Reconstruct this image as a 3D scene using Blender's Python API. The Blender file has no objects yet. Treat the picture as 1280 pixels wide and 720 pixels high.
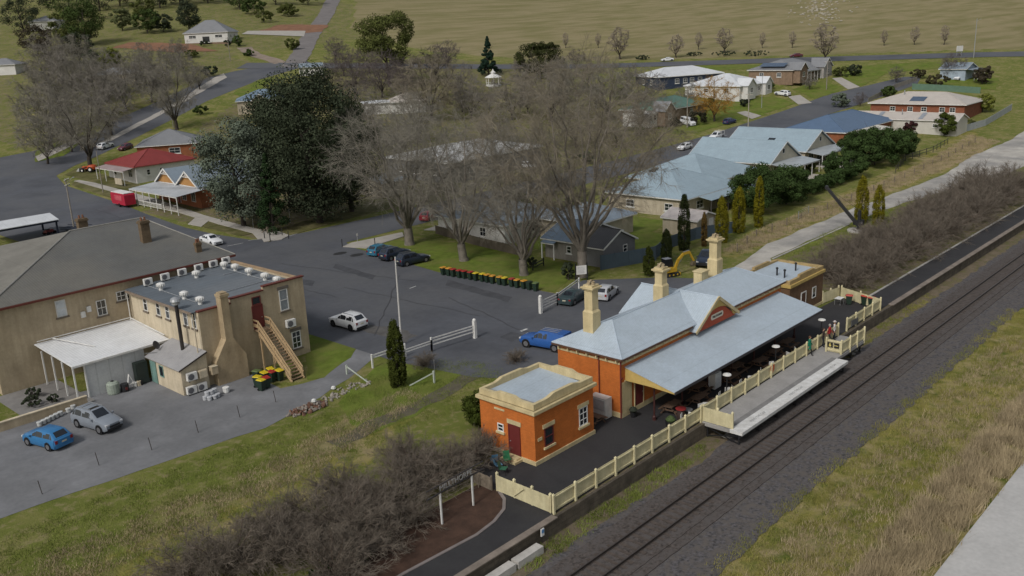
import bpy, math, random
import numpy as np
from mathutils import Matrix, Vector, geometry
PI=math.pi; R=math.radians
scene=bpy.context.scene; COL=scene.collection
rnd=random.Random(7)
# ---------------------------------------------------------------- camera model (a drone 30 m above the platform)
FPX,PITCH,ROLL,YAW,CH=1141.67,R(15.845),R(-2.659),R(43.393),30.0
_f=np.array([0,math.cos(PITCH),-math.sin(PITCH)]);_u=np.array([0,math.sin(PITCH),math.cos(PITCH)]);_r=np.array([1.,0,0])
_r2=math.cos(ROLL)*_r+math.sin(ROLL)*_u; _u2=-math.sin(ROLL)*_r+math.cos(ROLL)*_u
AX=np.array([[math.sin(YAW),math.cos(YAW),0],[-math.cos(YAW),math.sin(YAW),0],[0,0,1.]])   # view frame -> site frame (x along the track, y away from it)
OV=np.array([1.1187,59.032,0])
CF=AX@_f; CR=AX@_r2; CU=AX@_u2; CP=AX@(np.array([0,0,CH])-OV)
# ---------------------------------------------------------------- terrain: flat by the line, rising hill beyond the town
LP=[(-100,0),(150,0),(180,1),(235,4),(350,20),(400,27.5),(460,38),(560,58),(750,90),(1200,150),(4000,400)]
RP=[(-100,0),(170,0),(210,1),(240,3),(275,6.5),(325,14),(350,15),(400,19),(500,31),(650,47),(900,80),(1400,140),(4000,400)]
def _pl(T,d):
    for i in range(len(T)-1):
        if d<=T[i+1][0]:
            a,b=T[i],T[i+1]; return a[1]+(d-a[0])/(b[0]-a[0])*(b[1]-a[1])
    return T[-1][1]
def _sp(T,d):
    w=max(6,min(30,(d-120)*.12)); return (_pl(T,d-w)+_pl(T,d-w/2)+_pl(T,d)+_pl(T,d+w/2)+_pl(T,d+w))/5
def sm(a,b,x):
    t=min(1,max(0,(x-a)/(b-a))); return t*t*(3-2*t)
def terrain_f(s,q):
    if q<-5.41: return -1.2+.9*sm(-16,-24,q)
    v=OV+AX.T@np.array([s,q,0]); Y=v[1]
    if Y<130: return 0.
    t=sm(-.4,.15,v[0]/Y); return _sp(LP,Y)*(1-t)+_sp(RP,Y)*t
def _lines(parts):
    o=[]
    for a,b,st in parts:
        n=max(1,round((b-a)/st)); o+=[a+(b-a)*i/n for i in range(n)]
    x=parts[-1][1]; st=parts[-1][2]
    while x<2000: o.append(x); st*=1.12; x+=st
    return np.array(o)
GS=_lines([(-70,-50,4),(-50,110,1.6),(110,340,4)])
GQ=_lines([(-44,-5.46,1.6),(-5.46,-5.36,.05),(-5.36,100,1.6),(100,420,4)])
GZ=np.array([[terrain_f(s,q) for q in GQ] for s in GS])
def terrain(s,q):
    i=min(max(np.searchsorted(GS,s)-1,0),len(GS)-2); j=min(max(np.searchsorted(GQ,q)-1,0),len(GQ)-2)
    a=(s-GS[i])/(GS[i+1]-GS[i]); b=(q-GQ[j])/(GQ[j+1]-GQ[j])
    return GZ[i,j]*(1-a)*(1-b)+GZ[i+1,j]*a*(1-b)+GZ[i,j+1]*(1-a)*b+GZ[i+1,j+1]*a*b
def G(px,py,h=0.):
    'survey: where the sight line of photo point (px,py) meets the terrain (raised by h)'
    d=CF+CR*(px-640)/FPX-CU*(py-360)/FPX; t=25.
    while t<1900:
        P=CP+d*t
        if P[2]<terrain(P[0],P[1])+h: break
        t+=max(.8,t*.012)
    a,b=t-max(.8,t*.012),t
    for _ in range(18):
        m=(a+b)/2; P=CP+d*m
        if P[2]<terrain(P[0],P[1])+h: b=m
        else: a=m
    P=CP+d*b; return (float(P[0]),float(P[1]))
# ---------------------------------------------------------------- mesh builder
class MB:
    def __init__(s,org=None): s.v=[];s.f=[];s.mi=[];s.m=0;s.o=org;s.T=None
    def add(s,vs,fs):
        n=len(s.v)
        for p in vs:
            if s.T is not None: p=s.T@Vector(p)
            if s.o is not None: p=(p[0]-s.o[0],p[1]-s.o[1],p[2]-s.o[2])
            s.v.append((p[0],p[1],p[2]))
        for f in fs: s.f.append(tuple(i+n for i in f)); s.mi.append(s.m)
        return s
    def box(s,x0,x1,y0,y1,z0,z1):
        return s.add([(x0,y0,z0),(x1,y0,z0),(x1,y1,z0),(x0,y1,z0),(x0,y0,z1),(x1,y0,z1),(x1,y1,z1),(x0,y1,z1)],[(3,2,1,0),(4,5,6,7),(0,1,5,4),(1,2,6,5),(2,3,7,6),(3,0,4,7)])
    def cb(s,c,d): return s.box(c[0]-d[0]/2,c[0]+d[0]/2,c[1]-d[1]/2,c[1]+d[1]/2,c[2]-d[2]/2,c[2]+d[2]/2)
    def quad(s,*p): return s.add(p,[tuple(range(len(p)))])
    def prism(s,poly,z0,z1):
        n=len(poly); return s.add([(x,y,z0) for x,y in poly]+[(x,y,z1) for x,y in poly],[tuple(range(n))[::-1],tuple(range(n,2*n))]+[(i,(i+1)%n,n+(i+1)%n,n+i) for i in range(n)])
    def slab(s,pts,th):  # polygon of 3d points given a thickness downwards
        n=len(pts); return s.add(list(pts)+[(p[0],p[1],p[2]-th) for p in pts],[tuple(range(n)),tuple(range(n,2*n))[::-1]]+[((i+1)%n,i,n+i,n+(i+1)%n) for i in range(n)])
    def ext(s,pts,d):    # polygon of 3d points extruded by a vector
        n=len(pts); return s.add(list(pts)+[(p[0]+d[0],p[1]+d[1],p[2]+d[2]) for p in pts],[tuple(range(n))[::-1],tuple(range(n,2*n))]+[(i,(i+1)%n,n+(i+1)%n,n+i) for i in range(n)])
    def tube(s,a,b,r0,r1=None,n=8,cap=True):
        r1=r0 if r1 is None else r1; a=Vector(a);b=Vector(b);d=(b-a)
        if d.length<1e-6: return s
        d.normalize(); u=d.orthogonal().normalized(); w=d.cross(u)
        vs=[tuple(a+(u*math.cos(2*PI*i/n)+w*math.sin(2*PI*i/n))*r0) for i in range(n)]+[tuple(b+(u*math.cos(2*PI*i/n)+w*math.sin(2*PI*i/n))*r1) for i in range(n)]
        fs=[(i,(i+1)%n,n+(i+1)%n,n+i) for i in range(n)]
        if cap: fs+=[tuple(range(n))[::-1],tuple(range(n,2*n))]
        return s.add(vs,fs)
    def bar(s,a,b,w,h): # rectangular bar along a-b
        a=Vector(a);b=Vector(b);d=(b-a).normalized(); u=d.cross(Vector((0,0,1)))
        u=Vector((1,0,0)) if u.length<1e-4 else u.normalized(); k=u.cross(d)
        c=[u*w/2+k*h/2,-u*w/2+k*h/2,-u*w/2-k*h/2,u*w/2-k*h/2]
        return s.add([tuple(a+x) for x in c]+[tuple(b+x) for x in c],[(0,1,2,3),(7,6,5,4),(1,0,4,5),(2,1,5,6),(3,2,6,7),(0,3,7,4)])
    def lathe(s,pr,n=12,c=(0,0,0)):
        m=len(pr); vs=[(c[0]+r*math.cos(2*PI*i/n),c[1]+r*math.sin(2*PI*i/n),c[2]+z) for r,z in pr for i in range(n)]
        fs=[(k*n+i,k*n+(i+1)%n,(k+1)*n+(i+1)%n,(k+1)*n+i) for k in range(m-1) for i in range(n)]
        return s.add(vs,fs+[tuple(range(n))[::-1],tuple(range((m-1)*n,m*n))])
    def build(s,name,mats,parent=None,smooth=False,fixn=True):
        me=bpy.data.meshes.new(name); me.from_pydata(s.v,[],s.f)
        for m in (mats if isinstance(mats,(list,tuple)) else [mats]): me.materials.append(m)
        if any(s.mi): me.polygons.foreach_set('material_index',s.mi)
        if smooth: me.polygons.foreach_set('use_smooth',[True]*len(s.f))
        me.update()
        if fixn and len(s.f)<20000:
            import bmesh
            b=bmesh.new(); b.from_mesh(me); bmesh.ops.recalc_face_normals(b,faces=b.faces); b.to_mesh(me); b.free()
        return link(name,me,parent)
def link(name,me,parent=None):
    o=bpy.data.objects.new(name,me); COL.objects.link(o)
    if parent is not None: o.parent=parent
    return o
def raw_mesh(name,V,F,mats,smooth=False):
    me=bpy.data.meshes.new(name); V=np.asarray(V,dtype=np.float32); F=np.asarray(F,dtype=np.int32); k=F.shape[1]
    me.vertices.add(len(V)); me.vertices.foreach_set('co',V.ravel()); me.loops.add(F.size); me.loops.foreach_set('vertex_index',F.ravel())
    me.polygons.add(len(F)); me.polygons.foreach_set('loop_start',np.arange(0,F.size,k,dtype=np.int32))
    for m in (mats if isinstance(mats,(list,tuple)) else [mats]): me.materials.append(m)
    if smooth: me.polygons.foreach_set('use_smooth',np.ones(len(F),dtype=bool))
    me.update(calc_edges=True); return me
def tag(o,label=None,cat=None,group=None,kind=None):
    if label: o['label']=label
    if cat: o['category']=cat
    if group: o['group']=group
    if kind: o['kind']=kind
    return o
def thing(name,label,cat,loc=(0,0,0),rz=0,group=None):
    o=bpy.data.objects.new(name,None); COL.objects.link(o); o.empty_display_size=.2
    o.location=loc; o.rotation_euler=(0,0,rz); return tag(o,label,cat,group)
def dup(root,loc,rz=None,label=None,group=None,scale=None):
    r=root.copy(); COL.objects.link(r); r.location=loc
    if rz is not None: r.rotation_euler=(0,0,rz)
    if scale is not None: r.scale=scale if isinstance(scale,tuple) else (scale,)*3
    if label: r['label']=label
    if group: r['group']=group
    for ch in list(root.children):
        c=ch.copy(); COL.objects.link(c); c.parent=r
        for g in list(ch.children):
            d=g.copy(); COL.objects.link(d); d.parent=c
    return r
# ---------------------------------------------------------------- materials
MC={}
def mat(name,col,rough=.8,var=.18,scale=1.5,bump=0.,bscale=30.,metal=0.,kind=None,kp=None,spec=.3,col2=None,world=False,emit=0):
    if name in MC: return MC[name]
    m=bpy.data.materials.new(name); m.use_nodes=True; N=m.node_tree.nodes; Lk=m.node_tree.links.new; P=N['Principled BSDF']
    P.inputs['Roughness'].default_value=rough; P.inputs['Metallic'].default_value=metal; P.inputs['Specular IOR Level'].default_value=spec
    tc=N.new('ShaderNodeTexCoord'); co=tc.outputs['Object']
    if world: co=N.new('ShaderNodeNewGeometry').outputs['Position']
    def noise(sc,det=4,ro=.6,vec=None):
        n=N.new('ShaderNodeTexNoise'); n.inputs['Scale'].default_value=sc; n.inputs['Detail'].default_value=det; n.inputs['Roughness'].default_value=ro; Lk(vec or co,n.inputs['Vector']); return n.outputs['Fac']
    def ramp(f,a,b,ca=(0,0,0,1),cb=(1,1,1,1)):
        r=N.new('ShaderNodeValToRGB'); r.color_ramp.elements[0].position=a; r.color_ramp.elements[1].position=b; r.color_ramp.elements[0].color=ca; r.color_ramp.elements[1].color=cb; Lk(f,r.inputs['Fac']); return r.outputs['Color']
    def mix(f,a,b,bt='MIX'):
        x=N.new('ShaderNodeMix'); x.data_type='RGBA'; x.blend_type=bt
        for i,v in ((0,f),(6,a),(7,b)):
            if hasattr(v,'links'): Lk(v,x.inputs[i])
            else: x.inputs[i].default_value=v
        return x.outputs[2]
    def math_(op,a,b=0):
        x=N.new('ShaderNodeMath'); x.operation=op
        for i,v in ((0,a),(1,b)):
            if hasattr(v,'links'): Lk(v,x.inputs[i])
            else: x.inputs[i].default_value=v
        return x.outputs[0]
    c=(*col,1); lo=tuple(max(0,x*(1-var)) for x in col)+(1,); hi=tuple(min(1,x*(1+var)) for x in col)+(1,)
    base=ramp(noise(scale,5),.3,.7,lo,hi)
    if col2: base=mix(ramp(noise(scale*.37,5,.65),.42,.62),base,(*col2,1))
    if var>0: base=mix(.35,base,ramp(noise(scale*9,4),.3,.7,(.6,.6,.6,1),(1,1,1,1)),'MULTIPLY')
    hsrc=None
    if kind in('ribs','boards','seams'):
        sep=N.new('ShaderNodeSeparateXYZ'); Lk(tc.outputs['Object'],sep.inputs[0]); ax,per=kp
        if ax=='XY': v=math_('ADD',sep.outputs[0],sep.outputs[1])
        else: v=sep.outputs['XYZ'.index(ax)]
        fr=math_('FRACT',math_('DIVIDE',v,per))
        if kind=='ribs':
            hsrc=math_('SINE',math_('MULTIPLY',math_('DIVIDE',v,per),2*PI)); 
            base=mix(.22,base,ramp(math_('ADD',math_('MULTIPLY',hsrc,.5),.5),0,1,(.62,.62,.62,1),(1,1,1,1)),'MULTIPLY')
        else:
            line=ramp(fr,.0,.12,(0,0,0,1),(1,1,1,1)); hsrc=line
            base=mix(.45,base,ramp(fr,.0,.14,(.45,.45,.45,1),(1,1,1,1)),'MULTIPLY')
        if kind=='ribs':
            lp=math_('FRACT',math_('DIVIDE',sep.outputs[1 if ax=='X' else 0],3.3)); base=mix(.22,base,ramp(lp,0,.035,(.3,.3,.3,1),(1,1,1,1)),'MULTIPLY')
            base=mix(.5,base,ramp(noise(.9,7,.75),.60,.74,(1,1,1,1),(.78,.70,.62,1)),'MULTIPLY')
        sk=N.new('ShaderNodeMapping'); Lk(co,sk.inputs[0]); sk.inputs['Scale'].default_value=(.5,.5,.5)
        base=mix(.18,base,ramp(noise(1.1,6,.7,sk.outputs[0]),.35,.65,(.55,.52,.48,1),(1,1,1,1)),'MULTIPLY')
    if kind=='brick':
        sep=N.new('ShaderNodeSeparateXYZ'); Lk(tc.outputs['Object'],sep.inputs[0]); cm=N.new('ShaderNodeCombineXYZ')
        Lk(math_('ADD',sep.outputs[0],sep.outputs[1]),cm.inputs[0]); Lk(sep.outputs[2],cm.inputs[1])
        b=N.new('ShaderNodeTexBrick'); Lk(cm.outputs[0],b.inputs['Vector']); b.inputs['Scale'].default_value=1; b.inputs['Brick Width'].default_value=.24*kp; b.inputs['Row Height'].default_value=.086*kp; b.inputs['Mortar Size'].default_value=.008*kp
        b.inputs['Color1'].default_value=(1,1,1,1); b.inputs['Color2'].default_value=(.82,.82,.83,1); b.inputs['Mortar'].default_value=(.72,.74,.76,1)
        base=mix(.8,base,b.outputs['Color'],'MULTIPLY'); hsrc=b.outputs['Fac']; hsrc=math_('SUBTRACT',1,hsrc)
    if kind=='stain': # rain streaks and grime with a shape of their own
        mp=N.new('ShaderNodeMapping'); Lk(co,mp.inputs[0]); mp.inputs['Scale'].default_value=(1,1,.12)
        base=mix(.4,base,ramp(noise(1.6,6,.7,mp.outputs[0]),.38,.66,(.5,.46,.4,1),(1,1,1,1)),'MULTIPLY')
    if bump>0 or hsrc is not None:
        bp=N.new('ShaderNodeBump'); bp.inputs['Strength'].default_value=.6; bp.inputs['Distance'].default_value=bump or .02
        if hsrc is not None and bump>0 and kind!='brick': Lk(math_('ADD',hsrc,math_('MULTIPLY',noise(bscale),.4)),bp.inputs['Height'])
        elif hsrc is not None: Lk(hsrc,bp.inputs['Height'])
        else: Lk(noise(bscale,6,.7),bp.inputs['Height'])
        Lk(bp.outputs[0],P.inputs['Normal'])
    Lk(base,P.inputs['Base Color'])
    if emit: P.inputs['Emission Color'].default_value=c; P.inputs['Emission Strength'].default_value=emit
    MC[name]=m; return m
def plain(name,col,rough=.5,metal=0,spec=.5): return mat(name,col,rough,0.06,3,metal=metal,spec=spec)
GLASS=plain('dark_window_glass',(.02,.025,.03),.08,spec=.8)
CREAM=mat('cream_paint',(.60,.50,.29),.7,.12,1.2,kind='stain'); CREAMF=mat('cream_fence_paint',(.66,.60,.38),.7,.14,1.3,kind='stain')
WHITEP=mat('white_paint',(.74,.74,.72),.6,.08,1.4,kind='stain'); BLACKM=plain('black_steel',(.015,.015,.017),.5)
ORANGE=mat('orange_painted_brick',(.53,.152,.030),.75,.12,.9,kind='brick',kp=1.15,bump=.006)
BLUEROOF=mat('pale_blue_roof_steel',(.43,.50,.565),.5,.05,.5,kind='ribs',kp=('X',.20),bump=.012,metal=.0)
BLUEROOFY=mat('pale_blue_roof_steel_cross',(.43,.50,.565),.5,.05,.5,kind='ribs',kp=('Y',.20),bump=.012)
STEEL=plain('galvanised_steel',(.42,.43,.44),.45,.6); TIMBER=mat('weathered_timber',(.20,.165,.125),.9,.3,3); DKRED=plain('dark_red_paint',(.13,.02,.018),.55)
CONC=mat('concrete',(.40,.385,.36),.9,.14,.8,bump=.004,bscale=40,kind='stain'); TYRE=plain('tyre_rubber',(.012,.012,.013),.9,spec=.2)
# ---------------------------------------------------------------- openings
def window(p,face,u,z,w,h,d,frame=WHITEP,pane=GLASS,mun=(1,1),sill=None,lintel=None,proud=.05,name='window'):
    'window on a wall plane: face -x,+x,-y,+y; d = plane position; u = centre along the wall; z = sill height (all in the local frame of p)'
    def bx(b,u0,u1,z0,z1,o0,o1):
        if face[1]=='x':
            s=-1 if face[0]=='-' else 1; a,c=sorted((d+s*o0,d+s*o1)); b.box(a,c,u0,u1,z0,z1)
        else:
            s=-1 if face[0]=='-' else 1; a,c=sorted((d+s*o0,d+s*o1)); b.box(u0,u1,a,c,z0,z1)
    f=MB(); t=min(.09,w*.12)
    bx(f,u-w/2,u-w/2+t,z,z+h,.004,proud);bx(f,u+w/2-t,u+w/2,z,z+h,.004,proud);bx(f,u-w/2+t,u+w/2-t,z,z+t,.004,proud);bx(f,u-w/2+t,u+w/2-t,z+h-t,z+h,.004,proud)
    for i in range(1,mun[0]): uu=u-w/2+w*i/mun[0]; bx(f,uu-.025,uu+.025,z+t,z+h-t,.006,proud-.006)
    for i in range(1,mun[1]): zz=z+h*i/mun[1]; bx(f,u-w/2+t,u+w/2-t,zz-.03,zz+.03,.006,proud-.003)
    o=f.build(name,frame,p)
    g=MB(); bx(g,u-w/2+t+.002,u+w/2-t-.002,z+t+.002,z+h-t-.002,.005,.02); g.build('pane',pane,o)
    if sill: g=MB(); bx(g,u-w/2-.12,u+w/2+.12,z-.16,z-.003,.003,.14); g.build('sill',sill,o)
    if lintel: g=MB(); bx(g,u-w/2-.15,u+w/2+.15,z+h+.003,z+h+.30,.003,.07); g.build('lintel',lintel,o)
    return o
def door(p,face,u,z,w,h,d,m,frame=WHITEP,name='door'):
    s=-1 if face[0]=='-' else 1
    def bx(b,u0,u1,z0,z1,o0,o1):
        a,c=sorted((d+s*o0,d+s*o1))
        b.box(a,c,u0,u1,z0,z1) if face[1]=='x' else b.box(u0,u1,a,c,z0,z1)
    b=MB(); bx(b,u-w/2,u+w/2,z,z+h,.004,.05); o=b.build(name,m,p)
    b=MB(); bx(b,u-w/2-.1,u-w/2-.002,z,z+h+.1,.003,.08);bx(b,u+w/2+.002,u+w/2+.1,z,z+h+.1,.003,.08);bx(b,u-w/2,u+w/2,z+h+.002,z+h+.1,.003,.08); b.build('door_frame',frame,o)
    b=MB(); bx(b,u+w/2-.14,u+w/2-.06,z+h*.45,z+h*.45+.06,.052,.1); b.build('handle',STEEL,o)
    return o
# ================================================================ SETTING: ground, roads, platform, track
def ground_mat():
    m=bpy.data.materials.new('ground_grass'); m.use_nodes=True; N=m.node_tree.nodes; L=m.node_tree.links.new; P=N['Principled BSDF']; P.inputs['Roughness'].default_value=.95; P.inputs['Specular IOR Level'].default_value=.1
    co=N.new('ShaderNodeNewGeometry').outputs['Position']; at=N.new('ShaderNodeVertexColor'); at.layer_name='cover'; sep=N.new('ShaderNodeSeparateColor'); L(at.outputs[0],sep.inputs[0])
    def noise(sc,det=5,ro=.62):
        n=N.new('ShaderNodeTexNoise'); n.inputs['Scale'].default_value=sc; n.inputs['Detail'].default_value=det; n.inputs['Roughness'].default_value=ro; L(co,n.inputs['Vector']); return n.outputs['Fac']
    def ramp(f,*st):
        r=N.new('ShaderNodeValToRGB'); e=r.color_ramp.elements
        while len(e)<len(st): e.new(.5)
        for k,(p,c) in enumerate(st): e[k].position=p; e[k].color=(*c,1)
        L(f,r.inputs[0]); return r.outputs[0]
    def mix(f,a,b,bt='MIX'):
        x=N.new('ShaderNodeMix'); x.data_type='RGBA'; x.blend_type=bt
        for i,v in ((0,f),(6,a),(7,b)):
            if hasattr(v,'links'): L(v,x.inputs[i])
            else: x.inputs[i].default_value=v
        return x.outputs[2]
    def mth(op,a,b=0.):
        x=N.new('ShaderNodeMath'); x.operation=op
        for i,v in ((0,a),(1,b)):
            if hasattr(v,'links'): L(v,x.inputs[i])
            else: x.inputs[i].default_value=v
        return x.outputs[0]
    def mask(ch,n): return ramp(mth('ADD',ch,mth('MULTIPLY',mth('SUBTRACT',n,.5),.9)),(.38,(0,0,0)),(.62,(1,1,1)))
    n1=noise(.22,6);n2=noise(1.1,6);n3=noise(9,4,.7);n4=noise(.06,6)
    grass=ramp(n1,(.3,(.098,.122,.024)),(.5,(.138,.152,.036)),(.68,(.22,.195,.08)))
    grass=mix(ramp(n2,(.5,(0,0,0)),(.72,(1,1,1))),grass,(.26,.215,.115,1))
    dry=ramp(n1,(.3,(.16,.155,.035)),(.45,(.22,.195,.055)),(.6,(.29,.235,.125)),(.75,(.16,.14,.065)))
    dry=mix(ramp(noise(.8,6),(.46,(0,0,0)),(.66,(1,1,1))),dry,(.095,.115,.022,1))
    field=ramp(n4,(.3,(.205,.175,.09)),(.5,(.25,.21,.118)),(.7,(.22,.19,.10)))
    mp=N.new('ShaderNodeMapping'); L(co,mp.inputs[0]); mp.inputs['Rotation'].default_value=(0,0,R(38)); mp.inputs['Scale'].default_value=(.012,.11,1)
    st=N.new('ShaderNodeTexNoise'); st.inputs['Scale'].default_value=1; st.inputs['Detail'].default_value=6; L(mp.outputs[0],st.inputs['Vector'])
    field=mix(ramp(st.outputs['Fac'],(.42,(0,0,0)),(.64,(.8,.8,.8))),field,(.155,.145,.058,1))
    dirt=ramp(n2,(.3,(.10,.078,.052)),(.7,(.19,.155,.11)))
    c=mix(mask(sep.outputs[1],n2),grass,dry); c=mix(mask(sep.outputs[2],n2),c,dirt); c=mix(mask(sep.outputs[0],n1),c,field)
    c=mix(.55,c,ramp(n3,(.25,(.66,.66,.64)),(.7,(1.2,1.2,1.15))),'MULTIPLY')
    L(c,P.inputs['Base Color'])
    b=N.new('ShaderNodeBump'); b.inputs['Strength'].default_value=.8; b.inputs['Distance'].default_value=.12; L(mth('ADD',n3,n2),b.inputs['Height']); L(b.outputs[0],P.inputs['Normal'])
    return m
def inpoly(x,y,P):
    c=False;n=len(P)
    for i in range(n):
        x1,y1=P[i];x2,y2=P[i-1]
        if (y1>y)!=(y2>y) and x<(x2-x1)*(y-y1)/(y2-y1)+x1: c=not c
    return c
FIELD=[(345,10),(330,66),(291,119),(266,155),(240,196),(225,262),(243,330),(335,440),(1990,1990),(1990,0)]
ns,nq=len(GS),len(GQ)
V=np.array([(s,q,GZ[i,j]) for i,s in enumerate(GS) for j,q in enumerate(GQ)])
F=np.array([(i*nq+j,(i+1)*nq+j,(i+1)*nq+j+1,i*nq+j+1) for i in range(ns-1) for j in range(nq-1)])
gm=raw_mesh('ground',V,F,ground_mat(),True)
ca=gm.color_attributes.new('cover','FLOAT_COLOR','POINT'); cc=np.zeros((len(V),4),dtype=np.float32); cc[:,3]=1
STRAW=[(-50,12.5),(-26,12.6),(-12,15.2),(2,19.0),(4.5,17.6),(-8,12.4),(-26,9.4),(-50,8.8)]
TOWN=[(58,84),(150,84),(196,150),(225,185),(215,250),(120,230),(90,205),(60,170)]
SCRUB=[(52,-4),(120,-3),(120,13.5),(52,13.5)]; BACKLAND=[(60,18.5),(170,18.5),(190,27),(190,31),(130,27),(75,24),(60,21)]
LEFTB=[(-60,6),(-14,7.5),(2,14),(6,18),(2,19.5),(-12,13.5),(-60,12)]
for k,(s,q,z) in enumerate(V):
    if inpoly(s,q,FIELD): cc[k,0]=1
    if q<-12: cc[k,1]=1
    if inpoly(s,q,BACKLAND): cc[k,1]=.75
    if inpoly(s,q,LEFTB): cc[k,1]=.85
    if -12<=q<-5.3: cc[k,2]=.62
    if inpoly(s,q,SCRUB): cc[k,2]=.55
    if inpoly(s,q,STRAW): cc[k,0]=.5
    if 30<s<60 and 85<q<125: cc[k,2]=.55
    if inpoly(s,q,TOWN): cc[k,2]=.5
    if 45<s<160 and 215<q<340 and q-215>(s-50)*.62: cc[k,2]=.46
    if q>300 and s<300 and not cc[k,0]: cc[k,2]=max(cc[k,2],.44)
ca.data.foreach_set('color',cc.ravel())
tag(link('ground',gm),kind='structure')
def smooth_poly(pts,step,jit,seed):
    rr=random.Random(seed); o=[]
    for i in range(len(pts)):
        a=Vector(pts[i]);b=Vector(pts[(i+1)%len(pts)]); L=(b-a).length; n=max(1,int(L/step)); d=(b-a)/max(L,1e-6); nn=Vector((-d.y,d.x))
        for k in range(n):
            p=a+(b-a)*k/n
            if jit: p=p+nn*rr.uniform(-jit,jit)
            o.append((p.x,p.y))
    return o
def sheet(name,pts,off,m,cell=3.,jit=0.,step=None,parent=None,skirt=0.,kind='structure',seed=1,z=None):
    'a surface draped over the terrain; skirt > 0 gives it a real kerb edge'
    pts=smooth_poly(pts,step or cell,jit,seed); n=len(pts)
    xs=[p[0] for p in pts]; ys=[p[1] for p in pts]; inner=[]
    x=min(xs)+cell/2
    while x<max(xs):
        y=min(ys)+cell/2
        while y<max(ys):
            if inpoly(x,y,pts): inner.append((x,y))
            y+=cell
        x+=cell
    r=geometry.delaunay_2d_cdt([Vector(p) for p in pts+inner],[(i,(i+1)%n) for i in range(n)],[list(range(n))],1,1e-4)
    vs=[(v.x,v.y,(terrain(v.x,v.y) if z is None else z)+off) for v in r[0]]; b=MB(); b.add(vs,[tuple(f) for f in r[2]])
    if skirt>0:
        for i in range(n):
            p,q=pts[i],pts[(i+1)%n]; zp,zq=[(terrain(*w) if z is None else z)+off for w in(p,q)]
            b.quad((p[0],p[1],zp),(q[0],q[1],zq),(q[0],q[1],zq-skirt),(p[0],p[1],zp-skirt))
    for k,f in enumerate(b.f):   # face up
        a,bb,c=[Vector(b.v[i]) for i in f[:3]]
        if len(f)==3 and (bb-a).cross(c-a).z<0: b.f[k]=f[::-1]
    o=b.build(name,m,parent,fixn=False)
    return tag(o,kind=kind)
def ribbon(pts,w0,w1): # polygon either side of a polyline
    L=[];Rr=[]
    for i,p in enumerate(pts):
        a=Vector(pts[max(0,i-1)]);b=Vector(pts[min(len(pts)-1,i+1)]); d=(b-a).normalized(); n=Vector((-d.y,d.x)); L.append(tuple(Vector(p)+n*w1)); Rr.append(tuple(Vector(p)-n*w0))
    return L+Rr[::-1]
ASPH=mat('street_asphalt',(.080,.084,.096),.8,.22,.16,bump=.004,bscale=60,world=True,col2=(.100,.102,.109)); ASPHD=mat('platform_asphalt',(.030,.029,.031),.85,.22,.5,bump=.006,bscale=50,world=True,col2=(.038,.037,.038))
GRAVEL=mat('pale_gravel',(.42,.395,.355),.95,.18,.3,bump=.01,bscale=25,world=True,col2=(.26,.25,.235)); DRIVE=mat('driveway_gravel',(.18,.182,.19),.95,.22,.3,bump=.01,bscale=25,world=True,col2=(.14,.142,.147))
LAWN=mat('lush_lawn',(.112,.15,.024),.95,.3,.7,bump=.05,bscale=14,world=True,col2=(.145,.155,.04),spec=.1); VERGE=mat('worn_verge_grass',(.145,.13,.06),.95,.3,.6,bump=.05,bscale=14,world=True,col2=(.085,.085,.028),spec=.1)
BALL=mat('ballast_stone',(.088,.083,.086),.95,.6,4.5,bump=.07,bscale=7,world=True,col2=(.115,.102,.092),spec=.1); BED=mat('brown_garden_soil',(.060,.033,.022),.95,.3,1.2,bump=.03,bscale=12,world=True)
PATHC=mat('footpath_concrete',(.36,.335,.30),.9,.12,.6,world=True); PAINTW=mat('road_paint',(.55,.55,.53),.7,.2,3,world=True)
# streets
sheet('main_street',[(8,25),(9.5,16),(11.5,12.5),(12,7),(36.4,7),(45,9),(50,14),(47,20.5),(40.5,27.8),(34.2,26.9),(33.2,46),(36.1,68),(37.5,71),(56,71.3),(90,70.7),(139,69),(187,68.5),(215,66.3),(250,63.5),(262,66.5),(259,71),(223,79.6),(187,80.2),(154,80.8),(124,82),(56,82.6),(33,83.2),(30.3,86),(29.4,95),(29.2,104),(30.5,120),(32.3,135),(33.6,164),(37,177),(45,186),(60,198),(86,216),(107,231.5),(140,250),(170,262),(173,270),(166,274),(143,272),(128,268),(101,247),(76,231),(66,220),(58,214.5),(46,214.5),(-45,214),(-45,184),(2,182),(8,178)],.035,ASPH,3.4,0,seed=2)
sheet('highway',ribbon([(340,20),(313,64),(277,115),(249,152),(224,186),(196,225),(150,280)],6.5,6.5),.10,ASPH,4)
sheet('hill_road',ribbon([(160,262),(178,282),(215,325),(262,375),(305,425),(380,520)],4,4),.10,mat('hill_road_seal',(.17,.155,.15),.9,.15,.3,world=True),4,.3)
sheet('hill_driveway',ribbon([(163,272),(166,284),(168,300),(175,318)],3,3),.10,mat('dusty_track',(.24,.19,.15),.95,.2,.3,world=True),3,.3)
for nm,pts in (('red_earth_bank',[(150,330),(163,318),(164,345),(150,372),(140,365)]),('red_earth_yard',[(205,335),(225,330),(240,345),(222,360),(206,352)])): sheet(nm,pts,.12,mat('red_earth',(.21,.105,.06),.95,.25,.4,world=True),4,.8)
sheet('concrete_yard',[G(x,y) for x,y in((302,43),(380,46),(382,39),(310,39))],.2,PATHC,4)
sheet('gravel_road',[G(x,y) for x,y in((905,345),(930,326),(960,305),(1000,288),(1020,280),(1060,263),(1110,245),(1180,218),(1215,195),(1262,176))]+[(240,22),(235,8)]+[G(x,y) for x,y in((1240,228),(1180,240),(1130,254),(1055,282),(1010,302),(965,323))]+[(52,9.5)],.03,GRAVEL,2.5,.25)
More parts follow.
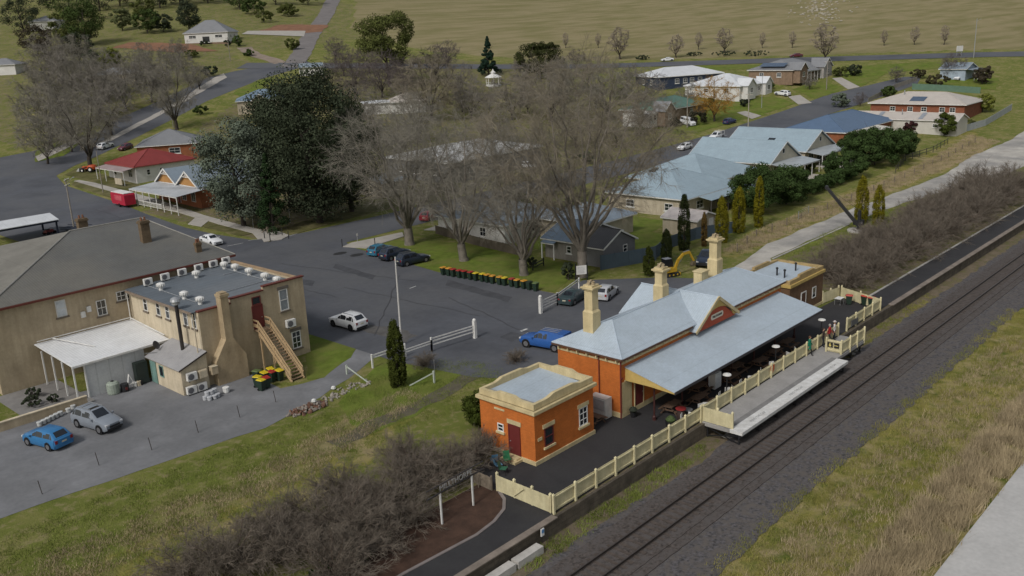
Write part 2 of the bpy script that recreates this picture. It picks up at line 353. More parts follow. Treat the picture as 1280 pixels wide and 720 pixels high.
sheet('driveway',[G(x,y) for x,y in((-20,655),(48,632),(140,600),(330,535),(400,497),(450,462),(475,442),(490,424),(470,415),(440,412),(447,432),(438,447),(405,472),(380,480),(350,486),(315,468),(260,470),(200,470),(100,490),(48,515),(-20,540))],.018,DRIVE,2,.15)
# lawns and verges
sheet('hotel_lawn',[G(x,y) for x,y in((381,413),(410,411),(436,418),(447,431),(438,447),(405,472),(384,475))],.024,LAWN,1.5,.12)
sheet('tree_lawn',[(35.6,68.5),(39.8,69.3),(41.8,67),(45.5,60),(47.6,48),(46,37),(46.4,31),(42,30.2),(34.4,27.4),(33.4,46)],.028,LAWN,1.6,.12)
sheet('station_lawn',[G(x,y) for x,y in((468,459),(505,447),(560,433),(592,428),(600,440),(590,462),(560,492),(520,520),(470,540),(440,530),(420,505))],.02,LAWN,1.6,.2)
sheet('yard_lawn',[(48,31.5),(66,29.5),(67,36),(75,38),(75,47),(58,52),(50,45)],.02,LAWN,2,.2)
sheet('worn_track',ribbon([G(x,y) for x,y in((598,462),(560,488),(520,508),(470,530),(420,556))],.9,.9),.024,mat('worn_earth',(.10,.088,.06),.95,.25,1,world=True),1,.25)
for nm,pts in (('front_lawn',[G(x,y) for x,y in((838,168),(870,166),(905,156),(935,147),(960,144),(925,126),(880,140),(850,160))]),('front_lawn',[G(x,y) for x,y in((921,128),(966,120),(995,130),(955,142))]),('front_lawn',[G(x,y) for x,y in((990,112),(1022,102),(1060,110),(1020,124))]),('roadside_lawn',[G(x,y) for x,y in((1075,108),(1040,97),(1060,83),(1185,76),(1190,84),(1110,92))]),('roadside_lawn',[G(x,y) for x,y in((850,90),(990,84),(985,80),(850,83))]),('paddock_lawn',[G(x,y) for x,y in((1165,112),(1245,112),(1250,97),(1180,99))])): sheet(nm,pts,.06,LAWN,3,.4)
sheet('house_driveway',[G(x,y) for x,y in((985,121),(1000,119),(1015,129),(998,131))],.09,PATHC,2); sheet('house_driveway',[G(x,y) for x,y in((1040,98),(1052,97),(1075,109),(1060,112))],.09,PATHC,2); sheet('house_driveway',[G(x,y) for x,y in((921,141),(932,139),(952,145),(940,149))],.09,PATHC,2)
# footpaths and verges of the main street
sheet('shop_footpath',[(31.0,84.9),(33.6,84.6),(35.2,86.2),(36.0,110),(38.2,132),(38.4,160),(37.8,166.5),(36.6,166.5),(36.4,150),(35.6,132),(34.2,110),(33.2,90)],.13,PATHC,2,skirt=.12)
sheet('verge',[(30.9,90),(33.1,90),(34.1,110),(31.2,108)],.10,VERGE,2,.08,skirt=.1); sheet('verge',[(33.2,133),(35.5,133),(36.3,150),(36.5,166),(34.5,163)],.10,VERGE,2,.08,skirt=.1)
sheet('verge',[(38.6,144),(43,144),(44,175),(46,184.5),(38.6,176)],.06,VERGE,2,.15)
sheet('verge',[G(x,y) for x,y in((335,303),(365,294),(430,275),(500,256),(500,250),(430,262),(370,280))],.08,VERGE,2,.1,skirt=.08)
sheet('crossing_ramp',[G(x,y) for x,y in((330,303),(352,300),(362,295),(346,289),(326,296))],.14,PATHC,2,skirt=.1)
sheet('shop_driveway',[G(x,y) for x,y in((235,281),(252,284),(262,276),(244,273))],.15,PATHC,2,skirt=.1)
sheet('corner_footpath',[G(x,y) for x,y in((428,309),(458,311),(505,296),(503,291),(470,298),(440,304))],.12,PATHC,2,skirt=.1); sheet('corner_footpath',[G(x,y) for x,y in((530,288),(552,289),(580,279),(565,277))],.12,PATHC,2,skirt=.1)
sheet('hill_footpath',[G(x,y) for x,y in((122,180),(160,160),(205,137),(240,115),(268,97),(280,92),(284,97),(270,105),(225,131),(180,155),(140,176))],.10,PATHC,3,.2)
sheet('corner_verge',[G(x,y) for x,y in((44,203),(80,195),(104,176),(60,183),(44,190))],.08,LAWN,3,.2); sheet('corner_footpath',[G(x,y) for x,y in((44,196),(98,172),(110,172),(48,202))],.11,PATHC,3)
sheet('street_verge',[G(x,y) for x,y in((290,117),(325,99),(345,97),(310,125))],.08,LAWN,3,.3)
# road markings, tar patches and manholes
def dash(a,b,w=.12): sheet('road_marking',ribbon([a,b],w/2,w/2),.05,PAINTW,1.5,.01)
for a,b in (((284,308),(304,304)),((310,301),(325,299)),((352,298),(372,292)),((512,361),(520,358)),((1,1),(1,1))):
    if a!=b: dash(G(*a),G(*b))
for k in range(7): dash((60+k*16,76.6),(63.5+k*16,76.6))
for x,y in ((425,317),(446,319)): c=G(x,y); sheet('patch',[(c[0]+1.1*math.cos(t*PI/5),c[1]+.8*math.sin(t*PI/5)) for t in range(10)],.045,plain('new_tar',(.02,.02,.021),.7),1)
c=G(655,413); sheet('road_marking',[(c[0]-.5,c[1]-.15),(c[0]+.5,c[1]-.15),(c[0]+.5,c[1]+.15),(c[0]-.5,c[1]+.15)],.05,PAINTW,1)
for nm,pts in (('loose_gravel',((438,411),(470,418),(505,428),(522,420),(500,412),(465,406))),): sheet(nm,[G(*p) for p in pts],.042,mat('worn_brown_edge',(.10,.095,.09),.95,.25,1,world=True),1.5,.3,step=.8)
for pts in (((560,350),(640,372),(636,378),(556,357)),((420,330),(470,345),(466,350),(415,335)),((640,415),(655,420),(640,428),(625,422)),((150,275),(200,292),(196,296),(146,279)),((350,345),(395,352),(391,358),(348,351))): sheet('patch',[G(*p) for p in pts],.044,mat('old_tar_patch',(.064,.066,.073),.85,.25,.8,world=True),1.5,.12,step=.8)
rr=random.Random(5)
for k,(a,b_) in enumerate((((430,360),(600,395)),((350,330),(520,352)),((500,345),(470,420)),((560,372),(690,430)),((120,262),(235,300)),((330,350),(420,372)))):
    A=Vector(G(*a));B=Vector(G(*b_)); n=14; pts=[tuple(A+(B-A)*i/n+Vector((rr.uniform(-.22,.22),rr.uniform(-.22,.22)))) for i in range(n+1)]; sheet('crack_seal',ribbon(pts,.05,.05),.052,mat('crack_tar',(.05,.05,.054),.7,.1),1)
# pale kerb line by the gravel road and sealed strip
sheet('gravel_kerb',ribbon([G(x,y) for x,y in((966,324),(1010,304),(1050,286),(1062,280))],.15,.15),.09,CONC,2,skirt=.1)
# railway formation
sheet('ballast',[(-70,-7.0),(-20,-7.3),(0,-7.2),(8,-7.6),(20,-7.3),(60,-7.1),(130,-7.2),(130,-15.2),(60,-15.6),(20,-15.8),(-70,-16)],.05,BALL,2.0,.22,step=.7)
for o_,q0_,q1_ in ((.105,-7.9,-12.75),(.15,-8.55,-12.05)): sheet('track_ballast',[(-70,q0_),(130,q0_),(130,q1_),(-70,q1_)],o_,mat('rusty_ballast',(.082,.070,.064),.95,.55,4.5,bump=.06,bscale=8,world=True,col2=(.098,.088,.084),spec=.1),2,.03,step=.5,skirt=.07)
sheet('road_bridge_approach',[(-70,-25.9),(90,-25.9),(90,-40),(-70,-40)],.09,mat('pale_road_concrete',(.44,.43,.415),.9,.08,.4,world=True),4,skirt=.2)
# platform: slab with a stone face
b=MB(); b.box(-70,150,-5.62,-5.33,-1.3,-.02); o=b.build('platform_wall',mat('platform_stone',(.115,.095,.072),.95,.35,1.3,kind='brick',kp=4,bump=.03,world=False)); tag(o,kind='structure')
b=MB(); b.box(-70,-4.5,-5.78,-5.28,-.018,.055); b.box(50.9,150,-5.78,-5.2,-.018,.06); tag(b.build('platform_coping',mat('worn_coping',(.21,.175,.145),.9,.25,1)),kind='structure')
sheet('platform_surface',[(-70,-5.27),(50.6,-5.27),(150,-5.19),(150,-2.5),(52,-2.5),(50.6,-.1),(36.6,.25),(10.2,.3),(10.2,6.3),(6.6,6.3),(6.6,.1),(0,.1),(0,3.2),(-4.2,3.2),(-4.35,-.5),(-4.9,-1.5),(-5.9,-2.4),(-7.4,-2.95),(-9.2,-3.2),(-14.8,-2.85),(-70,-2.7)],.04,ASPHD,1.6)
bedc=[(-4.35,-.5),(-4.9,-1.5),(-5.9,-2.4),(-7.4,-2.95),(-9.2,-3.2),(-14.8,-2.85),(-45,-2.75)]
sheet('garden_bed',bedc+[(-45,1.4),(-4.4,1.4)],.03,BED,1.2); sheet('bed_kerb',ribbon(bedc,.11,.11),.09,mat('grey_kerb',(.19,.165,.155),.9,.15,1,world=True),1,skirt=.09)
sheet('platform_kerb',ribbon([(52,-2.5),(150,-2.5)],.12,.12),.12,CONC,3,skirt=.1)
# ================================================================ RAILWAY AND STATION
tr=thing('railway_track','single railway track on dark ballast running past the station platform','railway track',(0,-10.28,-1.17))
SLP=mat('old_sleeper',(.075,.060,.051),.95,.35,2.5)
RAILM=mat('rail_steel',(.10,.085,.078),.45,.2,4,metal=.6)
for qq in (.755,-.755):
    b=MB(); b.box(-70,150,qq-.07,qq+.07,.14,.158); b.box(-70,150,qq-.012,qq+.012,.158,.27); b.box(-70,150,qq-.04,qq+.04,.27,.315); b.build('rail',RAILM,tr)
sm_=None
for k in range(100):
    s=-9+k*.66
    if sm_ is None: b=MB(); b.box(-.12,.12,-1.22,1.22,0,.145); sl=b.build('sleeper',SLP,tr); sm_=sl; sl.location=(s,0,0)
    else: sl=sm_.copy(); COL.objects.link(sl); sl.parent=tr; sl.location=(s,rnd.uniform(-.03,.03),rnd.uniform(-.012,.01))
b=MB()
for k in list(range(-90,0))+list(range(100,240)): s=-9+k*.66; b.box(s-.12,s+.12,-1.22,1.22,0,.14)
tag(b.build('sleeper_row',SLP,tr),kind='stuff')
# ---- small parapeted hut at the near end
hut=thing('station_hut','small orange hut with stepped cream parapet at the near end of the platform','hut',(0,0,0.04))
b=MB(); b.box(0,6.7,0,5.35,.30,3.9); wl=b.build('wall',ORANGE,hut)
b=MB(); b.box(-.09,6.79,-.09,5.44,0,.30); b.box(-.9,-.09,1.2,2.7,0,.17); b.box(-.55,-.09,1.35,2.5,.17,.26); b.build('plinth',CREAM,hut)
b=MB(); b.box(-.10,6.8,-.1,5.45,3.82,3.92); b.box(-.22,6.92,-.22,5.57,3.92,3.99)
for x0,x1,y0,y1 in ((-.22,6.92,-.22,.02),(-.22,6.92,5.33,5.57),(-.22,.02,.02,5.33),(6.68,6.92,.02,5.33)): b.box(x0,x1,y0,y1,3.99,4.15)
b.build('cornice',CREAM,hut)
b=MB()
def parapet(b,L,fn,t):
    n=[0,.22,.26,.30,.34,.66,.70,.74,.78,1]; hh=[.44,.44,.49,.57,.64,.64,.57,.49,.44,.44]
    P=[(L*u,4.2+h) for u,h in zip(n,hh)]; 
    pr=[(0,4.2)]+P+[(L,4.2)]; b.ext([fn(u,z,0) for u,z in pr],tuple(Vector(fn(0,0,t))-Vector(fn(0,0,0))))
parapet(b,6.7,lambda u,z,t:(u,0+t,z),.28);parapet(b,6.7,lambda u,z,t:(u,5.35-t,z),.28);parapet(b,4.79,lambda u,z,t:(0+t,.28+u,z-.003),.28);parapet(b,4.79,lambda u,z,t:(6.7-t,.28+u,z-.003),.28)
b.build('parapet',CREAM,hut)
b=MB(); b.slab([(.28,.28,4.10),(6.42,.28,4.10),(6.42,5.07,4.32),(.28,5.07,4.32)],.06); b.build('roof',BLUEROOF,hut)
b=MB(); b.box(.29,.9,.3,5.05,4.335,4.37); b.build('parapet_shade',mat('parapet_shade_grey',(.30,.29,.27),.8,.2,2),hut)  # grey strip on the roof: the parapet's shade put into colour
d=door(hut,'-x',1.95,.26,.95,2.25,0,DKRED,DKRED)
b=MB(); b.box(-.06,-.003,1.28,2.62,2.63,2.95); b.build('lintel',CREAM,hut); b=MB(); b.box(-.05,-.003,2.85,3.85,3.42,3.55); b.build('vent',CREAM,hut)
window(hut,'-x',3.3,1.75,.6,.62,0,WHITEP,GLASS,(1,2),sill=CREAM)
window(hut,'-y',1.5,1.05,1.0,1.45,0,DKRED,GLASS,(1,2),sill=CREAM,lintel=CREAM); window(hut,'-y',5.45,1.15,1.0,1.5,0,WHITEP,GLASS,(2,3),sill=CREAM,lintel=CREAM)
b=MB(); b.box(.3,.75,-.045,-.003,1.75,1.98); b.build('sign_plate',CREAM,hut)
# ---- main station building
S0=(10.28,0,.04); st=thing('station_building','long orange brick station with pale blue hipped roof, cream gable and tall chimneys','station',S0)
E0=5.12; RZ=6.75; XL,XR=10.28,36.6; ov=.35; QM=3.2
b=MB(S0); b.box(XL,XR,0,6.4,.45,E0-.02); b.box(20.5,26.6,6.4,6.9,.45,E0-.02); b.ext([(20.5,6.9,E0-.02),(26.6,6.9,E0-.02),(23.55,6.9,6.6)],(0,-.6,0)); b.build('wall',ORANGE,st)
b=MB(S0); b.box(XL-.07,XR+.07,-.07,6.47,0,.45); b.box(20.4,26.7,6.47,6.97,0,.45); b.build('plinth',CREAM,st)
b=MB(S0)
x0,x1,y0,y1=XL-ov,XR+ov,-ov,6.4+ov; th=.09
h0=x0+(y1-y0)/2; h1=x1-(y1-y0)/2
A=[(x0,y0,E0),(x1,y0,E0),(x1,y1,E0),(x0,y1,E0)]; r0=(h0,QM,RZ); r1=(h1,QM,RZ)
b.slab([A[0],A[1],r1,r0],th);b.slab([A[2],A[3],r0,r1],th); rf=b.build('roof',BLUEROOF,st)
b=MB(S0); b.slab([A[3],A[0],r0],th); b.build('roof_hip',BLUEROOFY,rf); b=MB(S0); b.slab([A[1],A[2],r1],th); b.build('roof_hip',BLUEROOFY,rf)
GC,GW,GH=23.55,3.55,6.86
b=MB(S0)  # cross gable roofs, front and rear
for s in(-1,1):
    b.slab([(GC,-.75,GH),(GC+s*GW,-.75,4.62),(GC+s*GW,.35,4.62),(GC+s*(GW-.75),.5,5.28),(GC,3.2,GH)][::s],.08)
    b.slab([(GC,7.35,GH-.02),(GC+s*GW,7.35,4.9),(GC+s*GW,6.2,4.9),(GC,3.2,GH-.02)][::-s],.08)
b.build('gable_roof',BLUEROOFY,rf)
b=MB(S0)
for a,c in ((r0,r1),(A[0],r0),(A[3],r0),(A[1],r1),(A[2],r1),((GC,-.75,GH),(GC,7.35,GH))):
    b.tube((a[0],a[1],a[2]+.015),(c[0],c[1],c[2]+.015),.05,n=6)
b.build('ridge_cap',mat('ridge_steel',(.43,.50,.57),.5,.05),rf)
for p,q in ((A[0],(20.0,y0,E0)),((27.1,y0,E0),A[1]),(A[1],A[2]),(A[3],A[0])):
    b=MB(S0); b.bar((p[0],p[1],E0-.09),(q[0],q[1],E0-.09),.12,.13); b.build('gutter',mat('brown_gutter',(.10,.055,.035),.6,.1),st)
b=MB(S0)
x=XL+.3
while x<XR:
    if not 20<x<27.2: b.box(x-.05,x+.05,-.30,-.003,E0-.42,E0-.17)
    x+=1.05
for k in range(7): y=.3+k*.97; b.box(XL-.30,XL-.003,y-.05,y+.05,E0-.42,E0-.17)
b.box(XL+.02,XR-.02,-.05,-.004,E0-.62,E0-.44); b.box(XL-.05,XL-.004,.02,6.38,E0-.62,E0-.44); b.build('eave_bracket',CREAM,st)
b=MB(S0); b.tube((XL-.10,-.02,0),(XL-.10,-.02,E0-.15),.06,n=8); b.tube((XL-.1,-.02,3.3),(XL-.1,-.24,3.5),.06); b.tube((XL-.1,2.1,.1),(XL-.1,2.1,E0-.15),.045); b.build('downpipe',DKRED,st)
# front gable: cream boards with an arched opening, red panel and name board
b=MB(S0); zs=lambda u: GH-.08-abs(u)*(GH-4.62)/GW
arch=[]
for k in range(13):
    t=k/12; u=-2.75+5.5*t; arch.append((u,4.62+1.32*math.sin(PI*t)**.62))
for k in range(12):
    (u0,z0),(u1,z1)=arch[k],arch[k+1]
    b.ext([(GC+u0,-.70,z0),(GC+u1,-.70,z1),(GC+u1,-.70,zs(u1)),(GC+u0,-.70,zs(u0))],(0,.07,0))
for s in(-1,1): b.ext([(GC+s*2.75,-.70,4.62),(GC+s*(GW-.04),-.70,4.55),(GC+s*(GW-.04),-.70,4.58),(GC+s*2.75,-.7,zs(2.75))],(0,.07,0))
b.build('gable_board',mat('ochre_paint',(.50,.36,.12),.7,.12,2),st)
b=MB(S0)
for s in(-1,1): b.bar((GC,-.78,GH-.03),(GC+s*(GW+.05),-.78,4.52),.09,.26)
b.build('barge_board',CREAM,st)
b=MB(S0); b.ext([(GC-3.2,-.60,4.42),(GC+3.2,-.60,4.42),(GC,-.60,GH-.25)],(0,.1,0)); gp=b.build('gable_panel',mat('red_gable_paint',(.38,.075,.035),.7,.1,2),st)
b=MB(S0); n=[]; L,h=1.02,.24
for k in range(24):
    a=2*PI*k/24; cx=L-.2 if math.cos(a)>0 else -(L-.2); n.append((GC+cx+.2*math.cos(a),h*math.sin(a)/1.0*1.0))
b.ext([(x,-.64,5.18+z) for x,z in n],(0,.035,0)); sg=b.build('name_board',mat('pale_board',(.68,.62,.50),.6,.05),st)
def text(s,size,loc,rot,m,parent,name='lettering',dep=.012):
    cu=bpy.data.curves.new(name,'FONT'); cu.body=s; cu.size=size; cu.align_x='CENTER'; cu.align_y='CENTER'; cu.extrude=dep
    o=bpy.data.objects.new(name,cu); COL.objects.link(o); dg=bpy.context.evaluated_depsgraph_get(); me=bpy.data.meshes.new_from_object(o.evaluated_get(dg)); bpy.data.objects.remove(o)
    me.materials.clear(); me.materials.append(m); t=link(name,me,parent); t.location=loc; t.rotation_euler=rot; return t
text('MILLTHORPE',.27,(GC-S0[0],-.655,5.18-S0[2]),(PI/2,0,0),BLACKM,sg)
# verandah awning over the platform
AZ0,AZ1,AQ=4.22,3.18,-4.58
b=MB(S0); b.slab([(10.75,.0,AZ0),(10.75,AQ,AZ1),(36.05,AQ,AZ1),(36.05,0,AZ0)],.07); aw=b.build('awning_roof',BLUEROOF,st)
b=MB(S0); b.bar((10.75,AQ-.03,AZ1-.11),(36.05,AQ-.03,AZ1-.11),.07,.2); b.build('awning_fascia',mat('dark_slate_paint',(.045,.042,.048),.6,.1),aw)
for x in (10.80,35.96): b=MB(S0); b.ext([(x,0,AZ0-.08),(x,AQ+.05,AZ1-.09),(x,AQ+.05,AZ1-.2),(x,-2.3,3.08),(x,0,3.05)],(.05,0,0)); b.build('awning_end',mat('ochre_paint',(.5,.36,.12)),aw)
for k in range(7):
    x=11.5+k*3.95; b=MB(S0); b.tube((x,-2.25,0),(x,-2.25,3.3),.075,n=10); b.lathe([(.15,.0),(.15,.3),(.09,.4)],10,(x,-2.25,.04)); po=b.build('awning_post',mat('maroon_post',(.055,.02,.018),.5,.1),st)
    b=MB(S0); b.box(x-.11,x+.11,-2.36,-2.14,2.85,3.32); b.bar((x,-2.36,2.9),(x,-3.1,3.3),.06,.1); b.bar((x,-2.14,2.9),(x,-1.4,3.5),.06,.1); b.build('bracket',CREAM,po)
for s,nm in ((12.6,0),(15.8,1),(19.2,1),(28.2,1),(31.6,1),(34.6,0)):
    if nm: window(st,'-y',s-S0[0],1.1,1.1,1.9,-S0[1],WHITEP,GLASS,(2,2),sill=CREAM)
    else: door(st,'-y',s-S0[0],.25,1.1,2.5,0,DKRED,CREAM)
door(st,'-y',22.3-S0[0],.25,1.3,2.5,0,DKRED,CREAM); door(st,'-y',25.2-S0[0],.25,1.3,2.5,0,DKRED,CREAM)
b=MB(S0); b.box(XL+.4,XR-.4,-.05,-.003,2.95,3.1); b.box(10.33,11.6,-.06,-.004,.46,3.0); b.build('wall_trim',CREAM,st)
def chim(x,y,zb,zt,w):
    b=MB(S0); zm=zb+(zt-zb)*.45
    b.box(x-w/2,x+w/2,y-w/2,y+w/2,zb,zm); b.add([(x-w/2,y-w/2,zm),(x+w/2,y-w/2,zm),(x+w/2,y+w/2,zm),(x-w/2,y+w/2,zm)]+[(x+i*w*.39,y+j*w*.39,zm+.18) for i,j in((-1,-1),(1,-1),(1,1),(-1,1))],[(0,1,5,4),(1,2,6,5),(2,3,7,6),(3,0,4,7),(4,5,6,7)])
    b.box(x-w*.39,x+w*.39,y-w*.39,y+w*.39,zm+.1,zt-.62)
    b.box(x-w*.5,x+w*.5,y-w*.5,y+w*.5,zt-.62,zt-.48); b.box(x-w*.62,x+w*.62,y-w*.62,y+w*.62,zt-.48,zt-.36); b.box(x-w*.45,x+w*.45,y-w*.45,y+w*.45,zt-.36,zt-.2)
    o=b.build('chimney',CREAM,st)
    b=MB(S0)
    for d in (-.24,.24): b.lathe([(.17,0),(.19,.06),(.13,.10),(.13,.22),(.16,.26)],10,(x,y+d*.9,zt-.2))
    for k in range(6): a0,a1=PI*k/6,PI*(k+1)/6; b.bar((x-.30*math.cos(a0),y-.02,zt-.18+.34*math.sin(a0)),(x-.3*math.cos(a1),y-.02,zt-.18+.34*math.sin(a1)),.16,.07)
    b.build('chimney_cap',mat('worn_cap',(.34,.27,.17),.9,.2,2),o)
chim(12.2,4.3,5.6,10.1,1.02);chim(21.4,3.75,6.2,9.6,.98);chim(31.2,4.15,6.0,10.3,1.05)
b=MB(S0); b.box(28.6,29.75,4.0,4.9,5.9,7.15); b.box(28.52,29.83,3.92,4.98,7.15,7.25); b.build('chimney_stub',CREAM,st)
# ---- far hut, bare brick under an ochre parapet
h2=thing('station_hut','small brown brick hut with ochre parapet at the far end of the station','hut',(39.6,.5,.04))
TANB=mat('brown_brick',(.17,.10,.055),.9,.2,1,kind='brick',kp=1.2,bump=.008); OCH=mat('ochre_paint',(.5,.36,.12))
b=MB(); b.box(0,7.7,0,5.4,.3,3.55); b.build('wall',TANB,h2); b=MB(); b.box(-.06,7.76,-.06,5.46,0,.3); b.build('plinth',CREAM,h2)
b=MB(); b.box(-.16,7.86,-.16,5.56,3.55,3.85); b.build('cornice',OCH,h2)
b=MB(); b.box(0,7.7,0,.3,3.85,4.25); b.box(0,7.7,5.1,5.4,3.85,4.25); b.box(0,.3,.3,5.1,3.85,4.25); b.box(7.4,7.7,.3,5.1,3.85,4.25); b.box(2.2,5.5,-.01,.29,4.25,4.48); b.box(2.2,5.5,5.11,5.41,4.25,4.48); b.build('parapet',mat('weathered_ochre',(.36,.26,.12),.9,.25,2),h2)
b=MB(); b.slab([(.3,.3,3.95),(7.4,.3,3.95),(7.4,5.1,4.06),(.3,5.1,4.06)],.06); b.build('roof',BLUEROOF,h2)
for x,y in ((2.0,1.6),(2.3,2.6),(5.1,1.9)): b=MB(); b.tube((x,y,3.9),(x,y,4.75),.09,n=8); b.lathe([(.14,0),(.14,.12),(.02,.2)],8,(x,y,4.7)); b.build('vent_pipe',BLACKM,h2)
door(h2,'-y',3.1,.25,.95,2.1,0,mat('brown_door',(.10,.05,.03),.6)); window(h2,'-y',5.6,1.2,.9,1.2,0)
# ---- cream picket fences: every run is one fence with panel and posts
def fence(name,label,pts,h=1.15,z0=.10,post=2.2,drop=0.,side=1,gap=None,base=0.,cat='fence'):
    o=pts[0]; t=thing(name,label,cat,(o[0],o[1],base)); pn=MB((o[0],o[1],0)); rl=MB((o[0],o[1],0)); posts=[]
    for a,b in zip(pts[:-1],pts[1:]):
        a=Vector(a);b=Vector(b);L=(b-a).length;d=(b-a)/L;n=Vector((-d.y,d.x))*side; k=int(L/.11)
        for i in range(k):
            p=a+d*(i+.5)*L/k; w=L/k*.44; zt=z0+h+rnd.uniform(-.008,.008)
            c=[p-d*w-n*.012,p+d*w-n*.012,p+d*w+n*.012,p-d*w+n*.012]; pn.prism([(v.x,v.y) for v in c],z0,zt)
        for zz in (z0+.16,z0+h-.14): rl.bar((a.x-n.x*.05,a.y-n.y*.05,zz),(b.x-n.x*.05,b.y-n.y*.05,zz),.07,.09)
        m=max(1,round(L/post))
        for i in range(m+1):
            if i==0 and posts: continue
            posts.append((a+d*L*i/m-n*.10))
    pn.build('picket_panel',CREAMF,t); rl.build('rail',CREAMF,t)
    for p in posts:
        b=MB((o[0],o[1],0)); b.box(p.x-.075,p.x+.075,p.y-.075,p.y+.075,-drop,z0+h+.10); b.add([(p.x-.09,p.y-.09,z0+h+.10),(p.x+.09,p.y-.09,z0+h+.10),(p.x+.09,p.y+.09,z0+h+.10),(p.x-.09,p.y+.09,z0+h+.10),(p.x,p.y,z0+h+.24)],[(0,1,4),(1,2,4),(2,3,4),(3,0,4),(3,2,1,0)]); b.build('post',CREAMF,t)
    return t
fence('picket_fence','cream picket fence along the platform edge from the corner post to the raised deck',[(-4.3,-5.2),(13.35,-5.2)],drop=.75)
fe=fence('picket_fence','short cream picket fence with a narrow gate across the near end of the platform',[(-4.42,-.35),(-4.42,-5.06)],post=1.55,drop=.05,side=-1)
b=MB((-4.42,-.35,0)); b.bar((-4.52,-2.0,.3),(-4.52,-2.9,1.1),.05,.09); b.build('gate_brace',CREAMF,fe)
fence('picket_fence','long cream picket fence between the shaded platform and the raised concrete deck',[(13.5,-5.2),(38.2,-5.2)],drop=.02)
fence('picket_fence','short cream picket return at the near end of the raised concrete deck',[(13.55,-5.35),(13.55,-7.85)],post=1.2,drop=.3,side=-1)
ff=fence('picket_fence','cream picket fence round the far end of the platform beside the red bins',[(40.2,-5.2),(48.5,-5.2),(50.5,-.2)],drop=.55)
b=MB((40.2,-5.2,0)); b.box(41.0,42.6,-5.42,-5.36,.25,.85); b.build('notice_panel',mat('grey_panel',(.12,.12,.12),.6),ff)
fence('picket_fence','cream picket fence joining the brown brick hut to the back platform corner',[(50.4,-.05),(47.4,.4)],post=1.6,side=1)
b=MB((13.5,-5.2,0)); b.ext([(24.6+u,-5.34,z) for u,z in ((0,.75),(.3,.45),(.6,.75),(.6,1.2),(0,1.2))],(0,.03,0)); tag(b.build('shield_sign',mat('orange_red_sign',(.55,.11,.03),.5)),'small orange red shield sign fixed to the long deck fence','sign'); bpy.data.objects['shield_sign'].location=(13.5,-5.2,0)
# ---- raised concrete deck beside the rails
dk=thing('platform_deck','raised grey concrete platform deck with white tactile edge on black steel legs','platform deck',(13.4,-5.3,0))
D=(13.4,-5.3,0); b=MB(D); b.box(13.4,38.6,-7.75,-5.29,-.22,.05); b.box(13.4,32.4,-7.74,-7.70,-.22,.048); b.build('slab',mat('deck_concrete',(.30,.29,.28),.85,.12,.7),dk)
b=MB(D); b.box(13.42,32.4,-8.82,-7.752,-.20,.065); eg=b.build('edge_strip',mat('white_edge',(.66,.66,.65),.7,.08,1.5,kind='stain'),dk)
b=MB(D); b.box(13.42,32.4,-7.749,-7.28,.051,.056); b.build('tactile_strip',mat('mid_grey_strip',(.20,.195,.19),.9),dk)
for x in (16.0,22.5,29.0): text('MIND THE GAP',.34,(x-13.4+.8,-8.3+5.3,.069),(0,0,0),mat('grey_stencil',(.22,.22,.22),.7),eg,dep=.002)
b=MB(D); b.box(13.4,32.4,-8.7,-8.5,-.42,-.201); b.box(13.4,38.6,-5.62,-5.45,-.42,-.221)
for x in [13.7+k*3.1 for k in range(7)]+[36.4,38.4]:
    ymax=-8.5 if x<33 else -7.5
    for y in (-5.7,ymax+.1): b.tube((x,y,-1.22),(x,y,-.22),.08,n=8)
    b.bar((x,-5.7,-1.1),(x,ymax,-.4),.07,.07); b.bar((x,-5.7,-.42),(x,ymax,-1.1),.07,.07); b.box(x-.06,x+.06,ymax-.1,-5.6,-.42,-.23)
b.box(33.0,38.5,-7.7,-7.55,-.42,-.221)
for x in (35,37): b.bar((x-1,-7.62,-.4),(x+1,-7.62,-1.1),.07,.07)
b.build('steel_frame',BLACKM,dk)
b=MB(D)
for x in (15.2,38.2): b.box(x-.9,x+.9,-8.2,-6.6,-1.25,-1.16)
b.build('footing',CONC,dk)
rp=fence('landing_rail','cream boarded railing with accessibility signs round the landing at the far end of the deck',[(33.7,-6.2),(33.7,-7.62),(38.5,-7.62)],post=1.85,drop=.2,side=1,cat='railing')
b=MB((33.7,-6.2,0))
for y in (-6.55,-7.15): b.box(33.59,33.62,y-.24,y+.24,.55,1.0)
sgn=b.build('sign_panel',BLACKM,rp)
b=MB((33.7,-6.2,0))
for y in (-6.55,): b.tube((33.585,y,.72),(33.575,y,.72),.11,n=14); b.box(33.572,33.586,y-.03,y+.06,.78,.9); b.tube((33.585,y,.93),(33.575,y,.93),.04,n=10)
b.box(33.572,33.586,-7.32,-7.0,.74,.80); b.add([(33.572,-6.99,.66),(33.572,-6.99,.88),(33.572,-6.93,.77)],[(0,1,2)]); b.build('symbol',mat('yellow_symbol',(.6,.5,.15),.6),sgn)
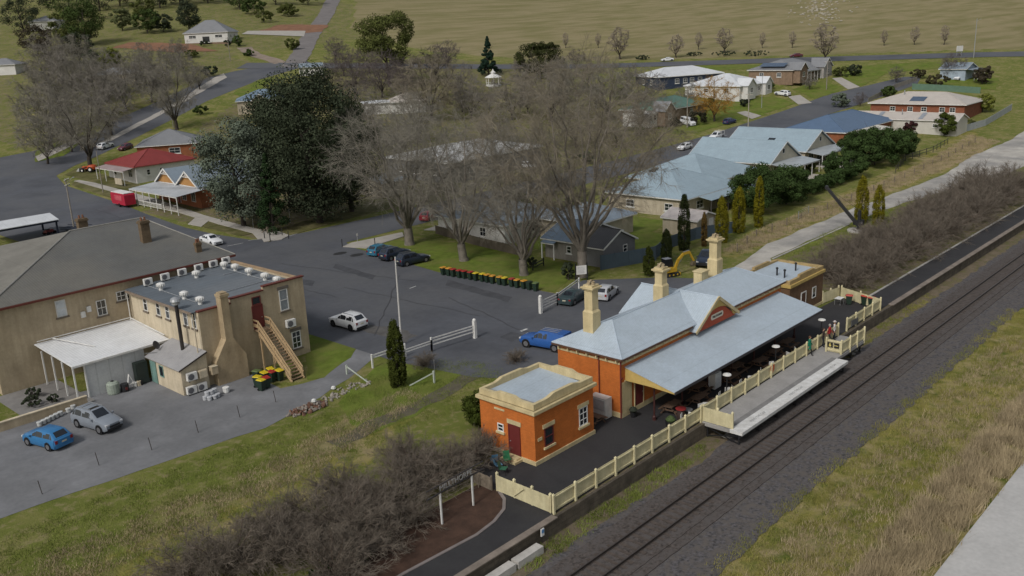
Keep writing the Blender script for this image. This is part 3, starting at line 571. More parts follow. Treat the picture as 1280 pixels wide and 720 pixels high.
# ---- platform furniture
WOOD=mat('picnic_timber',(.12,.075,.05),.85,.3,3)
def picnic(x,y,rz,label):
    t=thing('picnic_table',label,'picnic table',(x,y,.06),rz,'picnic tables under the awning')
    b=MB()
    for k in range(5): b.box(-.9,.9,-.36+k*.147,-.36+k*.147+.135,.72,.76)
    b.build('table_top',WOOD,t)
    for s in(-1,1):
        b=MB(); b.box(-.9,.9,s*.72-.13,s*.72+.13,.42,.46); b.build('bench',WOOD,t)
    for x_ in(-.65,.65):
        b=MB()
        for s in(-1,1): b.bar((x_,s*.75,0),(x_,s*.12,.72),.05,.1)
        b.bar((x_,-.72,.4),(x_,.72,.4),.05,.1); b.build('leg',WOOD,t)
picnic(13.6,-2.6,.1,'dark timber picnic table by the first awning post'); picnic(8.1,1.2,PI/2,'grey weathered picnic table between the small hut and the station wall')
picnic(21.5,-3.3,0,'dark picnic table under the middle of the awning'); picnic(26.5,-3.4,0,'dark picnic table in the shade nearer the far end of the awning')
for x,y,lb in ((16.2,-3.5,'dark picnic table second along under the awning, behind the fence corner'),(18.2,-2.2,'dark picnic table close to the wall behind the white cabinet'),(24.0,-2.4,'dark picnic table against the wall between the two middle ones'),(29.4,-3.3,'dark picnic table under the far half of the awning'),(32.4,-3.0,'dark picnic table under the far end of the awning')): picnic(x,y,.05,lb)
def chair(m):
    t=thing('metal_chair','white metal cafe chair','chair',(0,0,0),0,'white cafe chairs on the platform')
    b=MB(); b.box(-.22,.22,-.22,.22,.43,.46); b.build('seat',m,t); b=MB(); b.box(-.22,.22,.19,.22,.55,.86); b.build('backrest',m,t)
    for i in(-1,1):
        for j in(-1,1): b=MB(); b.tube((i*.2,j*.2,0),(i*.2,j*.2,.43 if j<0 else .86),.018,n=6); b.build('leg',m,t)
    return t
c0=chair(WHITEP); sp=[(12.2,-4.5,.3),(13.0,-4.75,1.6),(14.6,-4.6,-.5),(16.6,-4.75,2.5),(17.7,-4.6,.2),(19.6,-4.7,1),(22.4,-4.6,2),(24.4,-4.7,.5),(26.2,-4.6,-.8),(29.5,-4.6,1.2),(15.3,-4.5,2.2),(18.7,-4.55,-.9),(21.0,-4.65,.1),(31.0,-4.6,.7)]
wh=['beside the red barrel table','second from the red barrel table','at the corner of the raised deck','just past the start of the deck fence','behind the second deck fence panel','behind the third deck fence panel','left of the shield sign','right of the shield sign','between the shield sign and the man-high heater','nearest the people on the deck','by the second picnic table along','in front of the white cabinet','left of the middle patio heater by the fence','opposite the green coat']
for i,(x,y,a) in enumerate(sp):
    lb='white metal cafe chair '+wh[i].replace('man-high','far')
    if i==0: c0.location=(x,y,.05); c0.rotation_euler=(0,0,a); c0['label']=lb
    else: dup(c0,(x,y,.05),a,lb)
def lathe_thing(name,label,cat,loc,parts,group=None,n=14):
    t=thing(name,label,cat,loc,0,group)
    for nm,pr,m in parts: MB().lathe(pr,n).build(nm,m,t)
    return t
lathe_thing('barrel_table','dark barrel with a red top standing by the near awning post','barrel',(12.7,-3.9,.05),[('barrel',[(.26,0),(.32,.25),(.33,.5),(.30,.8),(.27,.95)],plain('dark_barrel',(.05,.03,.025),.7)),('table_top',[(.42,.95),(.42,1.0)],plain('red_top',(.28,.03,.03),.5))])
lathe_thing('barrel_table','round metal table with white top next to the red barrel','table',(13.4,-4.1,.05),[('stem',[(.22,0),(.05,.06),(.05,.7)],BLACKM),('table_top',[(.38,.7),(.38,.73)],STEEL)])
lathe_thing('plant_tub','black barrel tub with a green plant by the picket fence','planter',(11.2,-3.95,.05),[('tub',[(.36,0),(.42,.5),(.38,.5),(.36,.42)],BLACKM),('plant',[(.3,.44),(.40,.62),(.22,.85),(.05,.95)],mat('potted_leaf',(.06,.09,.03),.9,.4,9,bump=.06,bscale=14))])
lathe_thing('plant_pot','small dark pot plant against the corner of the station wall','planter',(11.0,-.6,.05),[('pot',[(.2,0),(.27,.42),(.2,.4)],BLACKM),('plant',[(.18,.4),(.36,.6),(.2,.8),(.03,.9)],mat('dark_pot_leaf',(.025,.03,.02),.9,.4,9,bump=.06,bscale=14))])
for x,lb in ((18.0,'black patio heater with white disc top, nearest the awning corner'),(26.3,'black patio heater with white disc top behind the middle of the deck fence'),(35.4,'black patio heater with white disc top beyond the far awning corner')):
    lathe_thing('patio_heater',lb,'heater',(x,-4.85,.05),[('stand',[(.26,0),(.26,.5),(.05,.55),(.045,2.25)],BLACKM),('reflector',[(.12,2.25),(.36,2.31),(.33,2.38),(.05,2.45)],WHITEP)],'patio heaters along the platform')
wb=thing('white_cabinet','white upright cabinet under the awning behind the deck fence','cabinet',(19.9,-2.6,.05)); MB().box(-.5,.5,-.35,.35,.1,1.45).build('case',WHITEP,wb); MB().box(-.46,.46,-.39,-.353,.2,1.35).build('front_panel',mat('white_front',(.66,.66,.65),.5),wb)
fr=thing('fridge','white cabinet air conditioner against the orange station end wall','air conditioner',(9.55,1.5,.05)); MB().box(-.4,.4,-.8,.8,.08,1.75).build('case',mat('greyed_white',(.5,.5,.48),.6,.15),fr); MB().box(-.445,-.402,-.7,.7,.75,1.6).build('grille',mat('grey_front',(.3,.3,.3)),fr)
for k in(-.6,.6): MB().box(-.3,.3,k-.1,k+.1,0,.08).build('foot',BLACKM,fr)
# tub chairs in blue and green plastic
def seat(x,y,rz,col,label):
    t=thing('plastic_seat',label,'chair',(x,y,.05),rz,'plastic seats outside the small hut'); m=plain('seat_plastic_'+str(col),col,.45)
    MB().slab([(-.25,-.25,.44),(.25,-.25,.46),(.25,.22,.42),(-.25,.22,.42)],.03).build('seat',m,t)
    MB().slab([(-.25,.22,.44),(.25,.22,.44),(.23,.36,.92),(-.23,.36,.92)],.03).build('backrest',m,t)
    for i in(-.21,.21):
        for j in(-.2,.2): MB().tube((i*1.15,j*1.2,0),(i,j,.41),.02,n=6).build('leg',BLACKM,t)
BLU,GRN=(.10,.23,.36),(.02,.15,.06)
seat(-1.7,2.5,2.6,BLU,'pale blue plastic seat outside the small hut, the back one of the group'); seat(-1.1,1.75,-.6,GRN,'bright green plastic seat nearest the hut step'); seat(-2.1,1.7,1.2,BLU,'pale blue plastic seat facing the hut, beside the green seats'); seat(-2.3,1.0,.4,(.03,.13,.075),'dark green plastic seat nearest the end fence')
# station name sign in open letters on two posts
sn=thing('station_sign','long station name sign of cut-out letters on two white posts in the garden bed','sign',(-8.2,-.5,.03),R(2))
b=MB()
for x in(-1.45,1.45): p=MB(); p.box(x-.05,x+.05,-.05,.05,0,2.15); p.build('post',WHITEP,sn)
b.box(-2.6,2.6,-.03,.03,2.14,2.22); b.box(-2.6,2.6,-.03,.03,2.72,2.76); rail_=b.build('rail',mat('dark_sign_frame',(.05,.045,.045),.7),sn)
text('MILLTHORPE',.52,(0,-.04,2.47),(PI/2,0,0),mat('grey_letter',(.34,.335,.33),.6),sn)
# weathered paling fence behind the sign and hut
def paling(name,label,pts,h,m,post=2.4,cat='fence',gapf=.44,z=None,rails=True,spacing=.13):
    o=pts[0]; zz=lambda p: (terrain(p[0],p[1]) if z is None else z); t=thing(name,label,cat,(o[0],o[1],zz(o))); O=(o[0],o[1],zz(o)); pn=MB(O); pp=[]
    for a,b in zip(pts[:-1],pts[1:]):
        a=Vector(a);b=Vector(b);L=(b-a).length;d=(b-a)/L;n=Vector((-d.y,d.x)); k=max(1,int(L/spacing))
        for i in range(k):
            p=a+d*(i+.5)*L/k; w=L/k*gapf; z0=zz(p)
            pn.prism([((p-d*w-n*.012).x,(p-d*w-n*.012).y),((p+d*w-n*.012).x,(p+d*w-n*.012).y),((p+d*w+n*.012).x,(p+d*w+n*.012).y),((p-d*w+n*.012).x,(p-d*w+n*.012).y)],z0+.04,z0+h+rnd.uniform(-.02,.02))
        m_=max(1,round(L/post))
        for i in range(m_+1):
            if i or not pp: pp.append(a+d*L*i/m_+n*.07)
    pn.build('panel',m,t)
    for p in pp: b=MB(O); z0=zz(p); b.box(p.x-.05,p.x+.05,p.y-.05,p.y+.05,z0,z0+h+.08); b.build('post',m,t)
    return t
def railf(name,label,pts,h,m,post=2.5,rails=(.5,.95),w=.1,cat='fence',rt=None,pw=None):
    o=pts[0]; zz=lambda p:terrain(p[0],p[1]); O=(o[0],o[1],zz(o)); t=thing(name,label,cat,O); r=MB(O); pp=[]; pw=pw or w
    for a,b in zip(pts[:-1],pts[1:]):
        a=Vector(a);b=Vector(b);L=(b-a).length; m_=max(1,round(L/post))
        for i in range(m_+1):
            if i or not pp: pp.append(a+(b-a)*i/m_)
        for i in range(m_):
            p=a+(b-a)*i/m_;q=a+(b-a)*(i+1)/m_
            for f in rails: r.bar((p.x,p.y,zz(p)+h*f),(q.x,q.y,zz(q)+h*f),rt or .05,w if not rt else rt)
    r.build('rail' if not rt else 'wire',m,t)
    for p in pp: b=MB(O); z0=zz(p); b.box(p.x-pw/2,p.x+pw/2,p.y-pw/2,p.y+pw/2,z0,z0+h+.08); b.build('post',m,t)
    return t
paling('paling_fence','grey weathered paling fence running out from the front of the small hut',[(-.15,4.3),(-4.3,3.4)],1.05,TIMBER,z=.03); paling('paling_fence','short grey paling fence behind the green and blue seats beside the garden bed',[(-4.5,3.3),(-4.6,.0)],1.0,TIMBER,z=.03)
railf('wire_fence','thin wire fence on grey posts along the back of the garden bed',[(-4.8,1.0),(-12,1.0),(-24,1.1)],1.0,TIMBER,3,(.3,.6,.95),.02,rt=.018,pw=.07)
b=MB(); c=(-6.5,-5.86,-.5); b.box(-.14,.14,-.05,.02,-.25,.25); o=b.build('platform_marker',WHITEP); o.location=(-6.1,-5.85,-.25); tag(o,'small white and blue marker plate on the platform edge near the corner post','marker'); MB().box(-.1,.1,-.07,-.052,-.02,.2).build('blue_face',plain('marker_blue',(.1,.25,.5)),o)
for i,(a,b_) in enumerate(((-11.6,-9.2),(-9.0,-6.7))):
    b=MB(); b.box(0,b_-a,-.3,.3,0,.5); o=b.build('concrete_block',mat('pale_concrete',(.45,.43,.40),.9,.2,1)); o.location=(a,-6.15,-1.2); tag(o,['long pale concrete block at the foot of the platform wall, nearer the picture edge','long pale concrete block at the foot of the platform wall, below the corner post'][i],'concrete block',group='concrete blocks under the platform edge')
# ================================================================ HOTEL AND ITS YARD
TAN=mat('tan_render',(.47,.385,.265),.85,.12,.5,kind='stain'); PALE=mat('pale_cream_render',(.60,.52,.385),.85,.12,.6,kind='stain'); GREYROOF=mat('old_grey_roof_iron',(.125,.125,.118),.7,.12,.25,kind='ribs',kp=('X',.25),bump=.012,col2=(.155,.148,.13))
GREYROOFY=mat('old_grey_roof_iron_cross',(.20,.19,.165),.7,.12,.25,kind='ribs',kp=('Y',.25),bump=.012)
FLATR=mat('blue_grey_flat_roof',(.115,.135,.155),.6,.14,.3,kind='seams',kp=('Y',.8),bump=.01,col2=(.15,.165,.18)); REDCAP=mat('red_brown_capping',(.13,.035,.025),.6,.15,2); BRICKB=mat('brown_chimney_brick',(.16,.115,.07),.9,.3,2,kind='brick',kp=1.3,bump=.01)
HO=(-19.5,34,0); ht=thing('hotel','large two-storey tan rendered hotel with wide grey hipped roof and flat-roofed rear wing','hotel',HO)
b=MB(HO); b.box(-19.2,5,47.7,74.3,0,8.05); b.build('wall',TAN,ht)
b=MB(HO); x0,x1,y0,y1,ze,zr=-19.7,5.4,47.15,74.8,8.12,11.2; ym=61; xh=-5.8
xe=2.2; b.slab([(x0,y0,ze),(x1,y0,ze),(xe,ym,zr),(xh,ym,zr)],.12); b.slab([(x1,y1,ze),(x0,y1,ze),(xh,ym,zr),(xe,ym,zr)],.12); rf=b.build('roof',GREYROOF,ht)
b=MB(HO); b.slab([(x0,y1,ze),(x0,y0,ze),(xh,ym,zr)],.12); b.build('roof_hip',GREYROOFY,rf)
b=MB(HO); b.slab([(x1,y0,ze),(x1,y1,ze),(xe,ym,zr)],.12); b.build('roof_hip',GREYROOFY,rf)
b=MB(HO); b.tube((xh,ym,zr+.03),(xe,ym,zr+.03),.09,n=6); b.tube((xe,ym,zr+.03),(x1,y0,ze+.03),.06,n=6); b.tube((xh,ym,zr+.03),(x0,y0,ze+.03),.10,n=6); b.build('ridge_cap',mat('pale_ridge',(.27,.26,.235),.7,.1),rf)
b=MB(HO); b.box(x0,x1,y0-.12,y0,ze-.22,ze-.02); b.build('gutter',REDCAP,ht)
for x,y,z0,z1,w in ((-.6,54.6,9.2,12.1,.95),(2.6,49.6,8.5,9.7,.6),(-3.4,63.6,10.2,11.9,1.0)):
    b=MB(HO); b.box(x-w/2,x+w/2,y-w*.36,y+w*.36,z0,z1-.3); b.box(x-w*.6,x+w*.6,y-w*.46,y+w*.46,z1-.3,z1-.12); b.box(x-w*.52,x+w*.52,y-w*.4,y+w*.4,z1-.12,z1); o=b.build('chimney',BRICKB,ht)
    for k in(-.2,.2): b=MB(HO); b.lathe([(.13,0),(.10,.35),(.12,.36)],8,(x+k*w,y,z1)); b.build('chimney_pot',mat('terracotta',(.20,.09,.05),.8,.2),o)
window(ht,'-y',-12.85-HO[0],5.85-0,.95,1.6,47.7-34,WHITEP,mat('blind_white',(.55,.58,.60),.6),(1,2),sill=mat('stone_sill',(.16,.13,.10),.9)); window(ht,'-y',-9.15-HO[0],5.0,.95,1.55,47.7-34,WHITEP,GLASS,(2,2),sill=MC['stone_sill']); window(ht,'-y',-6.9-HO[0],6.0,1.35,.95,47.7-34,WHITEP,GLASS,(3,2),sill=MC['stone_sill'])
for x,z in ((-11.0,5.3),(-10.4,5.7)): b=MB(HO); b.box(x-.2,x+.2,47.5,47.695,z,z+.55); b.build('meter_box',WHITEP,ht)
# rear wing
b=MB(HO); rz=lambda s,q:7.25+.02*s+.012*(q-41)
b.box(-6.35,4.8,34.3,47.69,0,6.9); b.box(-6.35,-3.1,34.0,34.3,0,7.0); b.box(-3.1,.35,34.0,34.3,0,7.4); b.box(.35,4.8,34.0,34.3,0,7.75); b.box(4.5,4.8,34.3,47.1,6.9,7.55)
wg=b.build('wing_wall',TAN,ht)
b=MB(HO); b.box(-6.38,-6.351,34.02,47.6,.0,6.88); b.build('side_wall_sunlit_tone',PALE,ht)  # paler skin on the wing's sun side, sunlight put into the wall colour
b=MB(HO); b.slab([(-6.85,34.3,rz(-6.8,34.3)),(4.5,34.3,rz(4.5,34.3)),(4.5,47.1,rz(4.5,47)),(-6.85,47.1,rz(-6.8,47))],.10); wr=b.build('wing_roof',FLATR,ht)
b=MB(HO); b.box(-6.42,-3.1,33.92,34.36,7.0,7.12);b.box(-3.12,.35,33.93,34.36,7.4,7.52);b.box(.33,4.9,33.9,34.36,7.75,7.87); b.build('capping',REDCAP,ht)
b=MB(HO); b.box(4.46,4.9,34.36,47.1,7.55,7.63); b.build('side_capping',mat('tan_capping',(.32,.22,.13),.8,.2),ht)
b=MB(HO); b.box(-6.98,-6.86,34.2,47,rz(-6.9,40)-.22,rz(-6.9,40)-.03); b.build('wing_gutter',mat('dull_gutter',(.22,.17,.13),.7),ht)
b=MB(HO)
for x0_,x1_,y in((-2,2.5,37.4),(1.5,2.8,43)): b.tube((x0_,y,rz(x0_,y)+.05),(x1_,y,rz(x1_,y)+.05),.035,n=6)
b.tube((2.9,35.5,rz(2.9,35.5)+.05),(2.9,46,rz(2.9,46)+.05),.035,n=6); b.tube((-5,36.8,rz(-5,37)+.05),(-5,46.6,rz(-5,46)+.05),.035,n=6); b.build('roof_conduit',STEEL,wr)
for q in(44.2,41.6,39.8,36.4,34.9): window(ht,'-x',q-34,5.35,.78,1.55,-6.38-HO[0],WHITEP,GLASS,(1,2),sill=MC['stone_sill'])
window(ht,'-y',2.45-HO[0],4.95,.95,2.1,0,WHITEP,mat('net_curtain',(.25,.27,.29),.5),(1,2),sill=MC['stone_sill'],lintel=mat('grey_lintel',(.16,.14,.12),.9)); window(ht,'-y',3.35-HO[0],.85,1.0,1.75,0,WHITEP,GLASS,(2,3),sill=MC['stone_sill'],lintel=MC['grey_lintel'])
door(ht,'-y',-.5-HO[0],3.98,.95,2.15,0,DKRED,DKRED); window(ht,'-y',-.5-HO[0],6.25,.95,.8,0,DKRED,GLASS,(1,1),name='fanlight')
b=MB(HO); b.box(-6.9,-6.82,34.05,34.13,2.5,6.95); b.build('downpipe',PALE,ht)
# external chimney breast, sloping in to a tall flue
b=MB(HO); yb=33.15; pr=[(-5.75,0),(-2.65,0),(-2.65,2.2),(-3.75,4.1),(-3.75,8.05),(-4.5,8.05),(-4.5,4.1),(-5.75,2.2)]
b.ext([(x,yb,z) for x,z in pr],(0,.84,0)); b.box(-4.58,-3.67,yb-.08,34.0,8.05,8.3); b.box(-4.45,-3.8,yb+.05,33.9,8.3,8.45); b.build('chimney_breast',mat('tan_render_worn',(.42,.33,.21),.9,.18,.7,kind='stain'),ht)
# outside stair
sx0,sx1=-1.15,0.15; b=MB(HO); n=17; y1_,y0_=33.0,28.5
b.box(sx0,sx1,33.0,33.99,3.86,3.96)
for k in range(n): y=y1_-(k+1)*(y1_-y0_)/n; z=3.96-(k+1)*3.96/(n+1); b.box(sx0+.06,sx1-.06,y,y+.29,z-.04,z)
b.build('tread',mat('stair_timber',(.30,.21,.13),.85,.25,3),ht)
TM=mat('tan_timber_paint',(.42,.30,.17),.8,.15,2)
for x in(sx0,sx1):
    b=MB(HO); b.bar((x,33.05,3.82),(x,28.45,-.0),.06,.3); b.bar((x,33.05,4.95),(x,28.5,1.1),.06,.14); b.bar((x,33.05,4.45),(x,28.5,.6),.04,.32)
    b.bar((x,33.98,4.95),(x,33.05,4.95),.06,.14); b.bar((x,33.98,4.45),(x,33.05,4.45),.04,.32)
    for y,z in((33.05,3.9),(30.8,1.95),(28.55,.05)): b.box(x-.05,x+.05,y-.05,y+.05,max(0,z-.6),z+1.12)
    b.build('stair_rail',TM,ht)
b=MB(HO)
for x in(sx0+.1,sx1-.1): b.box(x-.07,x+.07,32.95,33.09,0,3.85)
b.build('stair_post',TM,ht)
# white-roofed extension with open verandah
b=MB(HO); b.slab([(-15.5,40.2,3.30),(-6.45,40.2,3.30),(-6.45,47.6,3.95),(-15.8,47.6,3.95)],.09); ex=b.build('extension_roof',mat('white_roof_sheet',(.74,.75,.76),.5,.05,.4,kind='ribs',kp=('X',.25),bump=.01),ht)
b=MB(HO); b.box(-15.55,-6.45,40.08,40.19,3.13,3.31); b.tube((-15.6,47.3,4.2),(-6.8,47.3,4.2),.05,n=6); b.tube((-14.2,47.3,4.15),(-12.2,43.0,3.66),.05,n=6); b.tube((-6.75,47.2,4.2),(-6.75,40.4,3.75),.06,n=6); b.tube((-6.75,47.2,4.0),(-6.75,47.2,6.8),.05,n=6); b.build('white_pipe',WHITEP,ex)
b=MB(HO); b.box(-14.4,-8.96,40.35,40.5,0,3.2); b.build('extension_wall',mat('white_panel_wall',(.55,.56,.56),.6,.06,.6,kind='boards',kp=('X',1.2)),ht)
for x,y in((-15.5,47.0),(-15.5,44.6),(-15.5,42.4),(-15.4,40.4),(-14.45,40.33)): b=MB(HO); b.box(x-.06,x+.06,y-.06,y+.06,0,3.3); b.build('verandah_post',WHITEP,ht)
sheet('verandah_floor',[(-20,39.2),(-14.4,39.2),(-14.4,47.6),(-20,47.6)],.03,mat('verandah_paving',(.20,.19,.18),.9,.15,.8,world=True),2)
# lean-to with its own skillion roof
b=MB(HO); b.ext([(-8.95,33.6,0),(-6.4,33.6,0),(-6.4,33.6,3.3),(-8.95,33.6,2.42)],(0,5.9,0)); b.build('lean_to_wall',PALE,ht)
b=MB(HO); b.slab([(-9.25,33.35,2.5),(-6.4,33.35,3.52),(-6.4,39.7,3.52),(-9.25,39.7,2.5)],.08); lr=b.build('lean_to_roof',mat('pale_grey_sheet',(.34,.335,.34),.6,.12,.5,kind='ribs',kp=('Y',.25),bump=.01),ht)
b=MB(HO); b.bar((-9.25,33.33,2.42),(-6.4,33.33,3.44),.05,.12); b.build('lean_to_fascia',mat('dark_fascia',(.05,.04,.035),.6),lr)
window(ht,'-x',37.3-34,.95,.8,1.1,-8.95-HO[0],mat('teal_paint',(.16,.27,.24),.6),GLASS,(1,1)); door(ht,'-x',38.8-34,.05,.85,2.0,-8.95-HO[0],MC['teal_paint'],MC['teal_paint'])
b=MB(HO); b.tube((-7.1,36.4,2.9),(-7.1,36.4,7.5),.17,n=12); fl=b.build('flue',mat('dark_flue',(.045,.04,.038),.5,.2,1,metal=.4),ht)
b=MB(HO); b.lathe([(.18,0),(.36,.05),(.36,.35),(.5,.36),(.42,.58),(.2,.72),(.02,.76)],14,(-7.1,36.4,7.5)); b.build('flue_cowl',STEEL,fl)
b=MB(HO); b.bar((-8.5,38.8,2.9),(-9.0,40.2,2.6),.05,.05); b.tube((-8.1,39.2,2.95),(-8.1,39.2,3.3),.04); d_=b.build('dish_arm',STEEL,lr)
b=MB(HO); b.T=Matrix.Translation((-8.3,39.1,3.45))@Matrix.Rotation(R(60),4,'X')@Matrix.Rotation(R(25),4,'Y'); b.lathe([(.05,-.1),(.28,-.04),(.42,.06),(.40,.06),(.2,-.02)],14); b.T=None; b.build('satellite_dish',mat('dark_dish',(.05,.05,.055),.5),d_)
# air conditioners and vents: every one its own
def acunit(face):
    t=thing('air_conditioner','x','air conditioner'); MB().box(-.42,.42,-.16,.16,.08,.72).build('case',WHITEP,t)
    b=MB(); b.T=Matrix.Translation((-.12,-.165,.4))@Matrix.Rotation(PI/2,4,'X'); b.lathe([(.26,-.005),(.26,.01),(.2,.018),(.05,.02)],16); b.T=None; b.build('fan_grille',mat('fan_grey',(.14,.14,.15),.6),t)
    for x in(-.3,.3): MB().box(x-.05,x+.05,-.15,.15,0,.08).build('foot',BLACKM,t)
    return t
ac=acunit(0); acp=[((-4.9,46.2),'leftmost air conditioner in the row of six along the hotel eave'),((-3.0,46.4),'second from the left in the row of six air conditioners along the hotel eave'),((-1.1,46.5),'third from the left in the row of six air conditioners along the hotel eave'),((.8,46.6),'fourth air conditioner along the hotel eave, behind a roof vent'),((2.5,46.65),'fifth from the left in the row of air conditioners along the hotel eave'),((4.0,46.7),'rightmost air conditioner in the row of six along the hotel eave')]
for i,((x,y),lb) in enumerate(acp):
    l=(x,y,rz(x,y)+.02); lb='white '+lb
    if i==0: ac.location=l; ac['label']=lb; ac['group']='air conditioners along the hotel roof'
    else: dup(ac,l,0,lb,'air conditioners along the hotel roof')
for (x,z,sc),lb in (((-8.35,.05,1.05),'lower left air conditioner of the stack on the lean-to end wall'),((-7.35,.05,1.05),'lower right air conditioner of the stack on the lean-to end wall'),((-8.15,1.25,1.1),'upper left air conditioner of the stack on the lean-to end wall')): dup(ac,(x,33.3,z),0,'white '+lb,'air conditioners on the lean-to',sc)
dup(ac,(2.75,33.75,3.15),0,'white air conditioner hung on the hotel end wall above the stair side window','air conditioners on the end wall',1.15)
t=thing('wall_box','plain cream cabinet beside the upper air conditioner on the lean-to end wall','cabinet',(-7.1,33.3,1.25)); MB().box(-.38,.38,-.16,.25,0,.72).build('case',PALE,t); MB().box(-.36,.36,-.2,-.162,.05,.67).build('cabinet_door',PALE,t)
t=thing('wall_box','small brown cabinet fixed low on the chimney breast side','cabinet',(-6.05,33.2,1.3)); MB().box(-.3,.3,-.25,.3,0,.7).build('case',TAN,t); MB().box(-.32,.32,-.27,.32,.701,.75).build('lid',PALE,t)
def vent():
    t=thing('roof_vent','x','roof vent'); MB().lathe([(.2,0),(.2,.3)],14).build('collar',WHITEP,t); b=MB(); pr=[(.21,.3),(.34,.36),(.40,.5),(.36,.66),(.2,.74)]
    b.lathe(pr,16)
    for k in range(12): a=2*PI*k/12; b.bar((.41*math.cos(a),.41*math.sin(a),.36),(.40*math.cos(a+.25),.40*math.sin(a+.25),.66),.025,.04)
    b.build('turbine_head',WHITEP,t); return t
vt=vent(); vp=[((-4.9,43.6),'nearest the left end of the eave air conditioners'),((-.6,44.6),'in the middle of the roof by the fourth air conditioner'),((2.9,45.2),'farthest back of the right-hand line of vents'),((3.1,43.4),'second from the back of the right-hand line of vents'),((3.05,40.7),'third from the back of the right-hand line of vents'),((2.95,37.7),'fourth from the back of the right-hand line of vents'),((2.9,35.5),'at the front of the right-hand line of vents'),((-5.0,38.9),'just behind the flue cowl'),((-5.0,36.0),'just in front of the flue cowl')]
for i,((x,y),lb) in enumerate(vp):
    l=(x,y,rz(x,y)); lb='white turbine roof vent '+lb
    if i==0: vt.location=l; vt['label']=lb; vt['group']='turbine vents on the hotel roof'
    else: dup(vt,l,i*.7,lb,'turbine vents on the hotel roof')
# bins
def mkbin(lid,body=(.012,.03,.018)):
    t=thing('wheelie_bin','x','wheelie bin'); m=plain('bin_body_'+str(body),body,.6); lm=mat('bin_lid_'+str(lid),lid,.5,.1,4)
    b=MB(); b.add([(-.21,-.24,.06),(.21,-.24,.06),(.21,.20,.06),(-.21,.20,.06),(-.28,-.36,1.0),(.28,-.36,1.0),(.28,.30,1.0),(-.28,.30,1.0)],[(3,2,1,0),(4,5,6,7),(0,1,5,4),(1,2,6,5),(2,3,7,6),(3,0,4,7)]); b.box(-.29,.29,-.37,.31,.94,.995); b.build('body',m,t)
    b=MB(); b.add([(-.30,-.40,1.0),(.30,-.40,1.0),(.30,.34,1.0),(-.30,.34,1.0),(-.25,-.32,1.07),(.25,-.32,1.07),(.25,.28,1.09),(-.25,.28,1.09)],[(3,2,1,0),(4,5,6,7),(0,1,5,4),(1,2,6,5),(2,3,7,6),(3,0,4,7)]); b.build('lid',lm,t)
    b=MB(); b.tube((-.26,.38,.98),(.26,.38,.98),.02,n=6); b.build('handle',m,t)
    for x in(-.2,.2): b=MB(); b.tube((x-.03,.22,.1),(x+.03,.22,.1),.1,n=12); b.build('wheel',TYRE,t)
    return t
YEL,REDL,GRNL,ORL,DRKL=(.55,.42,.02),(.30,.025,.02),(.10,.14,.05),(.52,.25,.03),(.02,.03,.02)
proto={}
def putbin(col,x,y,rz_,label,group):
    l=(x,y,terrain(x,y)+.03)
    if col not in proto: t=mkbin(col); proto[col]=t; t.location=l; t.rotation_euler=(0,0,rz_); t['label']=label; t['group']=group
    else: dup(proto[col],l,rz_,label,group)
for col,x,y,a,lb in ((YEL,-4.0,28.95,.2,'yellow-lidded wheelie bin at the front of the hotel bin group'),(REDL,-3.35,29.1,-.1,'red-lidded wheelie bin beside the front yellow one below the hotel stair'),(YEL,-3.75,29.95,.4,'yellow-lidded wheelie bin behind the front pair below the hotel stair'),(GRNL,-2.95,31.3,.3,'dull green-lidded wheelie bin at the back of the hotel bin group'),(YEL,-2.75,30.35,0,'yellow-lidded wheelie bin in the middle of the hotel bin group'),(REDL,-2.25,30.0,.2,'red-lidded wheelie bin between the yellow lids by the stair'),(YEL,-1.85,30.75,-.2,'yellow-lidded wheelie bin at the back near the stair foot'),(YEL,-1.6,29.7,.1,'yellow-lidded wheelie bin nearest the stair foot')): putbin(col,x,y,a,lb,'wheelie bins below the hotel stair')
cols=[(ORL,'orange'),(ORL,'orange'),(REDL,'red'),(REDL,'red'),(REDL,'red'),(REDL,'red'),(YEL,'yellow'),(YEL,'yellow'),(ORL,'orange'),(ORL,'orange'),(ORL,'orange'),(YEL,'yellow'),(REDL,'red'),(ORL,'orange'),(ORL,'orange'),(DRKL,'dark green'),(GRNL,'dull olive')]
ordn=['first','second','third','fourth','fifth','sixth','seventh','eighth','ninth','tenth','eleventh','twelfth','thirteenth','fourteenth','fifteenth','sixteenth','last']
p0,p1=G(554,344),G(670,364)
for i,(c,nm) in enumerate(cols):
    f=i/16; lb='%s-lidded wheelie bin, %s from the parked cars end of the long kerbside row'%(nm,ordn[i]) if i<16 else 'olive-lidded wheelie bin at the gate end of the long kerbside row'
    putbin(c,p0[0]+(p1[0]-p0[0])*f+rnd.uniform(-.08,.08),p0[1]+(p1[1]-p0[1])*f+rnd.uniform(-.08,.08),-PI/2+rnd.uniform(-.15,.15),lb,'wheelie bins in a row along the kerb')
for x,y,a,lb in ((48.6,-1.9,.3,'red-lidded wheelie bin nearest the white table on the far platform corner'),(49.3,-3.3,-.2,'left of the two close red-lidded bins on the far platform corner'),(49.1,-4.1,.1,'right of the two close red-lidded bins on the far platform corner')): putbin((.42,.05,.03),x,y,a,lb,'red-lidded bins on the far platform')
t=thing('folding_table','small white table with thin legs on the far platform corner by the bins','table',(48.0,-1.1,.05)); MB().box(-.5,.5,-.35,.35,.70,.73).build('table_top',WHITEP,t)
for i in(-1,1):
    for j in(-1,1): MB().tube((i*.44,j*.3,0),(i*.44,j*.3,.7),.02,n=6).build('leg',STEEL,t)
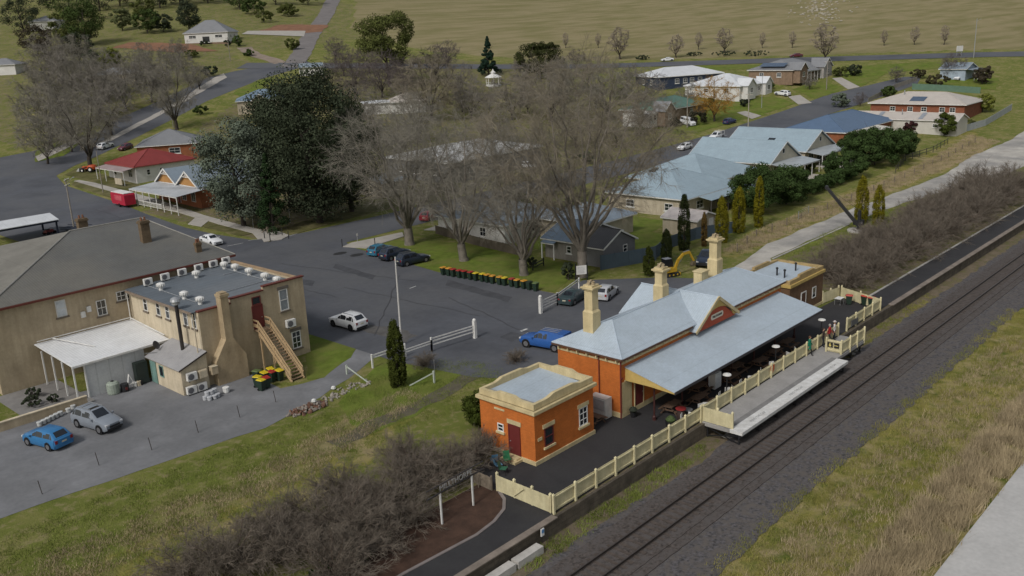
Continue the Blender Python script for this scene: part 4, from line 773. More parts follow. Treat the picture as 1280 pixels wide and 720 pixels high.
# white tubs, stacked keg-like drums, yard clutter
def tub(x,y,z,lb,g,sc=1,m=None):
    o=MB().lathe([(.17,0),(.20,.05),(.2,.3),(.22,.31),(.22,.36),(.18,.38)],12).build('white_drum',m or mat('dirty_white_plastic',(.50,.51,.50),.5,.15,4)); o.location=(x,y,z); o.scale=(sc,)*3; tag(o,lb,'drum',g)
tubw=['first','second','third','fourth','fifth','sixth']
for k in range(6): c=G(50+k*5.2,533-k*2.6); tub(c[0],c[1],.05,'white plastic tub at the foot of the low tan wall, %s from the picture edge'%tubw[k],'white tubs along the low wall')
for k,(x,y) in enumerate(((86,516),(92,512))): c=G(x,y); tub(c[0],c[1],.05,['white plastic tub behind the silver car, left of a pair','white plastic tub behind the silver car, right of a pair'][k],'white tubs along the low wall')
k=0
for (x,y,z) in ((-8.3,31.1,.02),(-7.9,31.0,.02),(-7.5,31.15,.02),(-7.1,31.3,.02),(-8.1,30.7,.02),(-7.65,30.65,.02),(-7.25,30.8,.02),(-8.1,31.05,.4),(-7.7,31.05,.4),(-7.3,31.2,.4)):
    tub(x,y,z,'silver white keg in the yard pile below the lean-to air conditioners','kegs piled below the lean-to',1,mat('keg_steel',(.45,.46,.48),.4,.1,4)); k+=1
tub(-6.2,31.2,.02,'single round white drum alone right of the keg pile','drums',1.4,WHITEP)
t=thing('tall_cabinet','dark green-black upright cabinet between the white wall and the lean-to','cabinet',(-9.75,39.8,0)); MB().box(-.55,.55,-.3,.4,.05,2.1).build('case',mat('green_black',(.018,.026,.022),.5),t); MB().box(-.5,.5,-.34,-.302,.1,2.05).build('front_panel',mat('green_black2',(.03,.04,.036),.4),t)
# clutter by the extension wall
t=thing('green_tank','pale grey-green ribbed tank against the white extension wall','tank',(-12.6,39.5,0.02)); MB().lathe([(.5,0),(.55,.1),(.55,.95),(.4,1.1),(.1,1.15)],16).build('drum',mat('sage_plastic',(.28,.32,.27),.7,.2,6),t); MB().lathe([(.14,1.15),(.14,1.22)],10).build('cap',BLACKM,t)
t=thing('fire_pit','round black drum stove beside the pale green tank','stove',(-11.7,39.2,0.02)); MB().lathe([(.36,0),(.36,.7),(.32,.72)],14).build('drum',BLACKM,t); MB().box(-.1,.1,-.4,-.355,.2,.45).build('stove_door',DKRED,t)
t=thing('timber_trestle','white timber trestle standing beside the black stove','trestle',(-11.0,39.4,0.02))
b=MB(); b.bar((-.4,0,0),(0,.2,1.3),.12,.05); b.bar((.45,0,0),(0,.2,1.3),.12,.05); b.bar((-.3,.03,.4),(.3,.03,.4),.1,.05); b.build('frame',WHITEP,t); MB().box(.6,.9,-.1,.25,0,.45).build('crate',PALE,t)
tub(-10.6,39.6,.02,'white bucket by the leaning white frame','buckets',1.1,WHITEP); tub(-10.1,39.5,.02,'black bucket by the tall dark cabinet','buckets',1.1,BLACKM)
t=thing('low_wall','low tan rendered wall around the hotel verandah','wall',(-15.2,39.0,0)); MB().box(-9,0,-.12,.12,0,.75).build('wall',TAN,t); MB().box(-9,.03,-.16,.16,.75,.82).build('capping',PALE,t)
for x,y,lb,r in ((-17.0,44.5,'rounded grey-green bush on the verandah paving',.5),(-16.5,41.2,'small spiky bush near the verandah post',.4),(-18.2,42.6,'low dark shrub behind the low tan wall',.6)): pass
# ================================================================ HOUSES, SHOPS AND SHEDS
def rm(name,col,var=.06):
    return (mat(name,col,.5,var,.4,kind='ribs',kp=('X',.3),bump=.012),mat(name+'_cross',col,.5,var,.4,kind='ribs',kp=('Y',.3),bump=.012))
RBLUE=rm('sky_blue_roof',(.30,.385,.44)); RWHITE=rm('white_roof',(.62,.64,.66)); RGREY=rm('mid_grey_roof',(.22,.225,.235)); RNAVY=rm('navy_roof',(.10,.155,.245)); RRED=rm('red_roof',(.23,.035,.03),.12); RGREEN=rm('green_roof',(.10,.19,.15)); RPINK=rm('pale_pink_roof',(.50,.455,.41)); RLBLUE=rm('greyed_blue_roof',(.24,.29,.34),.1); RDARK=rm('dark_garage_roof',(.085,.083,.085)); RSTEEL=rm('blue_steel_roof',(.18,.245,.32))
WHITEW=mat('white_board_wall',(.62,.61,.58),.7,.07,.7,kind='boards',kp=('Z',.2),bump=.01); CREAMW=mat('cream_wall',(.48,.42,.32),.8,.1,.7,kind='stain'); NAVYW=mat('navy_board_wall',(.035,.05,.085),.6,.1,.7,kind='boards',kp=('Z',.2),bump=.01); GREYW=mat('grey_weatherboard',(.17,.17,.175),.75,.1,.7,kind='boards',kp=('Z',.17),bump=.015); GREYC=mat('grey_cement_wall',(.26,.245,.22),.85,.12,.6,kind='stain')
BRICKR=mat('red_house_brick',(.25,.09,.05),.85,.18,1,kind='brick',kp=1.3,bump=.008); BRICKT=mat('beige_house_brick',(.24,.165,.11),.85,.18,1,kind='brick',kp=1.3,bump=.008); BRICKO=mat('orange_house_brick',(.28,.10,.045),.85,.18,1,kind='brick',kp=1.3,bump=.008); OCHW=mat('ochre_gable',(.38,.20,.07),.8,.12,1)
def roofgeo(p,x0,x1,y0,y1,ze,rise,kind,mats,axis,over=.45,gut=WHITEP,org=None,name='roof'):
    'hip or gable roof over a rectangle, ridge along the given axis'
    f=(lambda a,b,z:(a,b,z)) if axis=='x' else (lambda a,b,z:(b,a,z))
    if axis=='y': x0,x1,y0,y1=y0,y1,x0,x1
    X0,X1,Y0,Y1=x0-over,x1+over,y0-over,y1+over; ym=(Y0+Y1)/2; zr=ze+rise; zE=ze-.05; th=.1; fl=1 if axis=='x' else -1
    hd=min((Y1-Y0)/2,(X1-X0)/2-.2) if kind=='hip' else 0
    ma,mb=(mats[0],mats[1]) if axis=='x' else (mats[1],mats[0])
    b=MB(); r0,r1=f(X0+hd,ym,zr),f(X1-hd,ym,zr)
    b.slab([f(X0,Y0,zE),f(X1,Y0,zE),r1,r0][::fl],th); b.slab([f(X1,Y1,zE),f(X0,Y1,zE),r0,r1][::fl],th); o=b.build(name,ma,p)
    b=MB()
    if kind=='hip':
        for P in ([f(X0,Y1,zE),f(X0,Y0,zE),r0],[f(X1,Y0,zE),f(X1,Y1,zE),r1]): b=MB(); b.slab(P[::fl],th); b.build('roof_hip',mb,o)
    b=MB()
    for a,c in ([(r0,r1)]+([(f(X0,Y0,zE),r0),(f(X0,Y1,zE),r0),(f(X1,Y0,zE),r1),(f(X1,Y1,zE),r1)] if kind=='hip' else [])): b.tube((a[0],a[1],a[2]+.02),(c[0],c[1],c[2]+.02),.07,n=5)
    b.build('ridge_cap',ma,o)
    b=MB()
    if kind=='hip':
        P=[f(X0,Y0,0),f(X1,Y0,0),f(X1,Y1,0),f(X0,Y1,0)]
        for a,c in zip(P,P[1:]+P[:1]): b.bar((a[0],a[1],zE-.13),(c[0],c[1],zE-.13),.1,.16)
    else:
        for xx in (X0,X1): b.bar(f(xx,Y0,zE-.1),f(xx,ym,zr-.1),.06,.2); b.bar(f(xx,Y1,zE-.1),f(xx,ym,zr-.1),.06,.2)
        for yy in (Y0,Y1): b.bar(f(X0,yy,zE-.13),f(X1,yy,zE-.13),.1,.14)
    b.build('gutter',gut,o)
    return o
def house(name,label,cat,rect,h,rise,wall,mats,kind='hip',axis='x',rz=0,wins=(),doors=(),over=.45,gut=WHITEP,z=None,drop=1.5,gablem=None,chim=(),frame=WHITEP):
    x0,x1,y0,y1=rect; L,W=x1-x0,y1-y0; cx,cy=(x0+x1)/2,(y0+y1)/2; z=terrain(cx,cy) if z is None else z
    t=thing(name,label,cat,(cx,cy,z),rz); a,c=L/2,W/2
    b=MB(); b.box(-a,a,-c,c,-drop,h-.12)
    if kind=='gable':
        g=MB()
        for sg in(-1,1):
            g=MB()
            if axis=='x': g.ext([(sg*a,-c,h-.118),(sg*a,c,h-.118),(sg*a,0,h+rise-.25)],(-.2*sg,0,0))
            else: g.ext([(-a,sg*c,h-.118),(a,sg*c,h-.118),(0,sg*c,h+rise-.25)],(0,-.2*sg,0))
            g.build('gable_wall',gablem or wall,t)
    b.build('wall',wall,t); rf=roofgeo(t,-a,a,-c,c,h,rise,kind,mats,axis,over,gut)
    for fc,us,zz,w,hh in wins:
        d={'-x':-a,'+x':a,'-y':-c,'+y':c}[fc]
        for u in us: window(t,fc,u,zz,w,hh,d,frame,GLASS,(2 if w>1 else 1,2),sill=frame)
    for fc,u,m in doors: door(t,fc,u,.05,.95,2.1,{'-x':-a,'+x':a,'-y':-c,'+y':c}[fc],m)
    for x,y,m in chim:
        zt=h+rise+.9; c_=MB().box(x-.45,x+.45,y-.35,y+.35,h-.1,zt).box(x-.55,x+.55,y-.45,y+.45,zt,zt+.15).build('chimney',m,rf); MB().lathe([(.14,0),(.12,.4)],8,(x,y,zt+.15)).build('chimney_pot',mat('terracotta',(.2,.09,.05)),c_)
    return t,rf
def verandah(t,x0,x1,y0,y1,z0,z1,mats,side,n,floor=True,ribs=0,m=WHITEP):
    'lean-to verandah: side is where the outer edge is'
    b=MB()
    P={'-y':[(x0,y0,z0),(x1,y0,z0),(x1,y1,z1),(x0,y1,z1)],'-x':[(x0,y0,z0),(x1,y0,z1),(x1,y1,z1),(x0,y1,z0)]}[side]
    b.slab(P,.07); v=b.build('verandah_roof',mats[ribs],t)
    for k in range(n):
        f=k/(n-1) if n>1 else 0
        if side=='-y': x,y=x0+.1+(x1-x0-.2)*f,y0+.12
        else: x,y=x0+.12,y0+.1+(y1-y0-.2)*f
        MB().box(x-.06,x+.06,y-.06,y+.06,-.8,z0-.07).build('verandah_post',m,t)
    b=MB(); 
    if side=='-y': b.box(x0,x1,y0+.05,y0+.12,z0-.24,z0-.075)
    else: b.box(x0+.05,x0+.12,y0,y1,z0-.24,z0-.075)
    b.build('verandah_beam',m,v)
    return v
def gablet(t,rf,cx,y0,w,depth,ze,rise,mats,wall,win=True,name='gable'):
    'front gable facing -y with its own little roof'
    b=MB(); b.box(cx-w/2,cx+w/2,y0,y0+depth,-1,ze-.05); b.ext([(cx-w/2,y0,ze-.049),(cx+w/2,y0,ze-.049),(cx,y0,ze+rise-.15)],(0,.2,0)); g=b.build('gable_wall',wall,t)
    o=.35; b=MB(); zE=ze-.08
    b.slab([(cx,y0-o,ze+rise),(cx-w/2-o,y0-o,zE),(cx-w/2-o,y0+depth+1,zE),(cx,y0+depth+2.5,ze+rise)],.09); b.slab([(cx+w/2+o,y0-o,zE),(cx,y0-o,ze+rise),(cx,y0+depth+2.5,ze+rise),(cx+w/2+o,y0+depth+1,zE)],.09); r=b.build('gable_roof',mats[1],rf)
    b=MB()
    for s in(-1,1): b.bar((cx,y0-o-.02,ze+rise-.08),(cx+s*(w/2+o),y0-o-.02,zE-.08),.05,.2)
    b.build('barge_board',WHITEP,r)
    if win: window(t,'-y',cx,.9,min(1.5,w*.4),1.4,y0,WHITEP,GLASS,(2,2),sill=WHITEP)
def skylight(t,pts,m=GLASS,name='skylight'):
    MB().slab([(p[0],p[1],p[2]+.10) for p in pts],.06).build(name,m,t)
# ---- shops on the main street
t,rf=house('shop','old white corner shop with a red hipped iron roof','shop',(43.4,57,150.8,164),3.2,2.6,WHITEW,RRED,'hip','x',wins=(('-y',[-4,-1],1,.8,1.2),),gut=mat('faded_red',(.25,.07,.06)),chim=())
verandah(t,-9.6,-6.81,-6.6,6.6,2.5,2.95,(mat('faded_pink_iron',(.30,.235,.23),.7,.15,.6),)*2,'-x',4); window(t,'-x',-4,.7,1.8,1.7,-6.8,WHITEP,GLASS,(2,1)); window(t,'-x',3.5,.7,1.8,1.7,-6.8,WHITEP,GLASS,(2,1)); door(t,'-x',0,.05,1,2.1,-6.8,mat('cream_door',(.5,.45,.36)))
MB().box(-10.1,-9.98,-6.6,-3.4,-.3,1.0).build('timber_panel',CREAMW,t)
t,rf=house('shop','brick shop with twin ochre gables, pale blue roof and a long white street verandah','shop',(39,56,116.2,132.6),3.5,.05,BRICKO,RLBLUE,'gable','x',over=0)
rf.hide_render=False
for cy,w in ((4.1,8.2),(-4.1,8.2)):
    b=MB(); b.slab([(-8.9,cy-w/2,3.45),(8.5,cy-w/2,3.45),(8.5,cy,6.2),(-8.9,cy,6.2)],.1); b.slab([(8.5,cy+w/2,3.45),(-8.9,cy+w/2,3.45),(-8.9,cy,6.2),(8.5,cy,6.2)],.1); g=b.build('gable_roof',RLBLUE[0],rf)
    b=MB(); b.ext([(-8.45,cy-w/2+.1,3.5),(-8.45,cy+w/2-.1,3.5),(-8.45,cy,6.05)],(.2,0,0)); b.build('gable_wall',OCHW,t)
    b=MB()
    for s in(-1,1): b.bar((-8.95,cy,6.2),(-8.95,cy+s*w/2,3.42),.06,.28)
    b.bar((-8.9,cy-1.35,5.2),(-8.9,cy+1.35,5.2),.05,.12); b.bar((-8.9,cy,5.2),(-8.9,cy,6.1),.05,.1); b.bar((-8.9,cy-.6,5.2),(-8.9,cy,5.7),.05,.07); b.bar((-8.9,cy+.6,5.2),(-8.9,cy,5.7),.05,.07); b.build('barge_board',WHITEP,g)
verandah(t,-14.3,-8.55,-10.2,8.2,2.85,3.4,(mat('pale_verandah_iron',(.42,.44,.46),.55,.08,.5,kind='ribs',kp=('Y',.3),bump=.01),)*2,'-x',8)
b=MB(); b.box(-14.22,-14.14,-10.1,8.1,.1,.16); b.box(-14.22,-14.14,-4.1,8.1,.85,.95)
for k in range(48): y=-4+k*.25; b.box(-14.2,-14.16,y,y+.05,.16,.85)
b.build('balustrade',WHITEP,t)
for u in(-5.5,-2,2,5.5): window(t,'-x',u,.6,1.6,1.9,-8.5,WHITEP,GLASS,(2,1))
door(t,'-x',0,.05,1,2.1,-8.5,DKRED)
x,y=36.0,121; 
for k,(yy,lb) in enumerate(((127.5,'white cafe table under the shop verandah nearest the red trailer'),(124,'white cafe table under the middle of the shop verandah'),(119.5,'white cafe table under the shop verandah nearest the dark trees'))):
    q=thing('cafe_table',lb,'table',(35.6,yy,terrain(35.6,yy)+.1),0,'cafe tables under the shop verandah'); MB().lathe([(.25,0),(.04,.05),(.04,.7)],8).build('stem',BLACKM,q); MB().lathe([(.42,.7),(.42,.74)],14).build('table_top',WHITEP,q)
t,rf=house('brick_house','orange brick house with broad grey-blue hipped roof behind the red-roofed shop','house',(58.5,72.5,170.5,184.5),3.2,3.0,BRICKO,RGREY,'hip','x',rz=R(-33),wins=(('-y',[1.5],.9,2.6,1.4),('-y',[-4],1,1,1.3)))
t,rf=house('blue_roof_house','house with faded blue roof and red chimney half hidden by the grey-green tree','house',(104,120,200,213),3.0,2.7,CREAMW,RSTEEL,'hip','x',rz=R(-33),chim=((4.5,1.5,BRICKR),)); gablet(t,rf,-1.5,-8.2,4.2,2,3.0,1.8,RSTEEL,CREAMW); 
t,rf=house('hill_house','white house with grey pyramid roof raised on a brick base on the hill','house',(165.5,184.5,335.5,350.5),6.0,5.2,WHITEW,RGREY,'hip','x',rz=R(-48),z=28.3,drop=3,wins=(('-y',[-6,5.5],3.6,3.2,1.3),('+x',[-3,2],3.6,1.6,1.3)))
b=MB(); b.box(-9.55,9.55,-7.55,7.55,-3,1.75); b.build('brick_base',BRICKT,t); b=MB(); b.box(-1.9,1.9,-8.6,-7.551,1.7,1.9); b.box(-1.9,-1.75,-8.55,-8.45,1.9,4.5); b.box(1.75,1.9,-8.55,-8.45,1.9,4.5); b.build('porch',WHITEP,t); b=MB(); b.box(-1.6,1.6,-7.6,-7.552,2.0,4.3); b.build('porch_opening',GLASS,t); b=MB(); b.box(-2.3,1.3,-7.62,-7.56,-1.0,1.4); b.build('garage_door',plain('dark_garage',(.03,.03,.03)),t)
house('white_shed','low white flat-topped shed beyond the bare trees, beside the dark pines','shed',(126,134.5,172,179),2.9,.4,WHITEW,RWHITE,'hip','x',rz=R(-33)); house('pale_cottage','small cottage with pale hipped roof among the bare trees beyond the street','house',(132,142,166,175),2.9,2.1,WHITEW,RPINK,'hip','x',rz=R(-33))
house('depot','large low building with wide pale roof behind the pruned street trees','building',(80,108,93,112),4,2.1,GREYW,(mat('worn_white_roof',(.46,.46,.45),.5,.1,.5,kind='ribs',kp=('X',.3)),)*2,'hip','x',wins=(('-x',[-5,0,5],1.2,1.6,1.3),('-y',[-9,-3,3],1.2,1.6,1.3)))
house('blue_shed','little shed with pale blue roof behind the leftmost pruned tree','shed',(64,69.5,94.5,101),2.8,.9,CREAMW,RLBLUE,'gable','x')
t,rf=house('white_cottage','white walled cottage with faded blue roof behind the pruned street trees','house',(49.2,62,49,63),3.05,2.0,WHITEW,RLBLUE,'hip','y',wins=(('-x',[-2.6,3.2],.8,1.25,1.35),('-y',[0],.9,1.2,1.2)))
house('white_cottage_wing','lower grey-roofed cottage wing between the white cottage and the grey garage','house',(56.5,66,38.5,48.6),2.9,1.9,CREAMW,RLBLUE,'hip','y')
t,rf=house('cement_cottage','small grey cottage with blue roof and white porch beside the garage','house',(47.2,56,33.7,39.6),2.75,1.8,GREYC,RSTEEL,'gable','y',wins=(('-x',[-1.2],1,.8,1),)); verandah(t,-5.4,-4.45,.6,2.9,2.3,2.6,RSTEEL,'-x',2)
t,rf=house('weatherboard_garage','grey weatherboard garage with white-trimmed gable behind the blue fence','garage',(46.6,53.5,29.3,33.4),2.65,1.75,GREYW,RDARK,'gable','y',wins=(('-y',[1.2],1.2,.9,1.0),),over=.3)
t,rf=house('garden_shed','small cream shed with rusty white roof among the column trees','shed',(67.4,72.6,28.4,34.2),2.55,.9,CREAMW,(mat('rusty_white_roof',(.45,.41,.39),.7,.2,.7),)*2,'gable','y',over=.25,doors=(('-y',1.2,WHITEP),))
# ---- pale blue roofed houses in a row
t,rf=house('blue_roof_house','nearest of the pale blue roofed houses, long cream walls and a double hipped roof','house',(78,95,37.2,52),3.1,3.0,CREAMW,RBLUE,'hip','x',wins=(('-x',[-4.5,3],.9,1.6,1.2),('-y',[-4],.9,2,1.3)))
verandah(t,-5,11,-10.2,-7.41,2.55,3.0,RBLUE,'-y',4,m=mat('dark_post',(.06,.055,.05)))
MB().box(5.5,24,-2.6,13.4,-1.5,2.95).build('rear_wing_wall',CREAMW,t); r2=roofgeo(t,5.5,24,-2.6,13.4,3.05,3.5,'hip',RBLUE,'y',.45,WHITEP)
k=3.5/9.7
for r_,a_,y_,z_ in ((r2,7.2,4.0,3.0),(r2,7.4,9.0,3.0)): skylight(r_,[(a_,y_,z_+(a_-5.05)*k),(a_+1.5,y_,z_+(a_+1.5-5.05)*k),(a_+1.5,y_+1.3,z_+(a_+1.5-5.05)*k),(a_,y_+1.3,z_+(a_-5.05)*k)])
t,rf=house('blue_roof_house','middle pale blue roofed house with a cream gable over its back verandah','house',(115.5,127.5,42.2,60),3.0,3.5,CREAMW,RBLUE,'gable','y',gablem=mat('cream_gable_board',(.52,.48,.38),.8,.1)); verandah(t,-6.4,6.4,-13.2,-8.91,2.35,2.95,(mat('clear_verandah_sheet',(.36,.39,.41),.4,.12,.8),)*2,'-y',5); window(t,'-y',-.6,4.2,.9,1.0,-8.9,WHITEP,GLASS); 
for u in(-3.5,0,3.5): window(t,'-y',u,.2,2.2,2.0,-8.9,WHITEP,GLASS,(2,1))
skylight(rf,[(-4.2,-2,4.05),(-2.9,-2,4.80),(-2.9,-.6,4.80),(-4.2,-.6,4.05)])
t,rf=house('blue_roof_house','farthest pale blue roofed house, its cream gable beside the navy roof','house',(131.5,144.5,42.8,61),3.0,3.5,CREAMW,RBLUE,'gable','y',gablem=MC['cream_gable_board']); verandah(t,-6.8,6.8,-13.0,-9.11,2.35,2.95,(MC['clear_verandah_sheet'],)*2,'-y',5); window(t,'-y',.3,4.2,.9,1.0,-9.1,WHITEP,GLASS)
for u in(-3.8,0,3.8): window(t,'-y',u,.2,2.2,2.0,-9.1,WHITEP,GLASS,(2,1))
skylight(rf,[(-4.6,-1,4.10),(-3.3,-1,4.78),(-3.3,.5,4.78),(-4.6,.5,4.10)])
for a in ((118.2,39.3,-.3),(136.5,39.6,.2)): sheet('patio',[(a[0]-4,a[1]-5),(a[0]+7,a[1]-5),(a[0]+7,a[1]+2),(a[0]-4,a[1]+2)],.08,mat('pale_patio',(.42,.39,.34),.9,.12,.8,world=True),3)
t,rf=house('navy_roof_house','house with a dark navy hipped roof and cream carport behind the big hedge','house',(156,184,45.3,60),3.0,2.9,BRICKO,RNAVY,'hip','x'); b=MB(); b.slab([(-12,-11.5,2.5),(3,-11.5,2.5),(3,-7.36,2.9),(-12,-7.36,2.9)],.09); b.build('carport_roof',mat('cream_carport',(.58,.55,.48),.6,.08,.5),t)
for x in(-11.8,-4,2.8): MB().box(x-.07,x+.07,-11.4,-11.26,-1,2.41).build('carport_post',WHITEP,t)
t,rf=house('long_shed','long low pale shed with skylight strips in its cream roof','shed',(182.8,190.2,30.2,58),2.9,1.3,mat('off_white_shed',(.50,.48,.43),.7,.1,.6),RPINK,'gable','y',over=.3,wins=(('-x',[-9,2],1.2,1.1,.8),))
for u in(-6,4): skylight(rf,[(-3.6,u,2.97),(-.3,u,4.12),(-.3,u+1,4.12),(-3.6,u+1,2.97)],mat('skylight_strip',(.25,.27,.30),.3))
MB().tube((-1.6,-.5,3.5),(-1.6,-.5,5.0),.12,n=8).build('vent_pipe',STEEL,rf)
t,rf=house('long_brick_house','long red brick house with pale roof behind the long shed','house',(204,218,35.3,59),3.1,2.4,BRICKR,RPINK,'hip','y',wins=(('-x',[-9,-6.5,-2,1.5,6],1.0,1.4,1.2),),over=.6); skylight(rf,[(-6,-1.5,3.55),(-3.5,-1.5,4.45),(-3.5,2.2,4.45),(-6,2.2,3.55)],mat('solar_blue',(.07,.10,.15),.25),'solar_panel'); MB().tube((-2,5,4.3),(-2,5,6.0),.15,n=8).build('vent_pipe',STEEL,rf)
t,rf=house('beige_house','beige brick house with grey roof, solar panels and two white gables','house',(229,251,94,109),3.1,2.9,BRICKT,RGREY,'hip','x',wins=(('-x',[-3,3],.9,1.5,1.3),('-y',[0],.9,1.6,1.3))); gablet(t,rf,-8,-9.8,5,2.4,3.1,2.2,RGREY,BRICKT); gablet(t,rf,7.6,-10.5,6,3.2,3.1,2.7,RGREY,mat('grey_gable_wall',(.33,.31,.29))); verandah(t,-5.3,4.3,-9.9,-7.55,2.4,3.0,RGREY,'-y',5); skylight(rf,[(-10.8,-4.5,4.05),(-10.8,4,4.05),(-8.2,4,4.98),(-8.2,-4.5,4.98)],MC['solar_blue'],'solar_panel')
t,rf=house('white_house','white house with a bright white hipped roof on the far side of the street','house',(201,218,96.5,115),3.0,3.0,WHITEW,RWHITE,'hip','y',wins=(('-y',[3],.9,1.4,1.3),('-x',[-5,2],.9,1.4,1.3))); gablet(t,rf,-5,-11.2,4.6,2.2,3.0,2,RWHITE,WHITEW); gablet(t,rf,6.2,-10.8,4,1.8,3.0,1.8,RWHITE,WHITEW)
t,rf=house('navy_house','long navy weatherboard house with white roof and white trimmed windows','house',(204,228,120,134),4.0,2.4,NAVYW,RWHITE,'hip','x',rz=R(-25),z=9.4,wins=(('-y',[-5,-2,.5,3.5],1.6,1.5,1.5),('-x',[-3,2],1.4,1.4,1.6)),drop=3)
t,rf=house('green_roof_house','house with green roof and a white-edged brick gable behind the bare trees','house',(161,184,97.5,110),3.0,2.5,BRICKT,RGREEN,'hip','x',wins=(('-y',[4],.9,1.4,1.3),)); gablet(t,rf,-10.2,-8.6,4.6,2.6,3.0,2.3,RGREY,BRICKT); b=MB(); b.box(-16.5,-12.55,-6.2,2,-1,2.6); b.slab([(-16.9,-6.6,2.55),(-12.2,-6.6,2.55),(-12.2,2,3.3),(-16.9,2,3.3)],.08); b.build('bay_wing',WHITEW,t)
for u in(-15.6,-13.6): window(t,'-y',u,.7,1.3,1.4,-6.2,WHITEP,GLASS,(2,2))
t,rf=house('small_blue_house','small house with pale blue roof and white verandah posts at the picture edge','house',(262,272,53.5,61),2.8,1.6,mat('pale_blue_wall',(.30,.36,.42)),RLBLUE,'gable','y'); verandah(t,-5,5,-6.5,-3.76,2.3,2.7,RLBLUE,'-y',4)
house('far_house','far pale house with grey roof on the hillside at the picture edge','house',(140,152,440,452),3.2,2.6,WHITEW,RGREY,'hip','x',rz=R(-45)); house('grey_roof_house','low house with worn grey roof among the bare trees on the left hillside','house',(99,113,284,295),3,2.0,CREAMW,RGREY,'hip','x',rz=R(-40)); house('corner_shed','small white shed roof near the corner of the hill road','shed',(152,160,240,248),2.6,1.2,WHITEW,RLBLUE,'gable','x',rz=R(-33)); house('left_house','half-hidden house with white wall among bare trees on the far left','house',(84,96,345,355),3.2,2.2,WHITEW,RGREY,'hip','x',rz=R(-45))
# gazebo
c=G(617,107); t=thing('gazebo','white octagonal gazebo with tiered pointed roof on a lawn among trees','gazebo',(c[0],c[1],terrain(*c)))
MB().lathe([(2.6,-.5),(2.6,.3)],8).build('floor',WHITEP,t)
for k in range(8): a=2*PI*k/8; b=MB(); b.tube((2.35*math.cos(a),2.35*math.sin(a),.3),(2.35*math.cos(a),2.35*math.sin(a),2.7),.09,n=6); b.build('post',WHITEP,t)
MB().lathe([(2.8,2.6),(2.8,2.75),(1.0,3.7),(.75,3.75),(.75,4.2),(.95,4.25),(.3,4.75),(.05,5.4)],8).build('roof',WHITEP,t)
b=MB()
for k in range(8):
    a0,a1=2*PI*k/8,2*PI*(k+1)/8
    if k!=5:
        for zz in(.6,1.1): b.bar((2.35*math.cos(a0),2.35*math.sin(a0),zz),(2.35*math.cos(a1),2.35*math.sin(a1),zz),.06,.08)
b.build('balustrade',WHITEP,t)
# street shelter at the picture edge
t=thing('street_shelter','open shelter with pale roof and dark posts behind the hotel at the picture edge','shelter',(9.8,122,0)); b=MB(); b.slab([(-6,-3.5,2.75),(4.6,-3.5,2.75),(4.6,0,3.5),(-6,0,3.5)],.1); b.slab([(4.6,3.5,2.75),(-6,3.5,2.75),(-6,0,3.5),(4.6,0,3.5)],.1); b.build('roof',RWHITE[1],t)
for x in(-5.5,4.2):
    for y in(-3.2,3.2): MB().box(x-.12,x+.12,y-.12,y+.12,0,2.7).build('post',mat('navy_post',(.015,.02,.035)),t)
b=MB(); b.box(-5.9,4.5,-3.45,-3.3,2.35,2.64); b.box(4.3,4.45,-3.3,3.3,2.35,2.64); b.build('beam',MC['navy_post'],t)
# ================================================================ VEHICLES
TYPES={ # xr, xt, xrr, xrf, xc, xh, xf | deck z, belt, H, hood z at cowl, hood z front, half width, wheel r, clearance
'sedan':(-2.38,-1.72,-1.0,.25,1.02,2.12,2.38,1.0,.92,1.43,1.0,.80,.89,.325,.20),
'hatch':(-2.08,-1.98,-1.5,.18,.98,1.88,2.1,.98,.92,1.48,1.0,.84,.88,.32,.2),
'suv':(-2.3,-2.18,-1.65,.2,1.0,2.02,2.3,1.12,1.05,1.67,1.10,.96,.92,.36,.24),
'wagon':(-2.4,-2.28,-1.8,.1,.95,2.1,2.4,1.08,1.0,1.62,1.05,.9,.92,.35,.23),
'van':(-2.45,-2.40,-2.25,1.25,1.95,2.25,2.45,1.2,1.15,2.05,1.25,1.0,.93,.33,.24),
'ute':(-2.62,-.86,-.66,.42,1.22,2.28,2.6,1.02,1.08,1.78,1.14,1.02,.94,.40,.30)}
